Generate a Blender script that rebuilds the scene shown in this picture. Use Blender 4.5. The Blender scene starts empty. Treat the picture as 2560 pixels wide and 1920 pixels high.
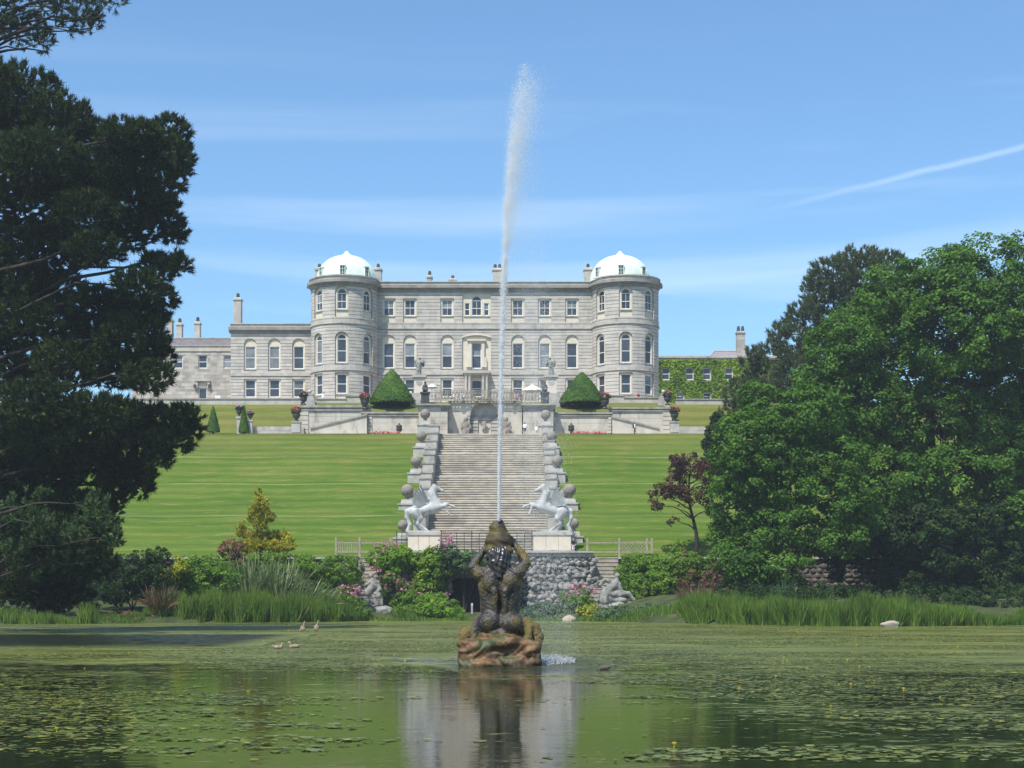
import bpy, bmesh, math, random
import numpy as np
from mathutils import Vector, Matrix

# ------------------------------------------------------------------ camera, sky, sun
rng = np.random.default_rng(11)
random.seed(11)
S = bpy.context.scene
COL = S.collection
F, CH, HY, CX = 4000.0, 2.5, 1490.0, 1280.0      # focal length in photo pixels, eye height, horizon row, centre column

cam_d = bpy.data.cameras.new('camera')
cam = bpy.data.objects.new('camera', cam_d)
COL.objects.link(cam)
cam.location = (0, 0, CH)
cam.rotation_euler = (math.pi / 2, 0, 0)
cam_d.sensor_width = 36.0
cam_d.lens = F / 2560 * 36.0
cam_d.shift_y = (HY - 960.0) / 2560
cam_d.clip_start = 0.5
cam_d.clip_end = 6000
S.camera = cam

SUN_AZ, SUN_EL = math.radians(32), math.radians(58)     # azimuth: left of straight behind the camera
to_sun = Vector((-math.sin(SUN_AZ) * math.cos(SUN_EL), -math.cos(SUN_AZ) * math.cos(SUN_EL), math.sin(SUN_EL)))
sun_d = bpy.data.lights.new('sun', 'SUN')
sun_d.energy = 4.2
sun_d.angle = math.radians(0.5)
sun_d.color = (1.0, 0.955, 0.88)
sun = bpy.data.objects.new('sun', sun_d)
COL.objects.link(sun)
sun.rotation_euler = (-to_sun).to_track_quat('-Z', 'Y').to_euler()
sun.location = (-60, -60, 120)

wd = bpy.data.worlds.new('World')
S.world = wd
wd.use_nodes = True


def build_world():
    nt = wd.node_tree
    N, L = nt.nodes, nt.links
    N.clear()
    out = N.new('ShaderNodeOutputWorld')
    bg = N.new('ShaderNodeBackground')
    sky = N.new('ShaderNodeTexSky')
    sky.sky_type = 'NISHITA'
    sky.sun_disc = False
    sky.sun_elevation = SUN_EL
    sky.sun_rotation = math.atan2(to_sun.x, to_sun.y)
    sky.altitude = 100
    sky.air_density = 1.0
    sky.dust_density = 0.6
    sky.ozone_density = 2.5
    bg.inputs['Strength'].default_value = 0.112
    tc = N.new('ShaderNodeTexCoord')
    # thin cirrus: noise stretched along the horizon, over the whole sky
    mp = N.new('ShaderNodeMapping')
    mp.inputs['Scale'].default_value = (1.3, 1.3, 17.0)
    mp.inputs['Rotation'].default_value = (0.0, 0.035, 0.3)
    mp.inputs['Location'].default_value = (0.33, 0.2, 2.35)
    L.new(tc.outputs['Generated'], mp.inputs['Vector'])
    nz = N.new('ShaderNodeTexNoise')
    nz.inputs['Scale'].default_value = 1.6
    nz.inputs['Detail'].default_value = 5
    nz.inputs['Roughness'].default_value = 0.5
    nz.inputs['Distortion'].default_value = 0.5
    L.new(mp.outputs[0], nz.inputs['Vector'])
    mr = N.new('ShaderNodeMapRange')
    mr.inputs['From Min'].default_value = 0.50
    mr.inputs['From Max'].default_value = 0.80
    mr.inputs['To Max'].default_value = 0.30
    L.new(nz.outputs['Fac'], mr.inputs['Value'])
    # the contrail: a narrow band along a great circle
    d1 = Vector((1880 - CX, F, HY - 535)).normalized()
    d2 = Vector((2560 - CX, F, HY - 366)).normalized()
    n = d1.cross(d2).normalized()
    along = (d2 - d1).normalized()
    nz2 = N.new('ShaderNodeTexNoise')
    nz2.inputs['Scale'].default_value = 45
    nz2.inputs['Detail'].default_value = 4
    L.new(tc.outputs['Generated'], nz2.inputs['Vector'])
    dot = N.new('ShaderNodeVectorMath'); dot.operation = 'DOT_PRODUCT'
    dot.inputs[1].default_value = n
    L.new(tc.outputs['Generated'], dot.inputs[0])
    wob = N.new('ShaderNodeMath'); wob.operation = 'MULTIPLY_ADD'
    L.new(nz2.outputs['Fac'], wob.inputs[0]); wob.inputs[1].default_value = 0.0035
    L.new(dot.outputs['Value'], wob.inputs[2])
    ab = N.new('ShaderNodeMath'); ab.operation = 'ABSOLUTE'
    sb = N.new('ShaderNodeMath'); sb.operation = 'SUBTRACT'; sb.inputs[1].default_value = 0.00175
    L.new(wob.outputs[0], sb.inputs[0]); L.new(sb.outputs[0], ab.inputs[0])
    m2 = N.new('ShaderNodeMapRange'); m2.interpolation_type = 'SMOOTHSTEP'
    m2.inputs['From Min'].default_value = 0.0030; m2.inputs['From Max'].default_value = 0.0
    m2.inputs['To Min'].default_value = 0; m2.inputs['To Max'].default_value = 0.2
    L.new(ab.outputs[0], m2.inputs['Value'])
    da = N.new('ShaderNodeVectorMath'); da.operation = 'DOT_PRODUCT'
    da.inputs[1].default_value = along
    L.new(tc.outputs['Generated'], da.inputs[0])
    a1 = d1.dot(along)
    m3 = N.new('ShaderNodeMapRange'); m3.interpolation_type = 'SMOOTHSTEP'
    m3.inputs['From Min'].default_value = a1 - 0.03; m3.inputs['From Max'].default_value = a1 + 0.11
    L.new(da.outputs['Value'], m3.inputs['Value'])
    fr = N.new('ShaderNodeVectorMath'); fr.operation = 'DOT_PRODUCT'
    fr.inputs[1].default_value = d2
    L.new(tc.outputs['Generated'], fr.inputs[0])
    m4 = N.new('ShaderNodeMath'); m4.operation = 'GREATER_THAN'; m4.inputs[1].default_value = 0.0
    L.new(fr.outputs['Value'], m4.inputs[0])
    mu = N.new('ShaderNodeMath'); mu.operation = 'MULTIPLY'
    L.new(m2.outputs[0], mu.inputs[0]); L.new(m3.outputs[0], mu.inputs[1])
    mu2 = N.new('ShaderNodeMath'); mu2.operation = 'MULTIPLY'
    L.new(mu.outputs[0], mu2.inputs[0]); L.new(m4.outputs[0], mu2.inputs[1])
    se = N.new('ShaderNodeSeparateXYZ'); L.new(tc.outputs['Generated'], se.inputs[0])
    el = N.new('ShaderNodeMapRange'); el.interpolation_type = 'SMOOTHSTEP'      # the cirrus deck thins overhead
    el.inputs['From Min'].default_value = 0.36; el.inputs['From Max'].default_value = 0.22
    L.new(se.outputs[2], el.inputs['Value'])
    ce = N.new('ShaderNodeMath'); ce.operation = 'MULTIPLY'
    L.new(mr.outputs[0], ce.inputs[0]); L.new(el.outputs[0], ce.inputs[1])
    mx = N.new('ShaderNodeMath'); mx.operation = 'MAXIMUM'
    L.new(ce.outputs[0], mx.inputs[0]); L.new(mu2.outputs[0], mx.inputs[1])
    mix = N.new('ShaderNodeMix'); mix.data_type = 'RGBA'
    tint = N.new('ShaderNodeMix'); tint.data_type = 'RGBA'; tint.blend_type = 'MULTIPLY'
    tint.inputs[0].default_value = 1.0
    tint.inputs[7].default_value = SKY_TINT
    L.new(sky.outputs[0], tint.inputs[6])
    L.new(tint.outputs[2], mix.inputs[6])
    mix.inputs[7].default_value = (7.6, 8.4, 9.2, 1)
    L.new(mx.outputs[0], mix.inputs[0])
    L.new(mix.outputs[2], bg.inputs['Color'])
    L.new(bg.outputs[0], out.inputs['Surface'])


SKY_TINT = (0.82, 1.05, 1.16, 1)
build_world()
S.view_settings.view_transform = 'Standard'
S.view_settings.look = 'None'
S.view_settings.exposure = 0.55
S.view_settings.gamma = 1.0
S.render.engine = 'CYCLES'
S.cycles.max_bounces = 6
S.cycles.transparent_max_bounces = 14


# ------------------------------------------------------------------ helpers
def XX(px, D): return (px - CX) * D / F
def ZZ(py, D): return CH + (HY - py) * D / F
def W(px, py, D): return Vector((XX(px, D), D, ZZ(py, D)))


def mesh_np(name, V, Fc, mats=None, mi=None, smooth=False):
    """mesh from numpy verts and a list of face arrays (each (n,k))"""
    me = bpy.data.meshes.new(name)
    V = np.asarray(V, dtype=np.float32)
    if not isinstance(Fc, list):
        Fc = [Fc]
    Fc = [np.asarray(f, dtype=np.int32) for f in Fc if len(f)]
    me.vertices.add(len(V))
    me.vertices.foreach_set('co', V.ravel())
    loops = np.concatenate([f.ravel() for f in Fc])
    tot = np.concatenate([np.full(len(f), f.shape[1], dtype=np.int32) for f in Fc])
    start = np.concatenate([[0], np.cumsum(tot)[:-1]]).astype(np.int32)
    me.loops.add(len(loops))
    me.loops.foreach_set('vertex_index', loops)
    me.polygons.add(len(tot))
    me.polygons.foreach_set('loop_start', start)
    if mi is not None:
        me.polygons.foreach_set('material_index', np.asarray(mi, dtype=np.int32))
    if smooth:
        me.polygons.foreach_set('use_smooth', np.ones(len(tot), dtype=bool))
    for m in (mats or []):
        me.materials.append(m)
    me.update(calc_edges=True)
    me.validate()
    return me


def place(name, me, parent=None, label=None, cat=None, group=None, kind=None):
    o = bpy.data.objects.new(name, me)
    COL.objects.link(o)
    if parent is not None:
        o.parent = parent
        o.matrix_parent_inverse = Matrix.Translation(parent.location).inverted()
    if label: o['label'] = label
    if cat: o['category'] = cat
    if group: o['group'] = group
    if kind: o['kind'] = kind
    return o


def thing(name, label, cat, loc, group=None):
    o = place(name, None, None, label, cat, group)
    o.location = loc
    o.empty_display_size = 0.3
    return o


class MB:
    """collects quads/polys of one mesh"""
    def __init__(self):
        self.v, self.f, self.m = [], [], []
        self.cur = 0

    def add(self, V, Fc, m=None):
        b = len(self.v)
        self.v.extend([tuple(p) for p in V])
        for f in Fc:
            self.f.append(tuple(b + i for i in f))
            self.m.append(self.cur if m is None else m)

    def box(self, x0, x1, y0, y1, z0, z1, m=None, tx=0.0, ty=0.0):
        """box; tx/ty shrink of the top"""
        V = [(x0, y0, z0), (x1, y0, z0), (x1, y1, z0), (x0, y1, z0),
             (x0 + tx, y0 + ty, z1), (x1 - tx, y0 + ty, z1), (x1 - tx, y1 - ty, z1), (x0 + tx, y1 - ty, z1)]
        self.add(V, [(0, 3, 2, 1), (4, 5, 6, 7), (0, 1, 5, 4), (1, 2, 6, 5), (2, 3, 7, 6), (3, 0, 4, 7)], m)
        return self

    def prism(self, poly, y0, y1, m=None):
        """polygon in XZ (counter-clockwise seen from -Y) extruded in Y"""
        n = len(poly)
        V = [(x, y0, z) for x, z in poly] + [(x, y1, z) for x, z in poly]
        Fc = [tuple(range(n)), tuple(range(2 * n - 1, n - 1, -1))]
        Fc += [(i, i + n, (i + 1) % n + n, (i + 1) % n) for i in range(n)]
        self.add(V, Fc, m)
        return self

    def tube(self, pts, rad, n=6, m=None, cap=True):
        pts = [Vector(p) for p in pts]
        k = len(pts)
        if not hasattr(rad, '__len__'): rad = [rad] * k
        V = []
        up = Vector((0.31, 0.17, 0.93))
        for i, p in enumerate(pts):
            t = (pts[min(i + 1, k - 1)] - pts[max(i - 1, 0)])
            if t.length < 1e-9: t = Vector((0, 0, 1))
            t.normalize()
            a = t.cross(up)
            if a.length < 1e-3: a = t.cross(Vector((1, 0, 0)))
            a.normalize()
            b = t.cross(a)
            for j in range(n):
                an = 2 * math.pi * j / n
                V.append(p + (a * math.cos(an) + b * math.sin(an)) * rad[i])
        Fc = []
        for i in range(k - 1):
            for j in range(n):
                Fc.append((i * n + j, i * n + (j + 1) % n, (i + 1) * n + (j + 1) % n, (i + 1) * n + j))
        if cap:
            Fc.append(tuple(range(n - 1, -1, -1)))
            Fc.append(tuple(range((k - 1) * n, k * n)))
        self.add(V, Fc, m)
        return self

    def lathe(self, prof, c, n=24, m=None, a0=0.0, a1=2 * math.pi):
        full = abs(a1 - a0 - 2 * math.pi) < 1e-6
        cols = n if full else n + 1
        V = []
        for r, z in prof:
            for j in range(cols):
                a = a0 + (a1 - a0) * j / n
                V.append((c[0] + r * math.sin(a), c[1] - r * math.cos(a), c[2] + z))
        Fc = []
        for i in range(len(prof) - 1):
            for j in range(n):
                j2 = (j + 1) % cols
                Fc.append((i * cols + j, i * cols + j2, (i + 1) * cols + j2, (i + 1) * cols + j))
        if full:
            Fc.append(tuple(range((len(prof) - 1) * cols, len(prof) * cols)))
        self.add(V, Fc, m)
        return self

    def mesh(self, name, mats, smooth=False):
        if not isinstance(mats, (list, tuple)): mats = [mats]
        me = bpy.data.meshes.new(name)
        me.from_pydata([tuple(p) for p in self.v], [], self.f)
        for mm in mats: me.materials.append(mm)
        if any(self.m):
            me.polygons.foreach_set('material_index', self.m)
        if smooth:
            me.polygons.foreach_set('use_smooth', [True] * len(me.polygons))
        me.update()
        return me

    def build(self, name, mats, parent=None, smooth=False, **kw):
        return place(name, self.mesh(name, mats, smooth), parent, **kw)


# ---- materials
def _nodes(name):
    m = bpy.data.materials.new(name)
    m.use_nodes = True
    nt = m.node_tree
    return m, nt, nt.nodes, nt.links, nt.nodes['Principled BSDF']


def noise_at(N, L, scale, detail=5, stretch=(1, 1, 1), rough=0.55, dist=0.0):
    g = N.new('ShaderNodeNewGeometry')
    mp = N.new('ShaderNodeMapping')
    mp.inputs['Scale'].default_value = stretch
    L.new(g.outputs['Position'], mp.inputs['Vector'])
    nz = N.new('ShaderNodeTexNoise')
    nz.inputs['Scale'].default_value = scale
    nz.inputs['Detail'].default_value = detail
    nz.inputs['Roughness'].default_value = rough
    nz.inputs['Distortion'].default_value = dist
    L.new(mp.outputs[0], nz.inputs['Vector'])
    return nz.outputs['Fac']


def ramp(N, L, fac, stops):
    r = N.new('ShaderNodeValToRGB')
    els = r.color_ramp.elements
    while len(els) < len(stops): els.new(0.5)
    for e, (p, c) in zip(els, stops):
        e.position = p
        e.color = (*c, 1)
    L.new(fac, r.inputs[0])
    return r.outputs[0]


def mixc(N, L, a, b, fac, mode='MIX'):
    x = N.new('ShaderNodeMix'); x.data_type = 'RGBA'; x.blend_type = mode
    if isinstance(fac, float): x.inputs[0].default_value = fac
    else: L.new(fac, x.inputs[0])
    for s, i in ((a, 6), (b, 7)):
        if isinstance(s, tuple): x.inputs[i].default_value = (*s, 1)
        else: L.new(s, x.inputs[i])
    return x.outputs[2]


def add_bump(N, L, B, fac, strength, dist=0.05):
    b = N.new('ShaderNodeBump')
    b.inputs['Strength'].default_value = strength
    b.inputs['Distance'].default_value = dist
    L.new(fac, b.inputs['Height'])
    L.new(b.outputs[0], B.inputs['Normal'])


def mat(name, stops, scale=1.0, rough=0.85, bump=0.0, bscale=None, stretch=(1, 1, 1), spec=0.3, metallic=0.0,
        stain=None, detail=5, island=0.0, coat=0.0):
    """stops: colour or list of (pos, colour); stain: (colour, scale, stretch, lo, hi)"""
    m, nt, N, L, B = _nodes(name)
    if isinstance(stops, tuple): stops = [(0.3, tuple(c * 0.82 for c in stops)), (0.7, tuple(min(1, c * 1.14) for c in stops))]
    f = noise_at(N, L, scale, detail, stretch)
    c = ramp(N, L, f, stops)
    if stain:
        sc, ss, st, lo, hi = stain
        f2 = noise_at(N, L, ss, 5, st)
        mr = N.new('ShaderNodeMapRange')
        mr.inputs['From Min'].default_value = lo; mr.inputs['From Max'].default_value = hi
        L.new(f2, mr.inputs['Value'])
        c = mixc(N, L, c, sc, mr.outputs[0])
    if island:
        g = N.new('ShaderNodeNewGeometry')
        mr = N.new('ShaderNodeMapRange')
        mr.inputs['To Min'].default_value = 1 - island; mr.inputs['To Max'].default_value = 1 + island
        L.new(g.outputs['Random Per Island'], mr.inputs['Value'])
        cc = N.new('ShaderNodeCombineColor')
        for i in range(3): L.new(mr.outputs[0], cc.inputs[i])
        c = mixc(N, L, c, cc.outputs[0], 1.0, 'MULTIPLY')
    L.new(c, B.inputs['Base Color'])
    B.inputs['Roughness'].default_value = rough
    B.inputs['Specular IOR Level'].default_value = spec
    B.inputs['Metallic'].default_value = metallic
    B.inputs['Coat Weight'].default_value = coat
    if bump:
        add_bump(N, L, B, noise_at(N, L, bscale or scale * 4, 4), bump)
    return m


def leafmat(name, c1, c2, trans=0.3, rough=0.7, c3=None, spec=0.16):
    m, nt, N, L, B = _nodes(name)
    g = N.new('ShaderNodeNewGeometry')
    stops = [(0.0, c1), (0.75, c2)] + ([(1.0, c3)] if c3 else [])
    c = ramp(N, L, g.outputs['Random Per Island'], stops)
    big = noise_at(N, L, 0.35, 3)
    c = mixc(N, L, c, ramp(N, L, big, [(0.3, (0.66, 0.7, 0.75)), (0.7, (1.3, 1.2, 1.05))]), 1.0, 'MULTIPLY')
    L.new(c, B.inputs['Base Color'])
    B.inputs['Roughness'].default_value = rough
    B.inputs['Specular IOR Level'].default_value = spec
    tr = N.new('ShaderNodeBsdfTranslucent')
    L.new(mixc(N, L, c, (1.15, 1.25, 0.6), 1.0, 'MULTIPLY'), tr.inputs[0])
    mx = N.new('ShaderNodeMixShader')
    mx.inputs[0].default_value = trans
    L.new(B.outputs[0], mx.inputs[1]); L.new(tr.outputs[0], mx.inputs[2])
    L.new(mx.outputs[0], N['Material Output'].inputs['Surface'])
    return m


def ashlar_mat(name, base, dark, block=(1.15, 0.515), var=0.25, stain_amt=0.55):
    """dressed stone: tone from block to block, weather stains"""
    m, nt, N, L, B = _nodes(name)
    g = N.new('ShaderNodeNewGeometry')
    sep = N.new('ShaderNodeSeparateXYZ'); L.new(g.outputs['Position'], sep.inputs[0])
    cb = N.new('ShaderNodeCombineXYZ')
    L.new(sep.outputs[0], cb.inputs[0]); L.new(sep.outputs[2], cb.inputs[1])
    br = N.new('ShaderNodeTexBrick')
    br.inputs['Scale'].default_value = 1.0
    br.inputs['Brick Width'].default_value = block[0]
    br.inputs['Row Height'].default_value = block[1]
    br.inputs['Mortar Size'].default_value = 0.006
    br.inputs['Color1'].default_value = (1 - var, 1 - var, 1 - var, 1)
    br.inputs['Color2'].default_value = (1 + var * 0.5, 1 + var * 0.45, 1 + var * 0.35, 1)
    br.inputs['Mortar'].default_value = (0.7, 0.7, 0.7, 1)
    L.new(cb.outputs[0], br.inputs['Vector'])
    f = noise_at(N, L, 0.7, 6)
    c = ramp(N, L, f, [(0.25, tuple(x * 0.84 for x in base)), (0.55, base), (0.8, tuple(min(1, x * 1.08) for x in base))])
    c = mixc(N, L, c, br.outputs['Color'], 1.0, 'MULTIPLY')
    st = noise_at(N, L, 0.55, 6, (1.6, 1.6, 0.35))
    mr = N.new('ShaderNodeMapRange')
    mr.inputs['From Min'].default_value = 0.5; mr.inputs['From Max'].default_value = 0.78
    mr.inputs['To Max'].default_value = stain_amt
    L.new(st, mr.inputs['Value'])
    c = mixc(N, L, c, dark, mr.outputs[0])
    L.new(c, B.inputs['Base Color'])
    B.inputs['Roughness'].default_value = 0.9
    B.inputs['Specular IOR Level'].default_value = 0.2
    add_bump(N, L, B, noise_at(N, L, 7, 4), 0.25, 0.03)
    return m


M = {}
M['stone'] = ashlar_mat('granite_ashlar', (0.50, 0.465, 0.42), (0.30, 0.28, 0.255), var=0.17)
M['stone_warm'] = ashlar_mat('granite_ashlar_warm', (0.42, 0.39, 0.35), (0.25, 0.23, 0.205), (1.0, 0.45), 0.3)
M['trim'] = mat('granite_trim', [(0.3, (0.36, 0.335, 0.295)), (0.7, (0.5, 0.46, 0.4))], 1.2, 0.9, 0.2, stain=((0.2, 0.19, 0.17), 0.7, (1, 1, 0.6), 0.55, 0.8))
M['trim_dark'] = mat('dark_granite_trim', [(0.3, (0.19, 0.18, 0.165)), (0.7, (0.31, 0.29, 0.26))], 1.0, 0.95, 0.2)  # darker grey trim: cornices, wall cores and the pavilion frieze
M['panel'] = mat('pale_render_panel', [(0.3, (0.56, 0.50, 0.40)), (0.7, (0.66, 0.59, 0.48))], 1.5, 0.9)
M['paint'] = mat('white_window_paint', (0.78, 0.77, 0.74), 3, 0.5)
M['copper'] = mat('pale_green_copper', [(0.3, (0.56, 0.67, 0.56)), (0.7, (0.70, 0.78, 0.69))], 0.6, 0.6, stretch=(1, 1, 0.25))
M['slate'] = mat('purple_grey_slate', [(0.3, (0.19, 0.17, 0.185)), (0.7, (0.30, 0.265, 0.285))], 1.5, 0.7, 0.3, stretch=(1, 1, 2))
M['pot'] = mat('chimney_pot_dark', (0.06, 0.06, 0.065), 3, 0.8)
M['glass_roof'] = mat('glass_roof', (0.28, 0.36, 0.44), 2, 0.2)


def glass_mat(name, col):
    m, nt, N, L, B = _nodes(name)
    f = noise_at(N, L, 0.5, 3)
    L.new(ramp(N, L, f, [(0.35, tuple(c * 0.6 for c in col)), (0.7, tuple(c * 1.35 for c in col))]), B.inputs['Base Color'])
    B.inputs['Roughness'].default_value = 0.06
    B.inputs['IOR'].default_value = 1.5
    return m


M['glass'] = glass_mat('window_glass', (0.045, 0.053, 0.065))
M['glass_pale'] = glass_mat('window_glass_with_pale_blind', (0.20, 0.21, 0.215))
M['wall_old'] = mat('stained_terrace_wall', [(0.25, (0.33, 0.30, 0.25)), (0.5, (0.50, 0.46, 0.39)), (0.8, (0.58, 0.53, 0.44))], 0.5, 0.95, 0.25, stretch=(1, 1, 0.55),
                    stain=((0.17, 0.16, 0.145), 0.9, (1.3, 1, 0.4), 0.56, 0.78))
M['wall_cap'] = mat('mossy_wall_cap', [(0.3, (0.20, 0.19, 0.16)), (0.7, (0.40, 0.37, 0.31))], 1.0, 0.95, 0.3)
M['step'] = mat('step_stone', [(0.3, (0.21, 0.185, 0.15)), (0.7, (0.36, 0.315, 0.255))], 1.6, 0.9, 0.2, stain=((0.17, 0.16, 0.14), 0.4, (0.6, 1, 1), 0.55, 0.75), island=0.12)  # riser tone darkened: part grime, part nosing shade put into the colour
M['step_nose'] = mat('step_nosing', [(0.3, (0.36, 0.325, 0.265)), (0.55, (0.50, 0.455, 0.375)), (0.75, (0.58, 0.53, 0.44))], 0.9, 0.9, 0.2, stain=((0.22, 0.205, 0.18), 0.5, (0.5, 1, 1), 0.52, 0.75), island=0.12)  # kept lighter than the risers so the painted shade lines read
M['ball'] = mat('lichened_granite', [(0.3, (0.17, 0.15, 0.125)), (0.7, (0.29, 0.26, 0.22))], 2.5, 0.95, 0.4)
M['block'] = mat('grey_granite_block', [(0.3, (0.31, 0.295, 0.27)), (0.7, (0.48, 0.455, 0.41))], 1.3, 0.9, 0.3, stain=((0.17, 0.165, 0.15), 0.8, (1, 1, 0.5), 0.55, 0.8))
M['marble'] = mat('white_statue_zinc', [(0.3, (0.36, 0.37, 0.37)), (0.7, (0.52, 0.52, 0.505))], 2.0, 0.65, 0.3, stain=((0.20, 0.21, 0.20), 1.3, (1, 1, 0.5), 0.52, 0.72))
M['wing_grey'] = mat('grey_wing_zinc', [(0.3, (0.26, 0.28, 0.28)), (0.7, (0.52, 0.53, 0.52))], 1.5, 0.7, 0.2)
M['statue_stone'] = mat('statue_limestone', [(0.3, (0.19, 0.185, 0.165)), (0.7, (0.35, 0.34, 0.31))], 2.2, 0.9, 0.6, stain=((0.085, 0.085, 0.075), 1.8, (1, 1, 1), 0.5, 0.66))
M['bronze'] = mat('dark_bronze', (0.05, 0.052, 0.05), 2, 0.5)
M['iron'] = mat('dark_iron', (0.06, 0.062, 0.065), 4, 0.6)
M['iron_rail'] = mat('lichened_gilt_rail', [(0.35, (0.13, 0.12, 0.10)), (0.65, (0.40, 0.36, 0.29))], 5, 0.7)
M['wood'] = mat('weathered_fence_wood', [(0.3, (0.22, 0.19, 0.15)), (0.7, (0.36, 0.31, 0.25))], 5, 0.9, stretch=(1, 1, 0.3))
M['rock'] = mat('grotto_rock', [(0.25, (0.11, 0.105, 0.10)), (0.5, (0.25, 0.235, 0.215)), (0.75, (0.38, 0.355, 0.32))], 2.2, 0.95, 0.6, bscale=6)
M['rock_back'] = mat('grotto_mortar', [(0.3, (0.06, 0.057, 0.052)), (0.7, (0.16, 0.15, 0.135))], 2.5, 1.0, 0.8, bscale=5)
M['rubble'] = mat('brown_rubble', [(0.25, (0.05, 0.042, 0.034)), (0.55, (0.12, 0.10, 0.08)), (0.8, (0.22, 0.18, 0.14))], 2.0, 0.95, 0.6, bscale=6)  # darker than the grotto rock: deep tree shade put into the colour
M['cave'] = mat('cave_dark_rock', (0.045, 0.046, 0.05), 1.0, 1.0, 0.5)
M['path'] = mat('pale_gravel_path', [(0.3, (0.36, 0.32, 0.26)), (0.7, (0.48, 0.43, 0.35))], 2, 0.95)
M['red'] = leafmat('red_flowers', (0.30, 0.03, 0.05), (0.58, 0.13, 0.17), 0.2)
M['pink'] = leafmat('pink_valerian', (0.46, 0.15, 0.28), (0.68, 0.34, 0.48), 0.3)
M['canvas'] = mat('white_canvas', (0.82, 0.81, 0.78), 1, 0.8)
M['skin'] = mat('skin', (0.5, 0.33, 0.25), 4, 0.6)
for nm, c in dict(white=(0.78, 0.78, 0.8), pinkshirt=(0.6, 0.28, 0.30), blue=(0.35, 0.42, 0.6), black=(0.025, 0.025, 0.03),
                  maroon=(0.3, 0.03, 0.06), beige=(0.5, 0.42, 0.32), grey=(0.3, 0.3, 0.33), hair=(0.05, 0.035, 0.025)).items():
    M['c_' + nm] = mat('cloth_' + nm, c, 6, 0.9)
# foliage
M['yew'] = leafmat('clipped_yew', (0.035, 0.085, 0.012), (0.075, 0.16, 0.022), 0.15)
M['pine_leaf'] = leafmat('pine_needles', (0.012, 0.026, 0.009), (0.034, 0.062, 0.016), 0.15, c3=(0.085, 0.11, 0.02))
M['pine_grey'] = leafmat('grey_green_pine_needles', (0.04, 0.065, 0.03), (0.095, 0.13, 0.055), 0.2, c3=(0.14, 0.16, 0.06))
M['fir_leaf'] = leafmat('blue_green_fir', (0.022, 0.048, 0.020), (0.06, 0.11, 0.04), 0.2, c3=(0.13, 0.20, 0.075))
M['oak_leaf'] = leafmat('broad_green_leaves', (0.046, 0.112, 0.014), (0.082, 0.185, 0.022), 0.34, c3=(0.13, 0.25, 0.034))
M['dark_leaf'] = leafmat('dark_shrub_leaves', (0.012, 0.032, 0.008), (0.034, 0.072, 0.016), 0.22)  # on the banks this dark green also stands in for cast shade
M['mid_leaf'] = leafmat('mid_green_shrub', (0.08, 0.16, 0.022), (0.17, 0.30, 0.04), 0.38)
M['bright_leaf'] = leafmat('bright_green_shrub', (0.10, 0.20, 0.02), (0.20, 0.36, 0.04), 0.35)
M['yellow_leaf'] = leafmat('yellow_green_leaves', (0.18, 0.22, 0.02), (0.36, 0.38, 0.03), 0.35)
M['gold_leaf'] = leafmat('golden_conifer', (0.17, 0.18, 0.014), (0.46, 0.44, 0.04), 0.25, c3=(0.6, 0.56, 0.07))
M['purple_leaf'] = leafmat('purple_leaves', (0.045, 0.016, 0.020), (0.11, 0.042, 0.045), 0.35, c3=(0.16, 0.075, 0.065))
M['brown_leaf'] = leafmat('brown_red_shrub', (0.11, 0.06, 0.04), (0.22, 0.13, 0.085), 0.3)
M['flax'] = leafmat('flax_blades', (0.07, 0.115, 0.04), (0.19, 0.25, 0.11), 0.3, c3=(0.5, 0.52, 0.35))
M['bronze_flax'] = leafmat('bronze_flax_blades', (0.07, 0.05, 0.03), (0.18, 0.125, 0.075), 0.25, c3=(0.32, 0.22, 0.13))
M['reed'] = leafmat('green_reeds', (0.07, 0.14, 0.02), (0.135, 0.245, 0.035), 0.4, c3=(0.26, 0.31, 0.09))
M['ivy'] = leafmat('ivy_leaves', (0.07, 0.15, 0.012), (0.18, 0.32, 0.03), 0.3, c3=(0.34, 0.42, 0.05))
M['blue_leaf'] = leafmat('blue_green_shrub', (0.055, 0.11, 0.05), (0.12, 0.20, 0.09), 0.3)
M['bark'] = mat('bark', [(0.3, (0.020, 0.016, 0.013)), (0.7, (0.058, 0.046, 0.036))], 3, 0.95, 0.6, stretch=(1, 1, 0.3))
M['pad'] = leafmat('lily_pads', (0.055, 0.085, 0.015), (0.15, 0.18, 0.038), 0.1, 0.4, c3=(0.36, 0.35, 0.08), spec=0.4)
M['yellow_flower'] = mat('yellow_lily_petals', (0.75, 0.58, 0.03), 4, 0.6)
M['duck'] = mat('duck_feathers', [(0.35, (0.16, 0.11, 0.07)), (0.65, (0.42, 0.34, 0.25))], 9, 0.8)
M['duck_dark'] = mat('dark_duck_feathers', (0.10, 0.085, 0.065), 9, 0.8)
M['pale_rock'] = mat('pale_rock', (0.36, 0.30, 0.24), 4, 0.9, 0.4)

# ------------------------------------------------------------------ terrain levels
ZP = ZZ(1395, 178)      # path at the foot of the lawn
ZG = ZZ(1383, 174)      # platform over the grotto
ZM = ZZ(1087, 222)      # terrace under the big wall
ZT = ZZ(1005, 236)      # house terrace
ZWALL = ZZ(1024, 229)
_shore = [(0, 1560), (400, 1558), (800, 1555), (950, 1552), (1200, 1551), (1500, 1553), (1750, 1560), (2200, 1566), (2560, 1562)]
SHX, SHY = [], []
for px, py in _shore:
    D = CH * F / (py - HY)
    SHX.append(XX(px, D)); SHY.append(D)
SHX, SHY = np.array(SHX), np.array(SHY)


def pond_d(x, y):
    """about how far outside the pond"""
    far = y - np.interp(x, SHX, SHY) - 0.2 * np.sin(x * 0.9) - 0.12 * np.sin(x * 2.3 + 1)
    xl = -(0.32 * y + 2.2); xr = 0.32 * y + 8
    return np.maximum.reduce([far, xl - x, x - xr, 6 - y])


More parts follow.
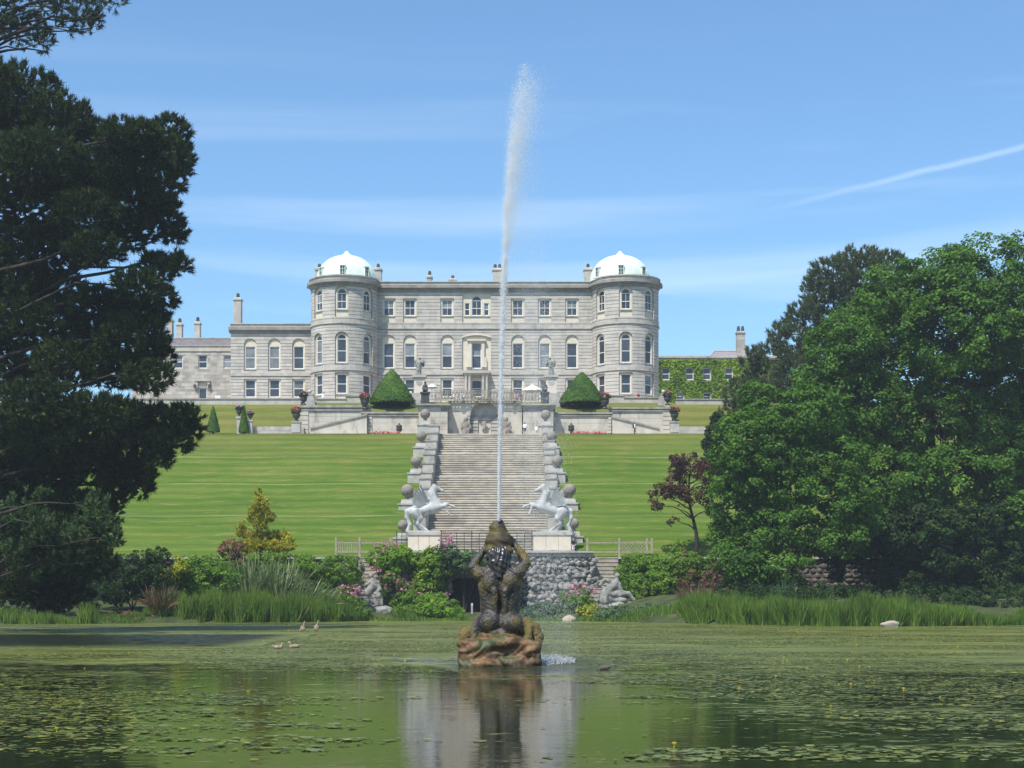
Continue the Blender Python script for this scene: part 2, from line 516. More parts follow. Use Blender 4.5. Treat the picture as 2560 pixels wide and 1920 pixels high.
def bank_h(x, y):
    d = pond_d(x, y)
    land = -0.1 + 0.5 * np.minimum(d, 1.2) + 0.11 * np.maximum(d - 1.2, 0)
    h = np.where(d < 0, np.maximum(-1.5, 0.4 * d - 0.1), np.minimum(land, 2.6))
    mid = np.clip(1 - (np.abs(x + 2.5) - 11) / 5, 0, 1) * (y > 140)
    h = np.where((d > 0) & (mid > 0), np.minimum(h, 0.7 + (1 - mid) * 2.5), h)
    return h + np.where(d > 1, 0.06 * np.sin(x * 1.7 + y) + 0.05 * np.sin(y * 2.3 - x * 0.6), 0)


CREST = (190.0, 200.6, 210.5)
_py, _pz = [178.0], [ZP]
for c in CREST:
    zc = ZP + (c - 178) / (220.5 - 178) * (ZM - ZP)
    _py += [c - 0.9, c, c + 1.1]; _pz += [zc - 0.22, zc + 0.22, zc + 0.3]
_py += [220.5]; _pz += [ZM]


def lawn_z(y): return float(np.interp(y, _py, _pz))


def sheet(name, xs, ys, hfun, m, kind='structure'):
    X, Y = np.meshgrid(np.array(xs, float), np.array(ys, float))
    Z = hfun(X, Y)
    V = np.stack([X, Y, Z], -1).reshape(-1, 3)
    nx, ny = len(xs), len(ys)
    idx = np.arange(nx * ny).reshape(ny, nx)
    Fc = np.stack([idx[:-1, :-1], idx[:-1, 1:], idx[1:, 1:], idx[1:, :-1]], -1).reshape(-1, 4)
    return place(name, mesh_np(name, V, Fc, [m], smooth=True), kind=kind)


def grass_mat():
    m, nt, N, L, B = _nodes('mown_lawn')
    g = N.new('ShaderNodeNewGeometry')
    sp = N.new('ShaderNodeSeparateXYZ'); L.new(g.outputs['Position'], sp.inputs[0])
    f1 = noise_at(N, L, 0.28, 6, (0.28, 1, 1), 0.6)
    c = ramp(N, L, f1, [(0.28, (0.050, 0.102, 0.009)), (0.5, (0.074, 0.128, 0.013)), (0.74, (0.110, 0.146, 0.024))])
    f2 = noise_at(N, L, 1.9, 7, (0.16, 1, 1), 0.65)
    mr = N.new('ShaderNodeMapRange')
    mr.inputs['From Min'].default_value = 0.52; mr.inputs['From Max'].default_value = 0.76
    mr.inputs['To Max'].default_value = 0.75
    L.new(f2, mr.inputs['Value'])
    c = mixc(N, L, c, (0.24, 0.185, 0.07), mr.outputs[0])
    # drier turf high on the slope
    up = N.new('ShaderNodeMapRange')
    up.inputs['From Min'].default_value = 206; up.inputs['From Max'].default_value = 224
    up.inputs['To Max'].default_value = 0.5
    L.new(sp.outputs[1], up.inputs['Value'])
    f3 = noise_at(N, L, 0.2, 5, (0.4, 1, 1))
    mm = N.new('ShaderNodeMath'); mm.operation = 'MULTIPLY'
    L.new(up.outputs[0], mm.inputs[0]); L.new(f3, mm.inputs[1])
    mm2 = N.new('ShaderNodeMath'); mm2.operation = 'MULTIPLY'; mm2.inputs[1].default_value = 1.5
    L.new(mm.outputs[0], mm2.inputs[0])
    c = mixc(N, L, c, (0.18, 0.145, 0.045), mm2.outputs[0])
    # worn pale lines along the crests
    wob = noise_at(N, L, 0.12, 3)
    ya = N.new('ShaderNodeMath'); ya.operation = 'MULTIPLY_ADD'; ya.inputs[1].default_value = 0.9
    L.new(wob, ya.inputs[0]); L.new(sp.outputs[1], ya.inputs[2])
    brk = noise_at(N, L, 0.25, 4)
    for cy in CREST:
        s = N.new('ShaderNodeMath'); s.operation = 'SUBTRACT'; s.inputs[1].default_value = cy + 0.45
        L.new(ya.outputs[0], s.inputs[0])
        a = N.new('ShaderNodeMath'); a.operation = 'ABSOLUTE'; L.new(s.outputs[0], a.inputs[0])
        r = N.new('ShaderNodeMapRange')
        r.inputs['From Min'].default_value = 0.32; r.inputs['From Max'].default_value = 0.05
        r.inputs['To Max'].default_value = 0.75
        L.new(a.outputs[0], r.inputs['Value'])
        q = N.new('ShaderNodeMath'); q.operation = 'MULTIPLY'
        L.new(r.outputs[0], q.inputs[0]); L.new(brk, q.inputs[1])
        c = mixc(N, L, c, (0.26, 0.31, 0.12), q.outputs[0])
    wv = N.new('ShaderNodeMath'); wv.operation = 'SINE'      # mowing bands along the slope
    wm = N.new('ShaderNodeMath'); wm.operation = 'MULTIPLY'; wm.inputs[1].default_value = 3.1
    L.new(ya.outputs[0], wm.inputs[0]); L.new(wm.outputs[0], wv.inputs[0])
    wr = N.new('ShaderNodeMapRange'); wr.inputs['From Min'].default_value = -1
    L.new(wv.outputs[0], wr.inputs['Value'])
    c = mixc(N, L, c, ramp(N, L, wr.outputs[0], [(0.3, (0.88, 0.9, 0.9)), (0.7, (1.1, 1.08, 1.1))]), 1.0, 'MULTIPLY')
    fine = noise_at(N, L, 6, 3)
    c = mixc(N, L, c, ramp(N, L, fine, [(0.3, (0.86, 0.86, 0.86)), (0.7, (1.12, 1.12, 1.12))]), 1.0, 'MULTIPLY')
    L.new(c, B.inputs['Base Color'])
    B.inputs['Roughness'].default_value = 0.95
    B.inputs['Specular IOR Level'].default_value = 0.15
    add_bump(N, L, B, noise_at(N, L, 5, 4), 0.5, 0.08)
    return m


M['lawn'] = grass_mat()
M['soil'] = mat('bank_soil', [(0.3, (0.025, 0.032, 0.012)), (0.55, (0.05, 0.07, 0.018)), (0.8, (0.10, 0.085, 0.04))], 0.6, 1.0, 0.6, bscale=5)
M['far_ground'] = mat('far_ground', (0.10, 0.15, 0.03), 0.02, 1.0)

xs = np.concatenate([np.linspace(-170, -60, 12), np.arange(-58, 62, 1.6), np.linspace(64, 170, 12)])
sheet('bank', xs, np.concatenate([np.arange(-40, 120, 4), np.arange(120, 174.7, 0.9), [174.7]]), bank_h, M['soil'])
sheet('path', xs, [174.6, 176, 178.02], lambda x, y: np.full_like(x, ZP), M['path'])
ys = sorted(set(list(np.arange(178, 220.6, 1.5)) + _py))
SCX = XX(1222, 200)        # axis of the stairs
SW = 7.15
xl_ = np.array(sorted(list(xs) + [SCX - SW - 0.7, SCX - SW - 0.5, SCX + SW + 0.5, SCX + SW + 0.7]))
sheet('lawn', xl_, ys, lambda x, y: np.interp(y, _py, _pz) + 0.05 * np.sin(x * 0.35 + y * 0.2) - 3.0 * (np.abs(x - SCX) < SW + 0.6), M['lawn'])
sheet('terrace', xs, [220.4, 224, 229.5], lambda x, y: np.full_like(x, ZM + 0.004), M['path'])


def upper(x, y):
    inside = (x > XX(748, 227)) & (x < XX(1679, 227))
    zi = np.interp(y, [228.5, 229.2, 236.2], [ZM - 1, ZWALL, ZT])
    t = np.clip((y - 227) / 9.2, 0, 1)
    zo = ZM - 0.1 + (ZT - ZM + 0.1) * t
    return np.where(inside, zi, zo)


sheet('grass_bank', np.arange(-170, 171, 1.0), [227.0, 228.5, 229.2, 231, 233, 235, 236.2], upper, M['lawn'])
sheet('forecourt', [-170, -60, 0, 60, 170], [236.1, 260, 320, 420], lambda x, y: np.full_like(x, ZT - 0.05), M['path'])
sheet('ground', [-3000, -171, 171, 3000], [-400, 410, 412, 3000], lambda x, y: np.where(y > 411, ZT - 3, -1.7), M['far_ground'])


# ------------------------------------------------------------------ water
def water_mat():
    m, nt, N, L, B = _nodes('pond_water')
    g = N.new('ShaderNodeNewGeometry')
    sp = N.new('ShaderNodeSeparateXYZ'); L.new(g.outputs['Position'], sp.inputs[0])

    def mth(op, a, b=None, clamp=False):
        x = N.new('ShaderNodeMath'); x.operation = op; x.use_clamp = clamp
        for i, s in enumerate((a, b)):
            if s is None: continue
            if isinstance(s, (int, float)): x.inputs[i].default_value = s
            else: L.new(s, x.inputs[i])
        return x.outputs[0]

    def rng_(v, a, b, lo=0.0, hi=1.0):
        r = N.new('ShaderNodeMapRange'); r.interpolation_type = 'SMOOTHSTEP'
        for k, q in (('From Min', a), ('From Max', b), ('To Min', lo), ('To Max', hi)): r.inputs[k].default_value = q
        L.new(v, r.inputs['Value'])
        return r.outputs[0]
    B.inputs['Base Color'].default_value = (0.012, 0.017, 0.006, 1)
    B.inputs['IOR'].default_value = 1.33
    # ripples: calm nearly everywhere; wind-ruffled patch far left and under the falling spray
    Y, X = sp.outputs[1], sp.outputs[0]
    ruff_l = mth('MULTIPLY', mth('MULTIPLY', rng_(Y, 77, 82), rng_(Y, 106, 100)), rng_(X, -13.0, -15.5))
    dx = mth('SUBTRACT', X, 0.9); dy = mth('SUBTRACT', Y, 61.0)
    rr = mth('SQRT', mth('ADD', mth('MULTIPLY', dx, dx), mth('MULTIPLY', mth('MULTIPLY', dy, dy), 0.15)))
    ruff_t = rng_(rr, 4.2, 0.8)
    calm = noise_at(N, L, 0.9, 4, (0.55, 1, 1))
    fine = noise_at(N, L, 5.0, 4, (0.6, 1, 1))
    L.new(mth('ADD', mth('MULTIPLY', mth('MAXIMUM', ruff_l, ruff_t), 0.16), 0.03), B.inputs['Roughness'])
    h = mth('ADD', mth('MULTIPLY', calm, 0.0075), mth('MULTIPLY', fine, 0.0026))
    h = mth('ADD', h, mth('MULTIPLY', fine, mth('ADD', mth('MULTIPLY', ruff_l, 1.6), mth('MULTIPLY', ruff_t, 0.3))))
    b = N.new('ShaderNodeBump'); b.inputs['Strength'].default_value = 1.0; b.inputs['Distance'].default_value = 1.0
    L.new(h, b.inputs['Height']); L.new(b.outputs[0], B.inputs['Normal'])
    # floating algae film and pad litter, thick towards the far shore
    n1 = noise_at(N, L, 0.16, 7, (0.7, 1, 1), 0.62)
    n2 = noise_at(N, L, 2.6, 6, (0.45, 1, 1), 0.7)
    bias = N.new('ShaderNodeValToRGB')
    els = bias.color_ramp.elements
    for p, v in ((0.0, 0.30), (0.26, 0.32), (0.33, 0.42), (0.40, 0.60), (1.0, 0.74)):
        e = els.new(p); e.color = (v, v, v, 1)
    els.remove(els[0]); els.remove(els[-1])
    L.new(mth('DIVIDE', Y, 165.0), bias.inputs[0])
    side_ = mth('MULTIPLY', rng_(mth('DIVIDE', X, Y), 0.04, 0.2), 0.10)
    n1 = mth('ADD', n1, side_)
    v = mth('ADD', mth('ADD', mth('MULTIPLY', n1, 0.9), mth('MULTIPLY', mth('SUBTRACT', n2, 0.5), 1.1)), mth('ADD', bias.outputs[0], 0.175))
    film = rng_(v, 1.06, 1.20)
    film = mth('MULTIPLY', film, mth('SUBTRACT', 1.0, mth('MULTIPLY', ruff_l, 0.97), True))
    film = mth('MULTIPLY', film, mth('SUBTRACT', 1.0, mth('MULTIPLY', ruff_t, 0.8), True))
    film = mth('MULTIPLY', film, 0.82)
    fb = N.new('ShaderNodeBsdfPrincipled')
    n3 = noise_at(N, L, 0.5, 6, (0.35, 1, 1), 0.65)
    L.new(ramp(N, L, n3, [(0.3, (0.06, 0.075, 0.016)), (0.5, (0.125, 0.145, 0.035)), (0.72, (0.24, 0.24, 0.06))]), fb.inputs['Base Color'])
    fb.inputs['Roughness'].default_value = 0.5
    fb.inputs['Specular IOR Level'].default_value = 0.2
    mx = N.new('ShaderNodeMixShader')
    L.new(film, mx.inputs[0]); L.new(B.outputs[0], mx.inputs[1]); L.new(fb.outputs[0], mx.inputs[2])
    L.new(mx.outputs[0], N['Material Output'].inputs['Surface'])
    return m


M['water'] = water_mat()
sheet('water', [-70, 0, 70], [-10, 60, 120, 172], lambda x, y: x * 0, M['water'])


def ripple(x0, x1, y0, y1, step, amp, lam, seed, edge):
    """a wind-ruffled patch of the pond: real wavelets"""
    r = np.random.default_rng(seed)
    xs_, ys_ = np.arange(x0, x1, step), np.arange(y0, y1, step)

    def h(x, y):
        z = np.zeros_like(x)
        for i in range(9):
            k = 2 * math.pi / (lam * r.uniform(0.6, 1.7)); a = r.uniform(0.9, 2.2)
            z += np.sin(k * (x * math.cos(a) + y * math.sin(a)) + r.uniform(0, 6)) / k
        q = np.minimum.reduce([(x - x0), (x1 - x), (y - y0), (y1 - y)]) + edge * 0.5 * np.sin(x * 0.9) * np.sin(y * 0.7)
        f = np.clip(q / edge, 0, 1)
        return 0.03 * np.minimum(f * 4, 1) - 0.045 * (f <= 0) + amp * z * f
    sheet('water', xs_, ys_, h, M['water'])


ripple(-36, -12.5, 80, 104, 0.11, 0.10, 0.6, 3, 2.5)
ripple(-5.6, 3.8, 58.5, 64.5, 0.07, 0.07, 0.4, 4, 1.2)


# ------------------------------------------------------------------ buildings
def flat(Y0):
    return lambda u, z, d: (u, Y0 + d, z)


def cyl(cx, cy, R):
    return lambda u, z, d: (cx + (R - d) * math.sin(u / R), cy - (R - d) * math.cos(u / R), z)


def opn(c, w, z0, z1, arch=False):
    return dict(c=c, w=w, z0=z0, z1=z1, arch=arch, top=z1 + (w / 2 if arch else 0))


def hw(o, z):
    if z <= o['z1'] + 1e-6: return o['w'] / 2
    r = o['w'] / 2
    return math.sqrt(max(0, r * r - (z - o['z1']) ** 2))


def pieces(u0, u1, z0, z1, ops):
    cuts = {z0, z1}
    for o in ops:
        for z in (o['z0'], o['z1'], o['top']):
            if z0 + 1e-4 < z < z1 - 1e-4: cuts.add(z)
    cuts = sorted(cuts)
    out = []
    for a, b in zip(cuts[:-1], cuts[1:]):
        mid = (a + b) / 2
        act = sorted([o for o in ops if o['z0'] < mid < o['top'] and u0 < o['c'] < u1], key=lambda o: o['c'])
        arc = any(o['arch'] and mid > o['z1'] for o in act)
        zs = list(np.linspace(a, b, 5 if arc else 2))
        prev = [u0] * len(zs)
        for o in act:
            out.append((prev, [o['c'] - hw(o, z) for z in zs], zs))
            prev = [o['c'] + hw(o, z) for z in zs]
        out.append((prev, [u1] * len(zs), zs))
    return [p for p in out if max(b - a for a, b in zip(p[0], p[1])) > 0.02]


def slab(mb, Mp, ul, ur, zs, d0, d1, du=None, m=None):
    width = max(b - a for a, b in zip(ul, ur))
    nc = 1 if not du else max(1, int(math.ceil(width / du)))
    nl = len(zs)
    V = []
    for d in (d0, d1):
        for i in range(nl):
            for j in range(nc + 1):
                V.append(Mp(ul[i] + (ur[i] - ul[i]) * j / nc, zs[i], d))
    K = nl * (nc + 1)
    id_ = lambda s, i, j: s * K + i * (nc + 1) + j
    Fc = []
    for i in range(nl - 1):
        for j in range(nc):
            Fc.append((id_(0, i, j), id_(0, i, j + 1), id_(0, i + 1, j + 1), id_(0, i + 1, j)))
            Fc.append((id_(1, i, j), id_(1, i + 1, j), id_(1, i + 1, j + 1), id_(1, i, j + 1)))
        Fc.append((id_(0, i, 0), id_(0, i + 1, 0), id_(1, i + 1, 0), id_(1, i, 0)))
        Fc.append((id_(0, i, nc), id_(1, i, nc), id_(1, i + 1, nc), id_(0, i + 1, nc)))
    for j in range(nc):
        Fc.append((id_(0, 0, j), id_(1, 0, j), id_(1, 0, j + 1), id_(0, 0, j + 1)))
        Fc.append((id_(0, nl - 1, j), id_(0, nl - 1, j + 1), id_(1, nl - 1, j + 1), id_(1, nl - 1, j)))
    mb.add(V, Fc, m)


def bar(mb, Mp, u0, u1, z0, z1, d0, d1, du=None, m=None):
    slab(mb, Mp, [u0, u0], [u1, u1], [z0, z1], d0, d1, du, m)


class House:
    def __init__(self, root, stone):
        self.root, self.stone = root, stone
        self.courses = []          # (area, args)
        self.core = MB()
        self.surround = MB()

    def storey(self, Mp, u0, u1, z0, z1, ops, ch=0.515, du=None, core=True, gap=0.065, depth=0.11):
        n = max(1, round((z1 - z0) / ch))
        for i in range(n):
            a = z0 + (z1 - z0) * i / n; b = z0 + (z1 - z0) * (i + 1) / n - gap
            for (ul, ur, zs) in pieces(u0, u1, a, b, ops):
                area = (sum(ur) - sum(ul)) / len(zs) * (zs[-1] - zs[0])
                self.courses.append((area, (Mp, ul, ur, zs, 0.0, depth + 0.02, du)))
        if core:
            for (ul, ur, zs) in pieces(u0, u1, z0, z1, ops):
                slab(self.core, Mp, ul, ur, zs, depth, depth + 0.11, du)

    def window(self, Mp, c, w, z0, z1, arch=False, rec=None, bars='simple', d=0.42, sur=True, blind=None, panel_mat=None):
        """sash window set in a recessed surround; rec = the recess opening around it"""
        if sur and rec:
            o = opn(c, w, z0, z1, arch)
            sb_ = MB()
            for (ul, ur, zs) in pieces(rec['c'] - rec['w'] / 2 - 0.12, rec['c'] + rec['w'] / 2 + 0.12, rec['z0'] - 0.1, rec['top'] + 0.15, [o]):
                slab(sb_, Mp, ul, ur, zs, 0.24, 0.55)
            sb_.build('window_surround', M['panel'], self.root)
        fr = MB()
        t = 0.085
        bar(fr, Mp, c - w / 2, c - w / 2 + t, z0, z1, d - 0.07, d + 0.06)
        bar(fr, Mp, c + w / 2 - t, c + w / 2, z0, z1, d - 0.07, d + 0.06)
        bar(fr, Mp, c - w / 2 + t, c + w / 2 - t, z0, z0 + t * 1.7, d - 0.075, d + 0.06)
        zt = z1
        if arch:
            r = w / 2
            for k in range(8):
                a0, a1 = math.pi * k / 8, math.pi * (k + 1) / 8
                P = [(c + q * math.cos(a), z1 + q * math.sin(a)) for q, a in ((r, a0), (r, a1), (r - t, a1), (r - t, a0))]
                V = [Mp(u, z, dd) for dd in (d - 0.07, d + 0.06) for u, z in P]
                fr.add(V, [(0, 1, 2, 3), (7, 6, 5, 4), (0, 4, 5, 1), (1, 5, 6, 2), (2, 6, 7, 3), (3, 7, 4, 0)])
            bar(fr, Mp, c - w / 2 + t, c + w / 2 - t, z1 - 0.04, z1 + 0.05, d - 0.066, d + 0.05)
        else:
            bar(fr, Mp, c - w / 2 + t, c + w / 2 - t, z1 - t, z1, d - 0.072, d + 0.06)
        zm = (z0 + zt) / 2
        bar(fr, Mp, c - w / 2 + t, c + w / 2 - t, zm - 0.045, zm + 0.045, d - 0.064, d + 0.06)
        if bars == 'cross':
            bar(fr, Mp, c - 0.025, c + 0.025, z0 + t, zm - 0.045, d - 0.03, d + 0.05)
            bar(fr, Mp, c - 0.025, c + 0.025, zm + 0.045, zt - 0.04, d - 0.03, d + 0.05)
        f = fr.build('window', M['paint'], self.root)
        wr_ = random.Random(round(c * 13.7 + z0 * 5.1, 2))
        pale = wr_.random() < 0.22
        for a, b, nm in ((z0 + 0.05, zm, 'pane'), (zm, zt - 0.03, 'pane')):
            p = MB(); bar(p, Mp, c - w / 2 + 0.03, c + w / 2 - 0.03, a, b - 0.002, d + 0.0, d + 0.03)
            p.build('pane', M['glass_pale'] if pale and (a == zm or wr_.random() < 0.3) else M['glass'], f)
        if arch:
            p = MB(); r = w / 2 - 0.03
            P = [(c + r * math.cos(math.pi * k / 10), z1 + r * math.sin(math.pi * k / 10)) for k in range(11)]
            V = [Mp(u, z, d + 0.003) for u, z in P] + [Mp(u, z, d + 0.03) for u, z in P]
            p.add(V, [tuple(range(11)), tuple(range(21, 10, -1))])
            p.build('pane', M['glass'], f)
        # sill
        sl = MB(); bar(sl, Mp, c - w / 2 - 0.18, c + w / 2 + 0.18, z0 - 0.14, z0 - 0.005, 0.10, d + 0.05)
        sl.build('sill', M['trim'], f)
        return f

    def finish(self, limit=300, stone_name='stone_course'):
        self.courses.sort(key=lambda t: -t[0])
        rest = MB()
        for i, (ar, a) in enumerate(self.courses):
            if i < limit:
                mb = MB(); slab(mb, *a); mb.build(stone_name, self.stone, self.root)
            else:
                slab(rest, *a)
        if rest.v: rest.build(stone_name, self.stone, self.root, kind='stuff')
        self.core.build('wall', M['trim_dark'], self.root)
        if self.surround.v: self.surround.build('window_surround', M['panel'], self.root)


def chimney(parent, px0, px1, pytop, pybot, D, depth=1.6, pots=1, potpy=None, mat_=None, name='chimney'):
    x0, x1 = XX(px0, D), XX(px1, D)
    zt, zb = ZZ(pytop, D), ZZ(pybot, D)
    w = x1 - x0
    mb = MB()
    mb.box(x0, x1, D, D + depth, zb - 1.5, zt - 0.45)
    mb.box(x0 - 0.12, x1 + 0.12, D - 0.12, D + depth + 0.12, zt - 0.447, zt - 0.2)
    mb.box(x0 - 0.05, x1 + 0.05, D - 0.05, D + depth + 0.05, zt - 0.197, zt, tx=w * 0.15, ty=w * 0.15)
    c = mb.build(name, mat_ or M['trim'], parent)
    zp = ZZ(potpy, D) if potpy else zt + 0.7
    for k in range(pots):
        xc = x0 + w * (k + 0.5) / pots
        r = min(0.3, w * 0.33 / pots + 0.08)
        MB().lathe([(r, -0.05), (r * 0.9, (zp - zt) * 0.5), (r * 0.75, (zp - zt) * 0.85), (r * 0.6, zp - zt)], (xc, D + depth / 2, zt), 10).build('chimney_pot', M['pot'], c, smooth=False)


# ---- the mansion
HD = 246.0
k0 = HD / F
hx = lambda px: XX(px, HD)
hz = lambda py: ZZ(py, HD)
mansion = thing('mansion', 'large grey granite country house with two domed round towers above the terraces', 'house', (hx(1208), HD, ZT))
H = House(mansion, M['stone'])
fl = flat(HD)
UL, UR = hx(941), hx(1484)
TC = [(hx(861), (-46, 1.5, 51)), (hx(1563), (-53, -3, 43))]
TR = 83 * k0
z_par_t, z_par_b, z_cor_b = hz(704), hz(714), hz(730)
z_str2_t, z_str2_b = hz(808), hz(822.5)
z_str1_t, z_str1_b = hz(929), hz(937)
wins = [971.6, 1024.8, 1118, 1294.4, 1361.8, 1430]
cw = 1191.5
# openings of the straight front
up_ops = [opn(hx(p), 34 * k0, hz(806), hz(746)) for p in wins] + [opn(hx(cw), 71 * k0, hz(806), hz(733))]
mn_ops = [opn(hx(p), 33 * k0, hz(925), hz(853.5), True) for p in wins]
gr_ops = [opn(hx(p), 33 * k0, ZT - 0.2, hz(944)) for p in wins]
# shallow segmental recess for the centre window: stacked as rectangle with a flat crown
mn_ops.append(opn(hx(cw), 72 * k0, hz(926), hz(841)))
gr_ops.append(opn(hx(cw), 50 * k0, ZT - 0.2, hz(944)))
H.storey(fl, UL, UR, z_str2_t, z_cor_b, up_ops)
H.storey(fl, UL, UR, z_str1_t, z_str2_b, mn_ops)
H.storey(fl, UL, UR, ZT - 0.5, z_str1_b, gr_ops)
for p, o in zip(wins, up_ops): H.window(fl, hx(p), 25 * k0, hz(789), hz(749), rec=o, bars='cross')
for p, o in zip(wins, mn_ops): H.window(fl, hx(p), 25 * k0, hz(920), hz(858), rec=o)
for p, o in zip(wins, gr_ops): H.window(fl, hx(p), 24 * k0, hz(992), hz(948), rec=o)
# centre bay
o = up_ops[-1]
for (ul, ur, zs) in pieces(o['c'] - o['w'] / 2 - 0.1, o['c'] + o['w'] / 2 + 0.1, o['z0'], o['top'] + 0.1,
                           [opn(hx(cw), 24 * k0, hz(789), hz(751), True), opn(hx(1168), 12 * k0, hz(789), hz(757)), opn(hx(1216), 12 * k0, hz(789), hz(757))]):
    slab(H.surround, fl, ul, ur, zs, 0.24, 0.55)
H.window(fl, hx(cw), 24 * k0, hz(789), hz(751), True, None, 'cross')
H.window(fl, hx(1168), 12 * k0, hz(789), hz(757), False, None)
H.window(fl, hx(1216), 12 * k0, hz(789), hz(757), False, None)
H.window(fl, hx(cw), 23 * k0, hz(921), hz(857), rec=mn_ops[-1])
H.window(fl, hx(cw), 25 * k0, hz(992), hz(950), rec=gr_ops[-1])
cb = MB()
# segmental arch over the centre recess, hood, consoles and porch slab
n = 14
cx_, rw = hx(cw), 36.5 * k0
pts = [(cx_ + rw * (2 * i / n - 1), hz(841) + 0.40 * (1 - (2 * i / n - 1) ** 2)) for i in range(n + 1)]
for a, b in zip(pts[:-1], pts[1:]):
    cb.prism([(a[0], a[1] - 0.22), (b[0], b[1] - 0.22), (b[0], b[1] + 0.02), (a[0], a[1] + 0.02)], HD - 0.09, HD + 0.2)
cb.box(hx(1168), hx(1215), HD - 0.35, HD + 0.3, hz(852.5), hz(849))
cb.box(hx(1171), hx(1212), HD - 0.2, HD + 0.3, hz(856.5), hz(852.6))
for s in (-1, 1):
    cb.box(hx(cw + s * 16) - 0.22, hx(cw + s * 16) + 0.22, HD - 0.12, HD + 0.3, hz(918), hz(857))
    cb.box(hx(cw + s * 21) - 0.3, hx(cw + s * 21) + 0.3, HD - 0.08, HD + 0.28, hz(918), hz(893), tx=0.12)
cb.build('window_hood', M['panel'], mansion)
pc = MB()
pc.box(hx(1157), hx(1226), HD - 1.2, HD + 0.1, hz(935), hz(929.5))
pc.box(hx(1161), hx(1222), HD - 1.0, HD + 0.1, hz(938), hz(935.1))
for s in (-1, 1):
    for xx in (17, 26):
        pc.lathe([(0.30, 0), (0.24, 0.3), (0.2, hz(946) - ZT - 0.3), (0.28, hz(941) - ZT), (0.3, hz(938) - ZT)], (hx(cw + s * xx), HD - 0.7, ZT), 12)
pc.build('porch', M['trim'], mansion)


def ring(mb, Mp, u0, u1, prof, du=None):
    """mouldings: list of (z0, z1, projection)"""
    for z0, z1, p in prof:
        bar(mb, Mp, u0, u1, z0, z1, -p, 0.3, du)


# mouldings across the front
mo = MB(); ring(mo, fl, UL, UR, [(z_str2_b, z_str2_b + 0.16, 0.16), (z_str2_b + 0.163, z_str2_t - 0.1, 0.05), (z_str2_t - 0.097, z_str2_t, 0.09)])
mo.build('string_course', M['trim'], mansion)
mo = MB(); ring(mo, fl, UL, UR, [(z_str1_b, z_str1_b + 0.14, 0.14), (z_str1_b + 0.143, z_str1_t, 0.05)])
mo.build('string_course', M['trim'], mansion)
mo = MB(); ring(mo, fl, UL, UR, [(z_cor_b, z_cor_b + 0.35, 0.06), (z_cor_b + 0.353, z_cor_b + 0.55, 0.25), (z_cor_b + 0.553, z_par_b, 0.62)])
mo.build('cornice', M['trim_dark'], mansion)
mo = MB(); ring(mo, fl, UL, UR, [(z_par_b + 0.003, z_par_t - 0.12, 0.15), (z_par_t - 0.117, z_par_t, 0.3)])
mo.build('parapet', M['trim'], mansion)
MB().box(UL + 0.2, UR - 0.2, HD + 0.62, HD + 22, ZT - 0.5, z_par_t - 0.35).build('rear_block', M['trim_dark'], mansion)

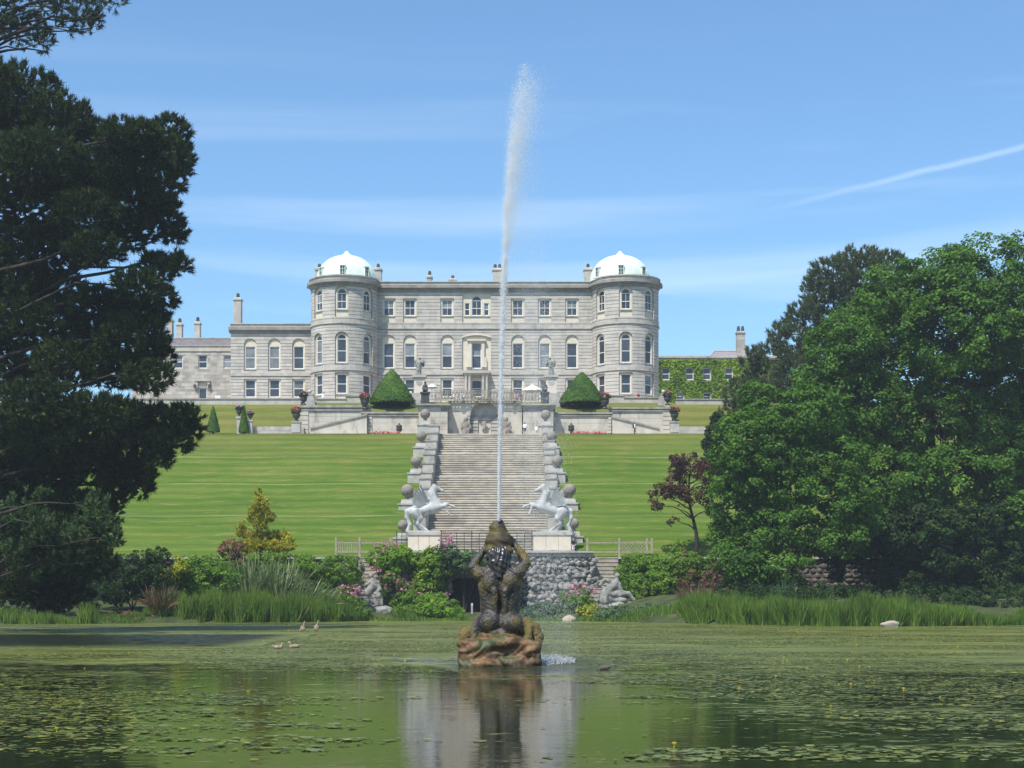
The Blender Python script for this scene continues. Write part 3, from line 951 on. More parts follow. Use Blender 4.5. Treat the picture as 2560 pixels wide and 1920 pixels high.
for (tcx, angs) in TC:
    Mp = cyl(tcx, HD, TR)
    a_l, a_r = -math.pi * 0.52 * TR, math.pi * 0.52 * TR
    cs = [math.radians(a) * TR for a in angs]
    ow = 34 * k0
    u_ops = [opn(c, ow, hz(806), hz(746.5), True) for c in cs]
    m_ops = [opn(c, ow, hz(924), hz(859), True) for c in cs]
    g_ops = [opn(c, ow, ZT - 0.2, hz(942)) for c in cs]
    H.storey(Mp, a_l, a_r, z_str2_t, z_cor_b, u_ops, du=0.7)
    H.storey(Mp, a_l, a_r, z_str1_t, z_str2_b, m_ops, du=0.7)
    H.storey(Mp, a_l, a_r, ZT - 0.5, z_str1_b, g_ops, du=0.7)
    for c, o in zip(cs, u_ops): H.window(Mp, c, 24 * k0, hz(787), hz(748), True, rec=o, bars='cross')
    for c, o in zip(cs, m_ops): H.window(Mp, c, 24 * k0, hz(918), hz(860), True, rec=o)
    for c, o in zip(cs, g_ops): H.window(Mp, c, 25 * k0, hz(994), hz(946), False, rec=o)
    mo = MB(); ring(mo, Mp, a_l, a_r, [(z_str2_b, z_str2_b + 0.16, 0.16), (z_str2_b + 0.163, z_str2_t - 0.1, 0.05), (z_str2_t - 0.097, z_str2_t, 0.09)], 0.6)
    mo.build('string_course', M['trim'], mansion)
    mo = MB(); ring(mo, Mp, a_l, a_r, [(z_str1_b, z_str1_b + 0.14, 0.14), (z_str1_b + 0.143, z_str1_t, 0.05)], 0.6)
    mo.build('string_course', M['trim'], mansion)
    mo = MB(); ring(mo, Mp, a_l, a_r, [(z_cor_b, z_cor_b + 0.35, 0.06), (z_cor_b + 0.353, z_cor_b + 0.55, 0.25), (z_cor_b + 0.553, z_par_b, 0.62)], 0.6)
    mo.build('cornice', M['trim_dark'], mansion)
    mo = MB(); ring(mo, Mp, a_l, a_r, [(z_par_b + 0.003, z_par_t - 0.1, 0.12), (z_par_t - 0.097, z_par_t + 0.1, 0.3)], 0.6)
    mo.build('parapet', M['trim'], mansion)
    MB().lathe([(TR - 0.6, 0), (TR - 0.6, z_par_t - ZT - 0.3)], (tcx, HD + 0.3, ZT), 40).build('tower_core', M['trim_dark'], mansion)
    # copper dome with ribs of seams, ogee finial and little windows
    dcx = tcx + (0.35 if tcx < 0 else -0.8)
    dz = z_par_t - 0.2
    rd = 74.5 * k0; hd = 3.95
    prof = [(rd + 0.1, 0), (rd + 0.1, 0.18)]
    for i in range(13):
        a = math.radians(6 + 72 * i / 12)
        prof.append((rd * math.cos(a) ** 0.92, 0.2 + hd * math.sin(a)))
    ztip = ZZ(629, HD) - dz
    z_l = prof[-1][1]
    prof += [(rd * 0.20, z_l + 0.12), (rd * 0.125, z_l + 0.3), (rd * 0.075, z_l + 0.55), (rd * 0.035, z_l + 0.8), (0.03, ztip)]
    dome = MB().lathe(prof, (dcx, HD, dz), 64).build('dome', M['copper'], mansion, smooth=True)
    sm = MB()
    for kk in range(28):
        a = 2 * math.pi * kk / 28
        sm.tube([(dcx + (r + 0.01) * math.sin(a), HD - (r + 0.01) * math.cos(a), dz + z) for r, z in prof[2:14]], 0.035, 4)
    sm.build('seam', M['copper'], dome)
    for ang in (-52, -2, 47):
        a = math.radians(ang)
        ww, zz0, zz1 = 0.85, 0.15, 1.75
        R2 = rd + 0.05
        Md = lambda u, z, d, a=a: (dcx + (R2 - d) * math.sin(a) + u * math.cos(a), HD - (R2 - d) * math.cos(a) + u * math.sin(a), dz + z)
        fr = MB()
        bar(fr, Md, -ww / 2, -ww / 2 + 0.09, zz0, zz1, -0.05, 1.1)
        bar(fr, Md, ww / 2 - 0.09, ww / 2, zz0, zz1, -0.05, 1.1)
        bar(fr, Md, -ww / 2 - 0.06, ww / 2 + 0.06, zz1 + 0.001, zz1 + 0.12, -0.08, 1.2)
        bar(fr, Md, -0.03, 0.03, zz0, zz1, 0.0, 0.06)
        for q in (0.35, 0.68): bar(fr, Md, -ww / 2 + 0.09, ww / 2 - 0.09, zz0 + (zz1 - zz0) * q, zz0 + (zz1 - zz0) * q + 0.05, 0.0, 0.055)
        w_ = fr.build('dome_window', M['copper'], dome)
        p = MB(); bar(p, Md, -ww / 2 + 0.05, ww / 2 - 0.05, zz0, zz1, 0.03, 0.07); p.build('pane', M['glass'], w_)
H.finish(300)
chimney(mansion, 788, 806, 668, 704, HD + 4, potpy=657)
chimney(mansion, 936, 953, 668, 704, HD + 4, potpy=657)
chimney(mansion, 1068, 1079, 687, 704, HD + 5, potpy=675)
chimney(mansion, 1123, 1140, 695, 704, HD + 5, potpy=686)
chimney(mansion, 1232, 1255, 669, 704, HD + 4, pots=2, potpy=658)
chimney(mansion, 1461, 1480, 668, 704, HD + 4, potpy=657)

# ---- left wing of the mansion
WD = 248.0
k1 = WD / F
wx = lambda px: XX(px, WD)
wz = lambda py: ZZ(py, WD)
wing = thing('side_wing', 'two storey granite wing with round headed windows left of the domed towers', 'house', (wx(677), WD, ZT))
Hw = House(wing, M['stone'])
fw = flat(WD)
a, b = wx(577), wx(782)
wc = [625.5, 686, 746.5]
mo_ = [opn(wx(p), 32 * k1, wz(928), wz(862), True) for p in wc]
go_ = [opn(wx(p), 32 * k1, ZT - 0.2, wz(947)) for p in wc]
Hw.storey(fw, a, b, wz(932), wz(833), mo_)
Hw.storey(fw, a, b, ZT - 0.5, wz(940), go_)
for p, o in zip(wc, mo_): Hw.window(fw, wx(p), 24.5 * k1, wz(922), wz(866), rec=o)
for p, o in zip(wc, go_): Hw.window(fw, wx(p), 24.5 * k1, wz(993), wz(949), rec=o)
mo = MB(); ring(mo, fw, a, b, [(wz(940), wz(940) + 0.14, 0.12), (wz(940) + 0.143, wz(932), 0.05)]); mo.build('string_course', M['trim'], wing)
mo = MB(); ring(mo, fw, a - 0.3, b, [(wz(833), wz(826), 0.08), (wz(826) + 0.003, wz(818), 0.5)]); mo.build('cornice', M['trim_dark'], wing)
mo = MB(); ring(mo, fw, a - 0.1, b, [(wz(818) + 0.003, wz(811), 0.12), (wz(811) + 0.003, wz(808.5), 0.25)]); mo.build('parapet', M['trim'], wing)
MB().box(a + 0.0, b, WD + 0.6, WD + 14, ZT - 0.5, wz(812)).build('rear_block', M['stone'], wing)
Hw.finish(200)
chimney(wing, 584, 602, 743, 810, WD + 1.5, 1.5, potpy=731)

# ---- lower service wing further left
SD = 252.0
k2 = SD / F
sx = lambda px: XX(px, SD)
sz = lambda py: ZZ(py, SD)
serv = thing('service_wing', 'low stone wing with slate roof and small doorway behind the left pine', 'house', (sx(490), SD, ZT))
Hs = House(serv, M['stone_warm'])
fs = flat(SD)
a, b = sx(330), sx(580)
so = [opn(sx(p), 22 * k2, sz(921), sz(888)) for p in (385, 446, 507, 570)]
do = [opn(sx(507), 21 * k2, ZT - 0.1, sz(970))]
Hs.storey(fs, a, b, ZT - 0.5, sz(879), so + do, ch=0.62, gap=0.02, depth=0.05)
for o in so: Hs.window(fs, o['c'], 21 * k2, o['z0'], o['z1'], d=0.24, rec=None)
Hs.window(fs, do[0]['c'], 20 * k2, ZT + 0.1, sz(971), d=0.24, rec=None)
mo = MB(); ring(mo, fs, a, b, [(sz(878.5), sz(876), 0.12), (sz(876) + 0.003, sz(865), 0.05), (sz(865) + 0.003, sz(863), 0.2)]); mo.build('parapet', M['trim'], serv)
sr = MB(); sr.prism([(a, sz(864)), (b - 0.1, sz(864)), (b - 0.1, sz(845)), (a, sz(845))], SD + 0.5, SD + 9); sr.build('roof', M['slate'], serv)
MB().box(a, b - 0.1, SD + 0.45, SD + 9.1, sz(845) + 0.003, sz(844) + 0.1).build('roof_ridge', M['trim'], serv)
MB().box(a, b - 0.1, SD + 0.4, SD + 9, ZT - 0.5, sz(864) - 0.02).build('rear_block', M['trim_dark'], serv)
hd_ = MB()
hd_.box(sx(488), sx(526), SD - 0.4, SD + 0.1, sz(953), sz(950))
for s in (-1, 1): hd_.box(sx(507 + s * 15) - 0.18, sx(507 + s * 15) + 0.18, SD - 0.25, SD + 0.1, sz(970), sz(953.2))
hd_.build('door_hood', M['trim'], serv)
for px in (488, 524): MB().box(sx(px) - 0.15, sx(px) + 0.15, SD - 0.45, SD - 0.15, sz(970), sz(962), tx=-0.06, ty=-0.06).build('wall_lantern', M['iron'], serv)
for p in (446, 507, 570):
    lt = MB(); lt.box(sx(p) - 1.05, sx(p) + 1.05, SD - 0.06, SD + 0.1, sz(887.5), sz(882.5)); lt.build('lintel', M['trim'], serv)
for p0, p1, t, pt in ((416, 430, 796, 779), (441, 454, 806, 794), (486, 499, 803, 791)):
    chimney(serv, p0, p1, t, 848, SD + 4, 1.3, potpy=pt)
gr = MB()
gx0, gx1 = sx(531), sx(600); gz0, gz1 = sz(842), sz(823)
gr.add([(gx0, SD + 10, gz0), (gx1, SD + 10, gz0), (gx1, SD + 16, gz0), (gx0, SD + 16, gz0), (gx0 + 3.0, SD + 12.9, gz1), (gx1 - 1, SD + 12.9, gz1)],
       [(0, 1, 5, 4), (1, 2, 5), (2, 3, 4, 5), (3, 0, 4), (0, 3, 2, 1)])
g_ = gr.build('glass_roof', M['glass_roof'], serv)
for i in range(1, 7):
    t = i / 7
    MB().tube([(gx0 + (gx1 - gx0) * t, SD + 9.97, gz0), (gx0 + 3 + (gx1 - gx0 - 4) * t, SD + 12.9, gz1 + 0.03)], 0.06, 4).build('glazing_bar', M['trim'], g_)
Hs.finish(150)

# ---- ivy-grown range at the right
ID = 262.0
k3 = ID / F
ix = lambda px: XX(px, ID)
iz = lambda py: ZZ(py, ID)
ivyh = thing('ivy_covered_range', 'low range smothered in bright ivy right of the right hand tower', 'house', (ix(1760), ID, ZT))
Hi = House(ivyh, M['stone_warm'])
fi = flat(ID)
a, b = ix(1630), ix(1960)
io = [opn(ix(p), 19 * k3, iz(950), iz(920)) for p in (1664, 1724, 1767, 1822)] + [opn(ix(p), 19 * k3, iz(1000), iz(982)) for p in (1700, 1767)]
Hi.storey(fi, a, b, ZT - 0.5, iz(905), io, ch=0.6, gap=0.02, depth=0.05)
for o in io: Hi.window(fi, o['c'], o['w'], o['z0'], o['z1'], d=0.18, rec=None)
mo = MB(); ring(mo, fi, a, b, [(iz(905), iz(895), 0.1), (iz(895) + 0.003, iz(890), 0.3)]); mo.build('parapet', M['trim'], ivyh)
MB().box(a, b, ID + 0.4, ID + 12, ZT - 0.5, iz(892)).build('rear_block', M['trim_dark'], ivyh)
rf = MB()
x0, x1, x2, x3 = ix(1772), ix(1800), ix(1905), ix(1935)
rf.add([(x0, ID + 3, iz(892)), (x3, ID + 3, iz(892)), (x3, ID + 11, iz(892)), (x0, ID + 11, iz(892)), (x1, ID + 7, iz(862)), (x2, ID + 7, iz(862))],
       [(0, 1, 5, 4), (1, 2, 5), (2, 3, 4, 5), (3, 0, 4), (0, 3, 2, 1)])
rf.build('roof', M['slate'], ivyh)
rd_ = MB().tube([(x0, ID + 2.96, iz(892)), (x1, ID + 7, iz(862) + 0.05), (x2, ID + 7, iz(862) + 0.05)], 0.12, 5).build('roof_ridge', M['trim'], ivyh)
chimney(ivyh, 1842, 1863, 827, 863, ID + 6, 1.2, pots=2, potpy=814, mat_=M['stone_warm'])
Hi.finish(120)


# ------------------------------------------------------------------ organic shapes: smooth union of capsules and ellipsoids, surface nets
def sdf_mesh(prims, vox, k, noise=None, pad=None):
    """prims: ('c', a, b, ra, rb) | ('e', c, r[, 3x3]) | ('b', c, half, round); a leading '-' carves"""
    pad = pad or ((max(k) if hasattr(k, '__len__') else k) + 3 * vox)
    bbs = []
    for p in prims:
        t = p[0][-1]
        if t == 'c':
            a, b = np.array(p[1], float), np.array(p[2], float); r = max(p[3], p[4])
            bbs.append((np.minimum(a, b) - r, np.maximum(a, b) + r))
        elif t == 'e':
            c, r = np.array(p[1], float), np.array(p[2], float)
            R = max(r) if len(p) > 3 else r
            bbs.append((c - R, c + R))
        else:
            c, h = np.array(p[1], float), np.array(p[2], float); bbs.append((c - h - p[3], c + h + p[3]))
    pos = [b for b, p in zip(bbs, prims) if p[0][0] != '-']
    lo = np.min([b[0] for b in pos], 0) - pad
    hi = np.max([b[1] for b in pos], 0) + pad
    n = np.ceil((hi - lo) / vox).astype(int) + 1
    ax = [lo[i] + vox * np.arange(n[i]) for i in range(3)]
    f = np.full(n, 9.0)
    ks = list(k) if hasattr(k, '__len__') else [k] * len(prims)
    for p, (bl, bh), k in zip(prims, bbs, ks):
        i0 = np.maximum(0, np.floor((bl - pad - lo) / vox).astype(int))
        i1 = np.minimum(n, np.ceil((bh + pad - lo) / vox).astype(int) + 1)
        if np.any(i1 <= i0): continue
        sl = tuple(slice(a, b) for a, b in zip(i0, i1))
        P = np.stack(np.meshgrid(*[ax[i][sl[i]] for i in range(3)], indexing='ij'), -1)
        t = p[0][-1]
        if t == 'c':
            a, b = np.array(p[1], float), np.array(p[2], float)
            ab = b - a
            tt = np.clip(((P - a) @ ab) / max(ab @ ab, 1e-9), 0, 1)
            d = np.linalg.norm(P - a - tt[..., None] * ab, axis=-1) - (p[3] + (p[4] - p[3]) * tt)
        elif t == 'e':
            q = P - np.array(p[1], float)
            if len(p) > 3: q = q @ np.array(p[3], float)
            r = np.array(p[2], float)
            k0_ = np.linalg.norm(q / r, axis=-1); k1_ = np.linalg.norm(q / (r * r), axis=-1)
            d = k0_ * (k0_ - 1) / np.maximum(k1_, 1e-9)
        else:
            q = np.abs(P - np.array(p[1], float)) - np.array(p[2], float)
            d = np.linalg.norm(np.maximum(q, 0), axis=-1) + np.minimum(q.max(-1), 0) - p[3]
        g = f[sl]
        if p[0][0] == '-':
            d = -d
            h = np.maximum(k - np.abs(g - d), 0) / k
            f[sl] = np.maximum(g, d) + h * h * k / 4
        else:
            h = np.maximum(k - np.abs(g - d), 0) / k
            f[sl] = np.minimum(g, d) - h * h * k / 4
    if noise is not None:
        f += noise(*np.meshgrid(*ax, indexing='ij'))
    ins = f < 0
    c = [ins[a:n[0] - 1 + a, b:n[1] - 1 + b, d:n[2] - 1 + d] for a in (0, 1) for b in (0, 1) for d in (0, 1)]
    cnt = sum(x.astype(np.int8) for x in c)
    act = (cnt > 0) & (cnt < 8)
    idx = np.full(act.shape, -1, int)
    I = np.argwhere(act)
    idx[act] = np.arange(len(I))
    acc = np.zeros((len(I), 3)); num = np.zeros(len(I))
    cor = [(a, b, d) for a in (0, 1) for b in (0, 1) for d in (0, 1)]
    for i in range(8):
        for j in range(i + 1, 8):
            dd = np.abs(np.array(cor[i]) - np.array(cor[j]))
            if dd.sum() != 1: continue
            A = I + cor[i]; Bq = I + cor[j]
            fa = f[A[:, 0], A[:, 1], A[:, 2]]; fb = f[Bq[:, 0], Bq[:, 1], Bq[:, 2]]
            cr = (fa < 0) != (fb < 0)
            t = np.where(cr, fa / np.where(cr, fa - fb, 1), 0)
            acc += np.where(cr[:, None], A + (Bq - A) * t[:, None], 0); num += cr
    V = lo + vox * acc / num[:, None]
    quads = []
    for axn in range(3):
        sl0 = [slice(1, -1)] * 3; sl0[axn] = slice(0, -1)
        sl1 = [slice(1, -1)] * 3; sl1[axn] = slice(1, None)
        a = ins[tuple(sl0)]; b = ins[tuple(sl1)]
        for flip in (False, True):
            E = np.argwhere((a & ~b) if not flip else (~a & b))
            if not len(E): continue
            E = E + 1; E[:, axn] -= 1
            u, v = (axn + 1) % 3, (axn + 2) % 3
            def cell(du, dv):
                q = E.copy(); q[:, u] += du; q[:, v] += dv
                return idx[q[:, 0], q[:, 1], q[:, 2]]
            Q = np.stack([cell(-1, -1), cell(0, -1), cell(0, 0), cell(-1, 0)], -1)
            quads.append(Q[:, ::-1] if flip else Q)
    Q = np.concatenate(quads)
    Q = Q[(Q >= 0).all(1)]
    return V, Q


def sdf_part(name, prims, vox, k, mats, parent=None, xf=None, noise=None, mi=None, **kw):
    V, Q = sdf_mesh(prims, vox, k, noise)
    m = mi(V[Q].mean(1)) if mi else None
    if xf is not None: V = xf(V)
    me = mesh_np(name, V, Q, mats if isinstance(mats, list) else [mats], m, smooth=True)
    return place(name, me, parent, **kw)


# ------------------------------------------------------------------ terrace walls in front of the house
def bxp(mb, px0, px1, py0, py1, D, depth, m=None, zb=None):
    """box whose front face at distance D fills the given rows and columns of the photograph"""
    mb.box(XX(px0, D), XX(px1, D), D, D + depth, ZZ(py1, D) if zb is None else zb, ZZ(py0, D), m)
    return mb


def coursed(parent, name, px0, px1, ztop, zbot, D, depth, ch, bl, m, gap=0.03, seed=0):
    """a wall face laid of separate blocks"""
    r = random.Random(seed)
    x0, x1 = XX(px0, D), XX(px1, D)
    n = max(1, round((ztop - zbot) / ch))
    h = (ztop - zbot) / n
    for i in range(n):
        x = x0
        first = True
        while x < x1 - 0.01:
            w = bl * r.uniform(0.75, 1.3) * (0.55 if (first and i % 2) else 1)
            first = False
            xe = min(x1, x + w)
            if x1 - xe < bl * 0.3: xe = x1
            mb = MB(); mb.box(x, xe - gap, D - r.uniform(0, 0.018), D + depth, zbot + i * h, zbot + (i + 1) * h - gap)
            mb.build(name, m, parent)
            x = xe


def retaining(label, px0, px1, py_cap0, py_cap1, D, zb, seed, depth=1.0, pilasters=()):
    w = thing('terrace_wall', label, 'wall', (XX((px0 + px1) / 2, D), D, zb))
    zt = ZZ(py_cap1, D)
    bk = MB(); bk.box(XX(px0, D), XX(px1, D), D + 0.04, D + depth, zb - 0.3, zt); bk.build('wall_core', M['wall_old'], w)
    coursed(w, 'stone_block', px0, px1, zt - 0.003, zb, D, 0.2, 0.85, 2.0, M['wall_old'], 0.025, seed)
    cp = MB()
    h = ZZ(py_cap0, D) - zt
    cp.box(XX(px0, D) - 0.1, XX(px1, D) + 0.1, D - 0.2, D + depth + 0.2, zt, zt + h * 0.25)
    cp.box(XX(px0, D), XX(px1, D), D - 0.06, D + depth + 0.1, zt + h * 0.253, zt + h * 0.55)
    cp.box(XX(px0, D) - 0.15, XX(px1, D) + 0.15, D - 0.3, D + depth + 0.3, zt + h * 0.553, zt + h)
    cp.build('coping', M['wall_cap'], w)
    for a, b in pilasters:
        n = 6
        for i in range(n):
            z0 = zb + (zt - zb) * i / n; z1 = zb + (zt - zb) * (i + 1) / n - 0.09
            MB().box(XX(a, D), XX(b, D), D - 0.14, D + 0.05, z0, z1).build('quoin', M['wall_old'], w)
    return w


retaining('tall stained terrace wall with banded end pier at the left', 747, 925, 1013, 1027, 227.0, ZM, 1, pilasters=((748, 771),))
retaining('tall stained terrace wall with banded end pier at the right', 1525, 1680, 1018, 1029, 227.0, ZM, 2, pilasters=((1657, 1679),))
retaining('lower terrace wall with dark urn, left of the stairs', 905, 1047, 1030, 1040, 224.5, ZM, 3, 2.4, ((921, 930),))
retaining('lower terrace wall with dark urn, right of the stairs', 1386, 1529, 1031, 1041, 224.5, ZM, 4, 2.4, ((1521, 1528),))


def stair_ramp(label, pa, pb, D, seed):
    """stair ramp in front of the wall: solid cheek with a sloping coping"""
    w = thing('ramp_wall', label, 'wall', (XX((pa[0] + pb[0]) / 2, D), D, ZM))
    a = W(pa[0], pa[1], D); b = W(pb[0], pb[1], D)
    if a.x > b.x: a, b = b, a
    MB().prism([(a.x, ZM - 0.2), (b.x, ZM - 0.2), (b.x, b.z), (a.x, a.z)], D, D + 0.5).build('cheek', M['wall_old'], w)
    MB().prism([(a.x - 0.1, a.z), (b.x + 0.1, b.z), (b.x + 0.1, b.z + 0.22), (a.x - 0.1, a.z + 0.22)], D - 0.18, D + 0.7).build('coping', M['wall_cap'], w)


stair_ramp('stone stair ramp with sloping coping rising rightwards at the left wall', (777, 1073), (917, 1038), 223.6, 1)
stair_ramp('stone stair ramp with sloping coping falling rightwards at the right wall', (1531, 1044), (1649, 1074), 223.6, 2)
for lb, p0, p1 in (('low pale stone kerb wall on the grass left of the terrace', 625, 760), ('low pale stone kerb wall on the grass right of the terrace', 1680, 1800)):
    w = thing('kerb_wall', lb, 'wall', (XX((p0 + p1) / 2, 226.4), 226.4, ZM))
    coursed(w, 'stone_block', p0, p1, ZZ(1066, 226.4), ZM - 0.2, 226.4, 0.4, 0.7, 1.8, M['block'], 0.02, int(p0))

# centre block with the niche
cbk = thing('terrace_pavilion', 'central stone front with arched niche between the two wall blocks', 'wall', (XX(1213, 224), 224, ZM))
for p0, p1, q in ((1042, 1123, (1044, 1054)), (1303, 1388, (1377, 1386))):
    D = 223.0
    MB().box(XX(p0 + 5, D), XX(p1 - 4, D), D + 0.05, D + 8, ZM - 0.3, ZZ(1016, D)).build('wall_core', M['wall_old'], cbk)
    coursed(cbk, 'stone_block', p0 + 5, p1 - 4, ZZ(1028, D), ZM, D, 0.3, 0.9, 2.1, M['wall_old'], 0.025, p0)
    coursed(cbk, 'stone_block', p0 + 5, p1 - 4, ZZ(1018, D), ZZ(1028, D) + 0.01, D + 0.06, 0.3, 0.6, 2.4, M['trim_dark'], 0.02, p0 + 1)
    cp = MB()
    cp.box(XX(p0 + 1, D), XX(p1, D), D - 0.25, D + 8, ZZ(1017.5, D), ZZ(1014, D))
    cp.box(XX(p0 - 1, D), XX(p1 + 2, D), D - 0.5, D + 8.2, ZZ(1014, D) + 0.003, ZZ(1010, D))
    cp.build('cornice', M['wall_cap'], cbk)
D = 225.0
x0, x1 = XX(1121, D), XX(1305, D)
zc = ZZ(1008, D)
ac = XX(1211.5, D); ar = 36 * D / F
za = ZZ(1040, D)
core = [opn(ac, 2 * ar, ZM - 0.3, za, True)]
cm = MB()
for (ul, ur, zs) in pieces(x0, x1, ZM - 0.3, zc, core):
    slab(cm, flat(D), ul, ur, zs, 0.0, 0.9)
cm.build('wall', M['wall_old'], cbk)
MB().box(x0, x1, D + 0.9, D + 6, ZM - 0.3, zc - 0.05).build('niche_back', M['block'], cbk)
for i in range(11):
    a0, a1 = math.pi * i / 11 + 0.012, math.pi * (i + 1) / 11 - 0.012
    P = [(ac + q * math.cos(a), za + q * math.sin(a)) for q, a in ((ar + 0.5, a0), (ar + 0.5, a1), (ar, a1), (ar, a0))]
    MB().prism(P, D - 0.12, D + 0.3).build('arch_stone', M['block'], cbk)
for s in (-1, 1):
    for j in range(6):
        z0 = ZM + (za - ZM) * j / 6
        xa = ac + s * (ar + 0.05); xb = ac + s * (ar + 0.95)
        MB().box(min(xa, xb), max(xa, xb), D - 0.22, D + 0.1, z0, z0 + (za - ZM) / 6 - 0.11).build('rusticated_block', M['block'], cbk)
        xa = ac + s * (ar - 1.1); xb = ac + s * (ar - 0.1)
        MB().box(min(xa, xb), max(xa, xb), D + 0.55, D + 1.2, z0, z0 + (za - ZM) / 6 - 0.1).build('rusticated_block', M['block'], cbk)
lin = MB(); lin.box(ac - ar, ac + ar, D + 0.5, D + 1.3, za - 0.5, za - 0.1); lin.build('lintel', M['wall_cap'], cbk)
MB().box(ac - ar + 1.15, ac + ar - 1.15, D + 0.75, D + 1.0, ZM, za - 0.55).build('niche_panel', M['wall_old'], cbk)
cp = MB()
cp.box(x0, x1, D - 0.25, D + 6, zc, zc + 0.3)
cp.build('cornice', M['wall_cap'], cbk)

# the dark figures in the niches either side of the arch: triton-like terms
for px, lb in ((1165, 'dark grotesque stone figure in the niche left of the arch'), (1266, 'dark grotesque stone figure in the niche right of the arch')):
    b = W(px, 1085, 224.0); t = 224 / F
    pr = [('e', (0, 0, 8 * t), (11 * t, 7 * t, 9 * t)), ('e', (0, 0, 22 * t), (9 * t, 6 * t, 12 * t)), ('e', (0, -1 * t, 36 * t), (5 * t, 5 * t, 6 * t)),
          ('c', (-8 * t, 0, 28 * t), (-11 * t, -3 * t, 14 * t), 3.5 * t, 2.5 * t), ('c', (8 * t, 0, 28 * t), (11 * t, -3 * t, 14 * t), 3.5 * t, 2.5 * t),
          ('c', (-6 * t, -2 * t, 5 * t), (-4 * t, -7 * t, 0), 3 * t, 2 * t), ('c', (6 * t, -2 * t, 5 * t), (4 * t, -7 * t, 0), 3 * t, 2 * t)]
    sdf_part('niche_figure', pr, 0.07, 0.18, M['ball'], None, lambda V, b=b: V + np.array(b), lambda x, y, z: 0.05 * np.sin(6 * x) * np.sin(7 * z + 1),
             label=lb, cat='statue', group='niche figures')
b = W(1211, 1085, 225.2); t = 225 / F
sdf_part('niche_figure', [('e', (0, 0, 12 * t), (5 * t, 4 * t, 12 * t)), ('e', (0, 0, 26 * t), (4.4 * t, 3.5 * t, 8 * t)), ('e', (0, -t, 37 * t), (2.4 * t, 2.5 * t, 3 * t)),
                          ('c', (-4 * t, 0, 30 * t), (-7 * t, -2 * t, 20 * t), 1.6 * t, 1.3 * t), ('c', (4 * t, 0, 30 * t), (6 * t, -2 * t, 38 * t), 1.6 * t, 1.3 * t)],
         0.07, 0.12, M['statue_stone'], None, lambda V: V + np.array(b), label='pale stone figure under the central arch of the terrace front', cat='statue', group='niche figures')

# iron railing of the balcony
D = 224.2
rail = thing('iron_balcony_rail', 'ornate lichen gold railing of the balcony over the arched niche', 'railing', (XX(1213, D), D, zc))
zr0, zr1 = ZZ(1007, D), ZZ(976, D)
panels = [(1086, 1116), (1118, 1150), (1152, 1184), (1186, 1214), (1216, 1246), (1248, 1278), (1280, 1310), (1312, 1342)]
for a, b_ in panels:
    xa, xb = XX(a, D), XX(b_, D)
    arch_up = 0.0
    pm = MB()
    pm.box(xa, xb, D, D + 0.1, zr1 - 0.1, zr1)
    pm.box(xa, xb, D, D + 0.1, zr0 + 0.28, zr0 + 0.36)
    pm.box(xa, xa + 0.12, D - 0.02, D + 0.12, zr0, zr1 + 0.1)
    pm.box(xb - 0.12, xb, D - 0.02, D + 0.12, zr0, zr1 + 0.1)
    n = 4
    for i in range(n):
        xc = xa + (xb - xa) * (i + 0.5) / n
        zc_ = (zr0 + zr1) / 2 + 0.12
        rr = (xb - xa) / n * 0.46
        for s in (1, -1):
            pts = [(xc + s * rr * math.cos(q) * (1 - 0.09 * j), D + 0.05, zc_ + s * 0.32 + rr * 1.1 * math.sin(q) * (1 - 0.09 * j)) for j, q in enumerate(np.linspace(0, 2.2 * math.pi, 9))]
            pm.tube(pts, 0.055, 4)
        pm.tube([(xc - rr, D + 0.05, zr0 + 0.3), (xc + rr, D + 0.05, zr1 - 0.05)], 0.045, 4)
    pm.build('railing_panel', M['iron_rail'], rail)

# ---- house terrace parapet
HPD = 235.6
par = thing('terrace_parapet', 'long low stone parapet along the edge of the house terrace', 'wall', (XX(1200, HPD), HPD, ZT))
for p0, p1, y0 in ((300, 752, 996), (790, 866, 996), (864, 922, 989), (1380, 1520, 996), (1560, 1660, 993), (1518, 1562, 988), (1690, 1900, 997)):
    z1 = ZZ(y0, HPD)
    z0 = ZZ(1006.5, HPD)
    coursed(par, 'parapet_block', p0, p1, z1 - 0.16, z0 - 0.3, HPD, 0.5, 0.9, 2.4, M['trim'], 0.02, p0)
    MB().box(XX(p0, HPD) - 0.05, XX(p1, HPD) + 0.05, HPD - 0.12, HPD + 0.6, z1 - 0.157, z1).build('coping', M['wall_cap'], par)
# scroll piers with little finials at the ends of the parapet
for px, s, lb in ((773, 1, 'left'), (1660, -1, 'right')):
    D = 233.5
    pr = thing('scroll_pier', 'tapering stone pier with small pale ball finial at the %s parapet end' % lb, 'pier', tuple(W(px, 1016, D)), 'parapet end piers')
    x = XX(px, D); z0 = ZZ(1018, D); z1 = ZZ(981, D)
    MB().prism([(x - 0.85, z0), (x + 0.85, z0), (x + 0.8, z0 + 1.0), (x + 0.5, z1 - 0.35), (x - 0.5, z1 - 0.35), (x - 0.8, z0 + 1.0)], D, D + 1.2).build('shaft', M['block'], pr)
    MB().box(x - 0.55, x + 0.55, D - 0.06, D + 1.3, z1 - 0.347, z1 - 0.2).build('cap', M['block'], pr)
    MB().lathe([(0.1, 0), (0.16, 0.1), (0.3, 0.3), (0.32, 0.45), (0.2, 0.62), (0.02, 0.7)], (x, D + 0.6, z1 - 0.2), 12).build('finial', M['marble'], pr, smooth=True)


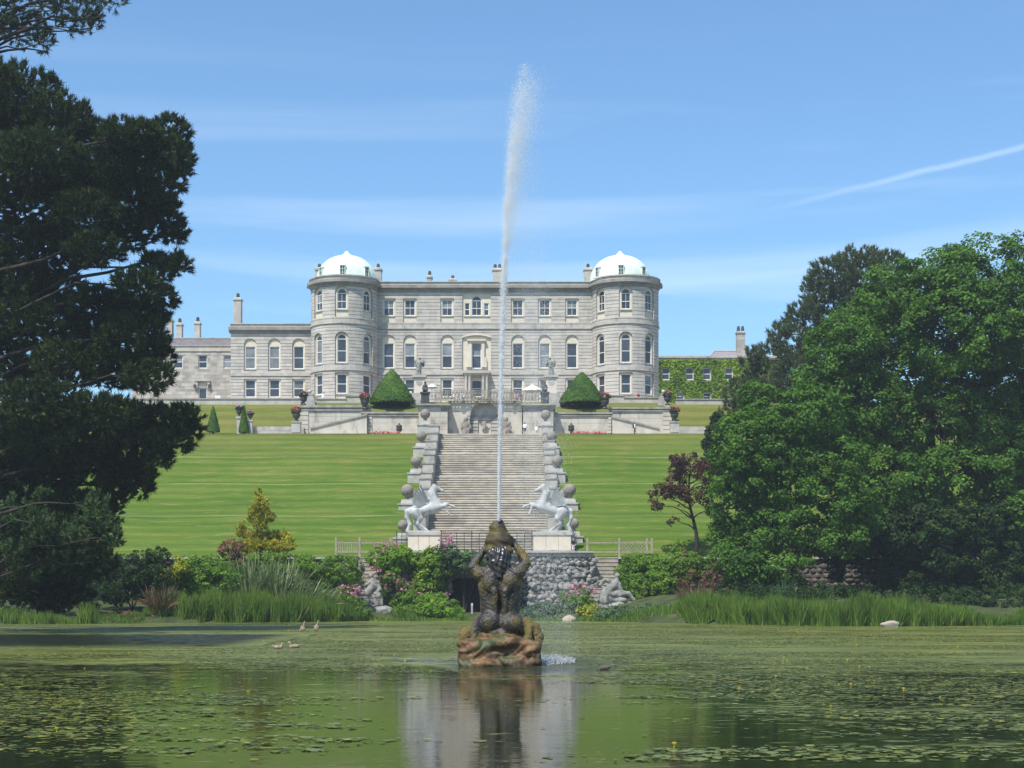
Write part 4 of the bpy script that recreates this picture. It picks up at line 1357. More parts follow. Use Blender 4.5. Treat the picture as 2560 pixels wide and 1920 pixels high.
# ------------------------------------------------------------------ urns, flower pots
def leaf_cloud(C, Nrm, size, aspect=1.6, jit=0.6, seed=0, fold=0.0):
    """one diamond leaf per centre; returns verts, quads"""
    r = np.random.default_rng(seed)
    n = len(C)
    nr = Nrm + jit * r.normal(size=(n, 3))
    nr /= np.linalg.norm(nr, axis=1, keepdims=True) + 1e-9
    t = r.normal(size=(n, 3))
    t -= nr * (t * nr).sum(1, keepdims=True)
    t /= np.linalg.norm(t, axis=1, keepdims=True) + 1e-9
    b = np.cross(nr, t)
    s = (size * r.uniform(0.6, 1.35, n))[:, None] if np.isscalar(size) else (size * r.uniform(0.6, 1.35, n))[:, None]
    hl = s * aspect * 0.5; hwid = s * 0.5
    V = np.stack([C - t * hl, C + b * hwid - nr * fold * s, C + t * hl, C - b * hwid - nr * fold * s], 1).reshape(-1, 3)
    Q = np.arange(4 * n).reshape(-1, 4)
    return V, Q


def sphere_pts(n, r):
    v = r.normal(size=(n, 3))
    return v / np.linalg.norm(v, axis=1, keepdims=True)


def blob_leaves(c, rad, n, size, seed, up=0.3, shell=0.5):
    r = np.random.default_rng(seed)
    d = sphere_pts(n, r)
    rr = (shell + (1 - shell) * r.random(n) ** 0.5)[:, None]
    C = np.array(c) + d * rr * np.array(rad)
    return leaf_cloud(C, d + np.array([0, -0.2, up]), size, seed=seed + 1)


def urn(px, py, D, h, label, flowers, group='urns', dark=False, seed=0, stand=None):
    """stone vase with foot, belly, lip; plants on top. py = foot"""
    b = W(px, py, D)
    t = thing('garden_urn', label, 'urn', tuple(b), group)
    z = 0.0
    if stand:
        q = 0.6 if stand < 1 else 0.3
        MB().box(b.x - q, b.x + q, D - q, D + q, b.z - 0.6, b.z + stand * 0.85).box(b.x - q - 0.1, b.x + q + 0.1, D - q - 0.1, D + q + 0.1, b.z + stand * 0.853, b.z + stand).build('stand', M['block'], t)
        z = stand
    s = h
    MB().lathe([(0.30 * s, 0), (0.30 * s, 0.06 * s), (0.12 * s, 0.16 * s), (0.12 * s, 0.24 * s), (0.33 * s, 0.45 * s), (0.38 * s, 0.68 * s), (0.30 * s, 0.84 * s), (0.42 * s, 0.98 * s), (0.40 * s, s), (0.3 * s, 0.97 * s)],
               (b.x, D, b.z + z), 16).build('vase', M['bronze'], t, smooth=True)
    if flowers == 'lid':
        MB().lathe([(0.36 * s, 0), (0.3 * s, 0.12 * s), (0.1 * s, 0.2 * s), (0.12 * s, 0.3 * s), (0.01, 0.4 * s)], (b.x, D, b.z + z + s), 14).build('lid', M['bronze'], t, smooth=True)
    elif flowers:
        c = (b.x, D, b.z + z + s * 1.05)
        V, Q = blob_leaves(c, (0.55 * s, 0.5 * s, 0.4 * s), 150, 0.2, seed)
        place('plants', mesh_np('plants', V, Q, [M['dark_leaf']]), t)
        V, Q = blob_leaves((c[0], c[1] - 0.05, c[2] + 0.12 * s), (0.52 * s, 0.45 * s, 0.36 * s), 75, 0.17, seed + 5)
        place('flowers', mesh_np('flowers', V, Q, [M[flowers]]), t)


urn(759, 1012, 229.5, 1.35, 'dark urn with red flowers on the left end of the terrace wall', 'red', 'flower urns', seed=1)
urn(912, 1022, 226.5, 1.6, 'dark urn overflowing with red flowers above the left ramp', 'red', 'flower urns', seed=2)
urn(741, 1071, 224.0, 1.5, 'dark flower urn on a block at the foot of the left banded pier', 'red', 'flower urns', seed=3, stand=0.9)
urn(598, 1077, 225.8, 1.1, 'pink flower urn on a slim stand beside the thin clipped cone', 'pink', 'flower urns', seed=4, stand=2.0)
urn(626, 1075, 225.8, 0.9, 'small pink flower urn half hidden right of the thin clipped cone', 'pink', 'flower urns', seed=5, stand=1.4)
urn(1512, 1022, 226.5, 1.6, 'dark urn overflowing with red flowers above the right ramp', 'red', 'flower urns', seed=6)
urn(1669, 1012, 229.5, 1.35, 'dark urn with red flowers on the right end of the terrace wall', 'red', 'flower urns', seed=7)
urn(1686, 1071, 224.0, 1.5, 'dark flower urn on a block at the foot of the right banded pier', 'red', 'flower urns', seed=8, stand=0.9)
urn(998, 1086, 222.5, 1.15, 'dark lidded urn before the left lower terrace wall', 'lid', 'lidded urns', True)
urn(1428, 1086, 222.5, 1.15, 'dark lidded urn before the right lower terrace wall', 'lid', 'lidded urns', True)
for px0, px1, lb in ((925, 1000, 'strip of red bedding flowers below the left lower wall'), (1430, 1515, 'strip of red bedding flowers below the right lower wall')):
    r = np.random.default_rng(px0)
    C = np.stack([r.uniform(XX(px0, 221.2), XX(px1, 221.2), 420), r.uniform(220.6, 222.0, 420), ZM + r.uniform(0.02, 0.38, 420)], -1)
    V, Q = leaf_cloud(C, np.tile([0, -0.4, 1.0], (420, 1)), 0.16, 1.2, 0.5, px0)
    place('flower_bed', mesh_np('flower_bed', V, Q, [M['red']]), label=lb, cat='flower bed', group='red flower beds')


# ------------------------------------------------------------------ stairs
stair = thing('stone_staircase', 'broad pale stone staircase climbing the lawn to the house terrace', 'stairs', (SCX, 184, ZP))
n = 54
y_, z_ = 183.0, ZP
run = (221.0 - 183.0 - 4 * 1.6) / n
rise = (ZM - ZP) / n
for i in range(n):
    if i in (11, 22, 33, 44): y_ += 1.6
    st = MB()
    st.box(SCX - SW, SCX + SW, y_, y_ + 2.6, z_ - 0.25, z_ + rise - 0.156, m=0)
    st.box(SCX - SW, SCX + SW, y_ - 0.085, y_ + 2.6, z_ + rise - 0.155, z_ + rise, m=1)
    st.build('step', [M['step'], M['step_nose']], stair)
    y_ += run; z_ += rise
# stepped cheek walls with blocks, and balls on pedestals
cheeks = []
for s, nm in ((-1, 'left'), (1, 'right')):
    ck = thing('stair_cheek_wall', 'stepped granite cheek wall along the %s side of the staircase' % nm, 'wall', (SCX + s * (SW + 0.8), 200, lawn_z(200)))
    for i in range(12):
        ya = 185 + i * 3.0
        zt = lawn_z(min(220.5, ya + 2.6)) + 0.75
        xa, xb = SCX + s * (SW - 0.05), SCX + s * (SW + 1.35)
        MB().box(min(xa, xb), max(xa, xb), ya, ya + 2.97, zt - 4, zt).build('cheek_block', M['block'], ck)
        MB().box(min(xa, xb) - 0.08, max(xa, xb) + 0.08, ya - 0.08, ya + 2.9, zt + 0.003, zt + 0.18).build('coping', M['wall_cap'], ck)
balls_l = [(1063, 1035, 12.5, 221.4, 'first'), (1053, 1090, 13, 212.5, 'second'), (1040, 1153, 14, 203, 'third'), (1018, 1227, 16, 193.5, 'fourth'), (1007, 1313, 13.5, 183, 'lowest')]
balls_r = [(1364, 1037, 12.5, 221.4, 'first'), (1379, 1090, 13, 212.5, 'second'), (1393, 1152, 14, 203, 'third'), (1424, 1225, 16, 193.5, 'fourth'), (1434, 1309, 13.5, 183, 'lowest')]
for side, bl in (('left', balls_l), ('right', balls_r)):
    for px, py, rp, D, nth in bl:
        c = W(px, py, D); r = rp * D / F
        zb = lawn_z(min(D - 1.2, 220.5)) - 0.4
        lb = '%s stone ball %s the %s side of the stairs' % (nth, 'along' if nth == 'lowest' else 'from the top along', side)
        t = thing('stone_ball', lb, 'stone ball', (c.x, c.y, zb), 'balls along the stairs')
        zt = c.z - r
        x, y = c.x, c.y
        ph = zt - zb
        MB().box(x - 1.0, x + 1.0, y - 1.0, y + 1.0, zb, zt - 1.0 if ph > 1.6 else zt - ph * 0.5).build('plinth', M['block'], t)
        z1 = zt - 1.0 if ph > 1.6 else zt - ph * 0.5
        MB().box(x - 1.1, x + 1.1, y - 1.1, y + 1.1, z1 + 0.002, z1 + 0.2).build('plinth_cap', M['block'], t)
        MB().box(x - 0.75, x + 0.75, y - 0.75, y + 0.75, z1 + 0.202, zt - 0.3, tx=0.1, ty=0.1).build('die', M['block'], t)
        sp = MB(); sp.lathe([(0.02, -r * 1.55), (r * 0.5, -r * 1.5), (r * 0.34, -r * 1.2), (r * 0.36, -r * 0.96)] + [(r * math.cos(a), r * math.sin(a)) for a in np.linspace(-1.15, 1.56, 14)], tuple(c), 20)
        sp.build('ball', M['ball'], t, smooth=True)
    for px, py, rp, D in ((1066 if side == 'left' else 1367, 1101, 9, 214.5), (1055 if side == 'left' else 1379, 1162, 10, 205.5), (1031 if side == 'left' else 1407, 1236, 11, 196.5)):
        c = W(px, py, D); r = rp * D / F
        t = thing('stone_ball', 'smaller stone ball tucked behind a larger one on the %s side, row %d' % (side, py), 'stone ball', (c.x, c.y, c.z - r), 'balls along the stairs')
        t['label'] = 'smaller stone ball tucked behind the %s ball on the %s of the stairs' % ({1101: 'second', 1162: 'third', 1236: 'fourth'}[py], side)
        MB().lathe([(r * math.cos(a), r * math.sin(a)) for a in np.linspace(-1.5, 1.56, 14)], tuple(c), 18).build('ball', M['ball'], t, smooth=True)
        MB().box(c.x - 0.55, c.x + 0.55, D - 0.55, D + 0.55, lawn_z(min(220.5, D)) - 0.5, c.z - r + 0.05).build('plinth', M['block'], t)

# ------------------------------------------------------------------ grotto platform, rock wall, cave
GY = 171.5
gx0, gx1 = XX(958, GY), XX(1484, GY)
gp = thing('grotto_wall', 'rough rock grotto wall with a dark cave mouth at the pond edge', 'wall', ((gx0 + gx1) / 2, GY, 0.4))
ZB = 0.2
cave = opn(XX(1224, GY), XX(1328, GY) - XX(1119, GY), -0.5, ZZ(1445, GY))
mb = MB()
for (ul, ur, zs) in pieces(gx0 + 0.3, gx1 - 0.3, -0.5, ZG - 0.15, [cave]):
    slab(mb, flat(GY), ul, ur, zs, 0.22, 2.4)
mb.build('wall_core', M['rock_back'], gp)
xa, xb = cave['c'] - cave['w'] / 2, cave['c'] + cave['w'] / 2
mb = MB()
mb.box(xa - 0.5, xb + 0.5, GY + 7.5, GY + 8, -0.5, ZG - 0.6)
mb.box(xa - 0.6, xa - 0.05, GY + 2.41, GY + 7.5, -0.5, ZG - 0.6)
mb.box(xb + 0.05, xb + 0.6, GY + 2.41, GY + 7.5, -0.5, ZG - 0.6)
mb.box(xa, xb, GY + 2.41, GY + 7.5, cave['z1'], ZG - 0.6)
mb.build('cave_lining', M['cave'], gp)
MB().box(gx0, gx1, GY - 0.1, GY + 12, ZG - 0.4, ZG - 0.02).build('platform_slab', M['path'], gp)
for i in range(18):
    w_ = (gx1 - gx0) / 18
    MB().box(gx0 + i * w_, gx0 + (i + 1) * w_ - 0.03, GY - 0.3, GY + 0.6, ZG - 0.018, ZG + 0.16).build('coping_stone', M['block'], gp)
# rocks


def rock_mesh(seed, m, sub=2):
    bm = bmesh.new()
    bmesh.ops.create_icosphere(bm, subdivisions=sub, radius=1.0)
    r = np.random.default_rng(seed)
    K = r.normal(size=(5, 3)) * 1.6; ph = r.random(5) * 6
    for v in bm.verts:
        p = np.array(v.co)
        d = 1 + 0.16 * sum(math.sin(K[i] @ p + ph[i]) for i in range(5)) / 2
        # knock flat facets
        for i in range(3):
            q = K[i] / np.linalg.norm(K[i])
            dd = q @ p * d
            if dd > 0.72: p = p - q * (dd - 0.72) * 0.9
        v.co = Vector(p * d)
    me = bpy.data.meshes.new('rock')
    bm.to_mesh(me); bm.free()
    me.materials.append(m)
    return me


ROCKS = [rock_mesh(40 + i, M['rock'], 1) for i in range(8)]
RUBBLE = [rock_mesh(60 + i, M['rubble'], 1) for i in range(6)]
rk = np.random.default_rng(5)
spots = []
z = ZB
while z < ZG - 0.2:
    x = gx0
    h = rk.uniform(0.42, 0.62)
    while x < gx1:
        w_ = rk.uniform(0.5, 1.15)
        zc_ = z + h * 0.5 + rk.uniform(-0.08, 0.08)
        arch_top = cave['z1'] + 0.45 - 0.3 * ((x + w_ / 2 - cave['c']) / (cave['w'] / 2)) ** 2
        if not (xa + 0.1 < x + w_ / 2 < xb - 0.1 and zc_ < arch_top + 0.2):
            spots.append((x + w_ / 2, GY + 0.25 + rk.uniform(-0.15, 0.12), min(zc_, ZG - 0.3), w_ * rk.uniform(0.55, 0.75), rk.uniform(0.22, 0.48), h * rk.uniform(0.6, 0.85), rk.integers(8), rk.uniform(-0.7, 0.7)))
        x += w_ * 0.93
    z += h * 0.9
# skirting rocks framing the cave mouth
for i in range(26):
    sd = i % 2
    spots.append(((xa if sd else xb) + rk.uniform(-0.25, 0.25), GY + rk.uniform(0, 1.5), rk.uniform(0.2, cave['z1']), rk.uniform(0.35, 0.6), 0.5, rk.uniform(0.3, 0.5), rk.integers(6), 0.3))
spots.sort(key=lambda s: -s[3] * s[5])
restV, restQ, off = [], [], 0
for i, (x, y, z, a, b_, c, kk, rot) in enumerate(spots):
    Mx = Matrix.Translation((x, y, z)) @ Matrix.Rotation(rot, 4, 'Y') @ Matrix.Diagonal((a, b_, c, 1))
    if i < 300:
        o = bpy.data.objects.new('rock', ROCKS[kk]); COL.objects.link(o)
        o.parent = gp
        o.matrix_parent_inverse = Matrix.Translation(gp.location).inverted()
        o.matrix_basis = Mx
    else:
        me = ROCKS[kk]
        co = np.array([Mx @ v.co for v in me.vertices])
        restV.append(co); restQ.append(np.array([list(p.vertices) for p in me.polygons]) + off); off += len(co)
if restV:
    place('rock', mesh_np('rock_rest', np.concatenate(restV), np.concatenate(restQ), [M['rock']]), gp, kind='stuff')
# white marker post in front of the cave
pst = thing('marker_post', 'slim pale post standing in front of the cave mouth', 'post', tuple(W(1180, 1549, 166)))
p0 = W(1180, 1549, 166)
MB().box(p0.x - 0.1, p0.x + 0.1, 165.9, 166.1, -0.6, p0.z + 1.45).build('shaft', M['block'], pst)
MB().box(p0.x - 0.13, p0.x + 0.13, 165.87, 166.13, p0.z + 1.452, p0.z + 1.72, tx=0.07, ty=0.07).build('tip', M['marble'], pst)


# retaining walls of rubble left and right of the grotto
def rubble(label, x0, x1, D, z0, z1, seed, nmax=150):
    w = thing('rubble_wall', label, 'wall', ((x0 + x1) / 2, D, z0))
    MB().box(x0, x1, D + 0.2, D + 1.0, z0 - 1, z1).build('wall_core', M['rock_back'], w)
    MB().box(x0, x1, D - 0.15, D + 1.1, z1 + 0.002, z1 + 0.2).build('coping', M['trim'], w)
    r = np.random.default_rng(seed)
    sp = []
    z = z0
    while z < z1 - 0.1:
        x = x0; h = r.uniform(0.45, 0.65)
        while x < x1:
            q = r.uniform(0.6, 1.3)
            sp.append((x + q / 2, D + 0.15 + r.uniform(-0.05, 0.08), z + h / 2, q * 0.58, 0.22, h * 0.6, r.integers(6), 0.1 * r.normal()))
            x += q
        z += h * 0.95
    vis = sorted(sp, key=lambda s: (abs(s[0]), -s[3]))
    V_, Q_, off = [], [], 0
    for i, (x, y, z, a, b_, c, kk, rot) in enumerate(vis):
        Mx = Matrix.Translation((x, y, z)) @ Matrix.Rotation(rot, 4, 'Y') @ Matrix.Diagonal((a, b_, c, 1))
        if i < nmax:
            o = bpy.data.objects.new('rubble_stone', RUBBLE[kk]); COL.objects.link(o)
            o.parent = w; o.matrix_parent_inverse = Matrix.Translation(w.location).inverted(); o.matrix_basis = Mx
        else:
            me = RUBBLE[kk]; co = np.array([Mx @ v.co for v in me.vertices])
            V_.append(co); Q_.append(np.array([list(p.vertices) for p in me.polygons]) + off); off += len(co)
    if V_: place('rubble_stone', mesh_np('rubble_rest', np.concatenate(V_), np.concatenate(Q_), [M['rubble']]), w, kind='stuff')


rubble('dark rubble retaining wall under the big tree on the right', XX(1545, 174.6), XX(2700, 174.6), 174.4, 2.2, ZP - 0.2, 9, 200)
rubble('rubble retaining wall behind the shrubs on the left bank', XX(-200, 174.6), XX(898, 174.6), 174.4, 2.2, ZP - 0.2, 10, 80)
# little side stairs either side of the grotto
for lb, p0, p1 in (('short flight of pale stone steps left of the grotto', 896, 962), ('short flight of pale stone steps right of the grotto', 1480, 1546)):
    t = thing('side_steps', lb, 'steps', (XX((p0 + p1) / 2, 172), 172, 2.0))
    for i in range(12):
        zz = ZP - 0.02 - i * 0.42; yy = 174.3 - i * 0.36
        st = MB()
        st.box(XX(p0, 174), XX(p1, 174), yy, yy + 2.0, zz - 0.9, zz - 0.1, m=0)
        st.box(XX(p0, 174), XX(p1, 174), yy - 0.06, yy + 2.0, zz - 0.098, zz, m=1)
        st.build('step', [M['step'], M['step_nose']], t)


# ------------------------------------------------------------------ winged horses on pedestals
def horse(side):
    s = 1 if side == 'left' else -1
    ox = 1060 if side == 'left' else 1385
    D = 179.0
    t = D / F
    b = W(ox, 1330, D)
    P = lambda x, y, z: (s * x * t, y * t, z * t)
    c_ = lambda a, b, ra, rb: ('c', P(*a), P(*b), ra * t, rb * t)
    e_ = lambda c, r: ('e', P(*c), (r[0] * t, r[1] * t, r[2] * t))
    root = thing('winged_horse_statue', 'white rearing winged horse statue facing the stairs on the %s pedestal' % side, 'statue', tuple(b), 'winged horse statues')
    pr = [e_((32, 0, 66), (15, 12, 18)), c_((30, 0, 63), (-14, 0, 50), 14.5, 13.5), e_((-22, 0, 50), (17, 13, 16)),
          c_((27, 0, 74), (22, 0, 94), 13, 9), c_((22, 0, 94), (27, 0, 111), 8.5, 6.8), c_((29, 0, 112), (45, 0, 103), 6.2, 3.6), e_((33, 0, 107), (6.5, 4.6, 6)),
          e_((45, 0, 102.5), (4, 3.4, 3.8)),
          c_((26, -3, 116), (24.5, -3.6, 123), 2.0, 0.8), c_((26, 3, 116), (24.5, 3.6, 123), 2.0, 0.8),
          c_((23, 0, 117), (13, 0, 100), 2.6, 3.6), c_((13, 0, 100), (13, 0, 82), 3.6, 4),
          c_((36, -6, 62), (54, -7, 66), 7.2, 4.3), c_((54, -7, 66), (59, -7, 50), 3.8, 2.6), c_((59, -7, 50), (62, -7, 45), 2.4, 3.2),
          c_((36, 6, 64), (56, 7, 70), 7, 4.2), c_((56, 7, 70), (71, 7, 65.5), 3.6, 2.6), c_((71, 7, 65.5), (77, 7, 62), 2.5, 3.2),
          c_((-22, -6, 50), (-9, -8, 34), 13, 8), c_((-9, -8, 34), (-15, -8, 21), 7, 4.4), c_((-15, -8, 21), (5, -8, 6), 4.2, 3), c_((5, -8, 6), (9, -8, 2.6), 2.8, 3.6),
          c_((-24, 6, 48), (-17, 8, 33), 12, 7.5), c_((-17, 8, 33), (-22, 8, 20), 6.5, 4.2), c_((-22, 8, 20), (-13, 8, 6), 4, 3), c_((-13, 8, 6), (-9, 8, 2.6), 2.8, 3.6),
          c_((-34, 0, 56), (-42, 0, 52), 5, 6), c_((-42, 0, 52), (-43, 0, 36), 6, 5.5), c_((-43, 0, 36), (-35, 0, 18), 5.5, 4.5), c_((-35, 0, 18), (-41, 0, 3), 4.5, 5)]
    sdf_part('body', pr, 0.085, 0.16, M['marble'], root, lambda V: V + np.array(b))
    ms = MB(); ms.box(b.x - 44 * t, b.x + 40 * t, D - 0.75, D + 0.75, b.z - 0.02, b.z + 0.14); ms.build('base_slab', M['marble'], root)
    # wings: fans of long feathers, rows of coverts near the shoulder
    for near in (-1, 1):
        base = np.array([10, 9 * near, 74.0])
        w = MB()
        lift = 0 if near < 0 else 9
        for row, (n_, L0, L1, wd) in enumerate(((9, 52, 30, 5.2), (8, 33, 20, 5.0), (6, 19, 12, 5.0))):
            for i in range(n_):
                q = i / (n_ - 1)
                an = math.radians(116 + lift + 58 * q)
                ln = L0 + (L1 - L0) * q
                d = np.array([math.cos(an), 0.16 * near * (1 - q) + 0.34 * near, math.sin(an)])
                d /= np.linalg.norm(d)
                nrm = np.cross(d, [0, 1, 0]); nrm /= np.linalg.norm(nrm)
                st = base + np.array([-5.0 * q * 2.2, 0, -10 * q])
                off = np.array([0, near * (1.2 - 0.9 * row) * -1.2, 0])
                V = []
                for f_, wf in ((0, 0.8), (0.55, 1.05), (0.88, 0.85), (1.0, 0.2)):
                    cpt = st + d * ln * f_ + nrm * (-2.5 * f_ * f_) + off
                    for sg in (-1, 1):
                        for th in (-0.55, 0.55):
                            p = cpt + nrm * sg * wd * 0.5 * wf + np.array([0, th, 0])
                            V.append(tuple(np.array(P(*p)) + np.array(b)))
                Fc = []
                for j in range(3):
                    o = j * 4
                    Fc += [(o, o + 4, o + 6, o + 2), (o + 1, o + 3, o + 7, o + 5), (o, o + 1, o + 5, o + 4), (o + 2, o + 6, o + 7, o + 3)]
                Fc += [(12, 13, 15, 14), (0, 2, 3, 1)]
                w.add(V, Fc, 0)
        w.build('wing', [M['marble']], root)
    # pedestal
    D2 = 177.6
    p0, p1 = (1020, 1100) if side == 'left' else (1334, 1428)
    ped = thing('statue_pedestal', 'pale battered stone pedestal under the %s winged horse' % side, 'pedestal', tuple(W((p0 + p1) / 2, 1383, D2)), 'horse pedestals')
    z0, z1 = ZG, b.z - 0.02
    x0, x1 = XX(p0, D2), XX(p1, D2)
    MB().box(x0 - 0.35, x1 + 0.35, D2 - 0.35, D2 + 3.1, z0, z0 + 0.45).build('plinth', M['block'], ped)
    n = 3
    for i in range(n):
        xa, xb = x0 + (x1 - x0) * i / n, x0 + (x1 - x0) * (i + 1) / n - 0.03
        MB().box(xa, xb, D2, D2 + 2.75, z0 + 0.452, z1 - 0.36, tx=0.0).build('facing_stone', M['panel'], ped)
    MB().box(x0 - 0.12, x1 + 0.12, D2 - 0.12, D2 + 2.9, z1 - 0.358, z1).build('cap', M['trim'], ped)


horse('left')
horse('right')


# ------------------------------------------------------------------ iron and wooden fences by the pedestals
def fence_iron(px0, px1, D, label):
    t = thing('iron_fence', label, 'fence', (XX((px0 + px1) / 2, D), D, ZG))
    zt = ZZ(1331, D)
    x0, x1 = XX(px0, D), XX(px1, D)
    n = max(2, round((x1 - x0) / 0.82))
    for i in range(n + 1):
        x = x0 + (x1 - x0) * i / n
        tall = 0.18 if i % 4 == 0 else 0
        r = 0.055 if i % 4 == 0 else 0.035
        MB().box(x - r, x + r, D - r, D + r, ZG, zt + tall).build('upright', M['iron'], t)
    for j in range(7):
        z = ZG + 0.12 + (zt - ZG - 0.15) * j / 6
        MB().box(x0, x1, D - 0.075, D - 0.058, z - 0.025, z + 0.025).build('rail', M['iron'], t)


fence_iron(1104, 1330, 175.2, 'dark iron fence across the foot of the stairs between the horse pedestals')
fence_iron(992, 1017, 176.0, 'short dark iron fence left of the left horse pedestal')


def fence_wood(label, posts, style, D, ytop=1343, ybot=1392, rails=(1357, 1380)):
    t = thing('wooden_fence', label, 'fence', (XX(posts[0], D), D, ZP), 'wooden fences at the lawn foot')
    for p in posts:
        x = XX(p, D)
        MB().box(x - 0.11, x + 0.11, D - 0.11, D + 0.11, ZP - 0.1, ZZ(ytop, D)).build('post', M['wood'], t)
    for a, b_, st in zip(posts[:-1], posts[1:], style):
        xa, xb = XX(a, D) + 0.11, XX(b_, D) - 0.11
        for ry in rails:
            z = ZZ(ry, D)
            MB().box(xa, xb, D - 0.04, D + 0.04, z - 0.07, z + 0.07).build('rail', M['wood'], t)
        z0, z1 = ZZ(rails[1], D) + 0.071, ZZ(rails[0], D) - 0.071
        if st == 'picket':
            n = 12
            for i in range(1, n):
                x = xa + (xb - xa) * i / n
                MB().box(x - 0.035, x + 0.035, D - 0.02, D + 0.02, z0, z1 + (0.35 if st == 'picket' and i in (3,) else 0)).build('baluster', M['wood'], t)
        elif st == 'lattice':
            for i in range(-2, 9):
                for sg in (1, -1):
                    xs0 = xa + (xb - xa) * i / 7; xs1 = xs0 + sg * (z1 - z0) * 0.75
                    lo, hi = (xs0, xs1)
                    tt = [(0, lo, z0), (1, hi, z1)]
                    # clip to the panel
                    pts = []
                    for f_ in np.linspace(0, 1, 13):
                        x = lo + (hi - lo) * f_
                        if xa <= x <= xb: pts.append((x, D + (0.03 if sg > 0 else -0.03), z0 + (z1 - z0) * f_))
                    if len(pts) > 3: MB().tube([pts[0], pts[-1]], 0.045, 4).build('lath', M['wood'], t)


fence_wood('left wooden fence with a balustered gate panel beside the pink valerian', [840, 899, 977], ['picket', 'rails'], 177.5)
fence_wood('right wooden fence ending in a criss cross lattice panel', [1468, 1548, 1617, 1629], ['rails', 'lattice', 'rails'], 177.5, ytop=1345)


# ------------------------------------------------------------------ the triton in the pond
TD = 58.0
ts = TD / F
tb = W(1250, 1668, TD)
tP = lambda x, y, z: (x * ts, y * ts, z * ts)
tc_ = lambda a, b, ra, rb, sub='': (sub + 'c', tP(*a), tP(*b), ra * ts, rb * ts)
te_ = lambda c, r, sub='': (sub + 'e', tP(*c), tuple(q * ts for q in r))


def bronze_moss():
    m, nt, N, L, B = _nodes('wet_mossy_stone_figure')
    f = noise_at(N, L, 2.2, 6)
    c = ramp(N, L, f, [(0.3, (0.012, 0.010, 0.008)), (0.55, (0.032, 0.024, 0.018)), (0.75, (0.07, 0.05, 0.034))])
    g = noise_at(N, L, 1.35, 6, (1, 1, 0.7), 0.65)
    ge = N.new('ShaderNodeNewGeometry')
    spn = N.new('ShaderNodeSeparateXYZ'); L.new(ge.outputs['Position'], spn.inputs[0])
    # moss takes hold on the flanks and arms, not down the washed spine
    ax_ = N.new('ShaderNodeMath'); ax_.operation = 'SUBTRACT'; ax_.inputs[1].default_value = float(tb.x)
    L.new(spn.outputs[0], ax_.inputs[0])
    ab = N.new('ShaderNodeMath'); ab.operation = 'ABSOLUTE'; L.new(ax_.outputs[0], ab.inputs[0])
    ma = N.new('ShaderNodeMath'); ma.operation = 'MULTIPLY_ADD'; ma.inputs[1].default_value = 0.16
    L.new(ab.outputs[0], ma.inputs[0]); L.new(g, ma.inputs[2])
    mr = N.new('ShaderNodeMapRange'); mr.inputs['From Min'].default_value = 0.575; mr.inputs['From Max'].default_value = 0.70
    mr.inputs['To Max'].default_value = 0.9
    L.new(ma.outputs[0], mr.inputs['Value'])
    hue = noise_at(N, L, 3.5, 3)
    c = mixc(N, L, c, ramp(N, L, hue, [(0.35, (0.085, 0.075, 0.008)), (0.6, (0.15, 0.105, 0.015)), (0.75, (0.20, 0.085, 0.025))]), mr.outputs[0])
    p = noise_at(N, L, 4.5, 4)
    m2 = N.new('ShaderNodeMapRange'); m2.inputs['From Min'].default_value = 0.70; m2.inputs['From Max'].default_value = 0.74
    L.new(p, m2.inputs['Value'])
    c = mixc(N, L, c, (0.42, 0.27, 0.13), m2.outputs[0])
    L.new(c, B.inputs['Base Color'])
    r = N.new('ShaderNodeMapRange'); r.inputs['To Min'].default_value = 0.4; r.inputs['To Max'].default_value = 0.9
    L.new(mr.outputs[0], r.inputs['Value']); L.new(r.outputs[0], B.inputs['Roughness'])
    B.inputs['Specular IOR Level'].default_value = 0.6
    add_bump(N, L, B, noise_at(N, L, 11, 7), 0.9, 0.07)
    return m


M['triton'] = bronze_moss()
M['triton_base'] = mat('rusty_mossy_rock', [(0.3, (0.035, 0.022, 0.010)), (0.46, (0.105, 0.052, 0.018)), (0.6, (0.165, 0.085, 0.03)), (0.75, (0.13, 0.10, 0.035))], 1.8, 0.6, 0.6, bscale=7,
                       stain=((0.04, 0.05, 0.008), 1.3, (0.7, 1, 1.8), 0.48, 0.6), spec=0.5)
tri = thing('triton_fountain', 'dark mossy kneeling triton statue blowing a shell on a rusty rock in the pond', 'statue', (tb.x, TD, 0))
sub = '-'
torso = [tc_((-20, 2, 118), (-23, 3, 200), 26, 30), tc_((20, 2, 118), (23, 3, 202), 26, 30), te_((0, 2, 110), (57, 36, 30)),
         te_((0, 6, 205), (46, 32, 34)), te_((-37, 2, 214), (17, 24, 34)), te_((37, 2, 216), (17, 24, 34)),
         te_((-25, -22, 112), (28, 25, 27)), te_((27, -22, 109), (28, 25, 27)), te_((0, -16, 86), (44, 26, 13)),
         tc_((-38, 4, 108), (-84, 10, 76), 29, 21), tc_((40, 4, 108), (82, 8, 95), 27, 19),
         te_((-25, -24, 214), (18, 11, 25)), te_((25, -24, 216), (18, 11, 25)),
         tc_((-11, -26, 132), (-13, -29, 190), 7, 9), tc_((11, -26, 132), (13, -29, 190), 7, 9),
         tc_((0, 0, 236), (-2, 5, 262), 24, 17), tc_((-18, -4, 236), (-46, 0, 230), 17, 17), tc_((18, -4, 238), (44, 0, 236), 17, 17)]
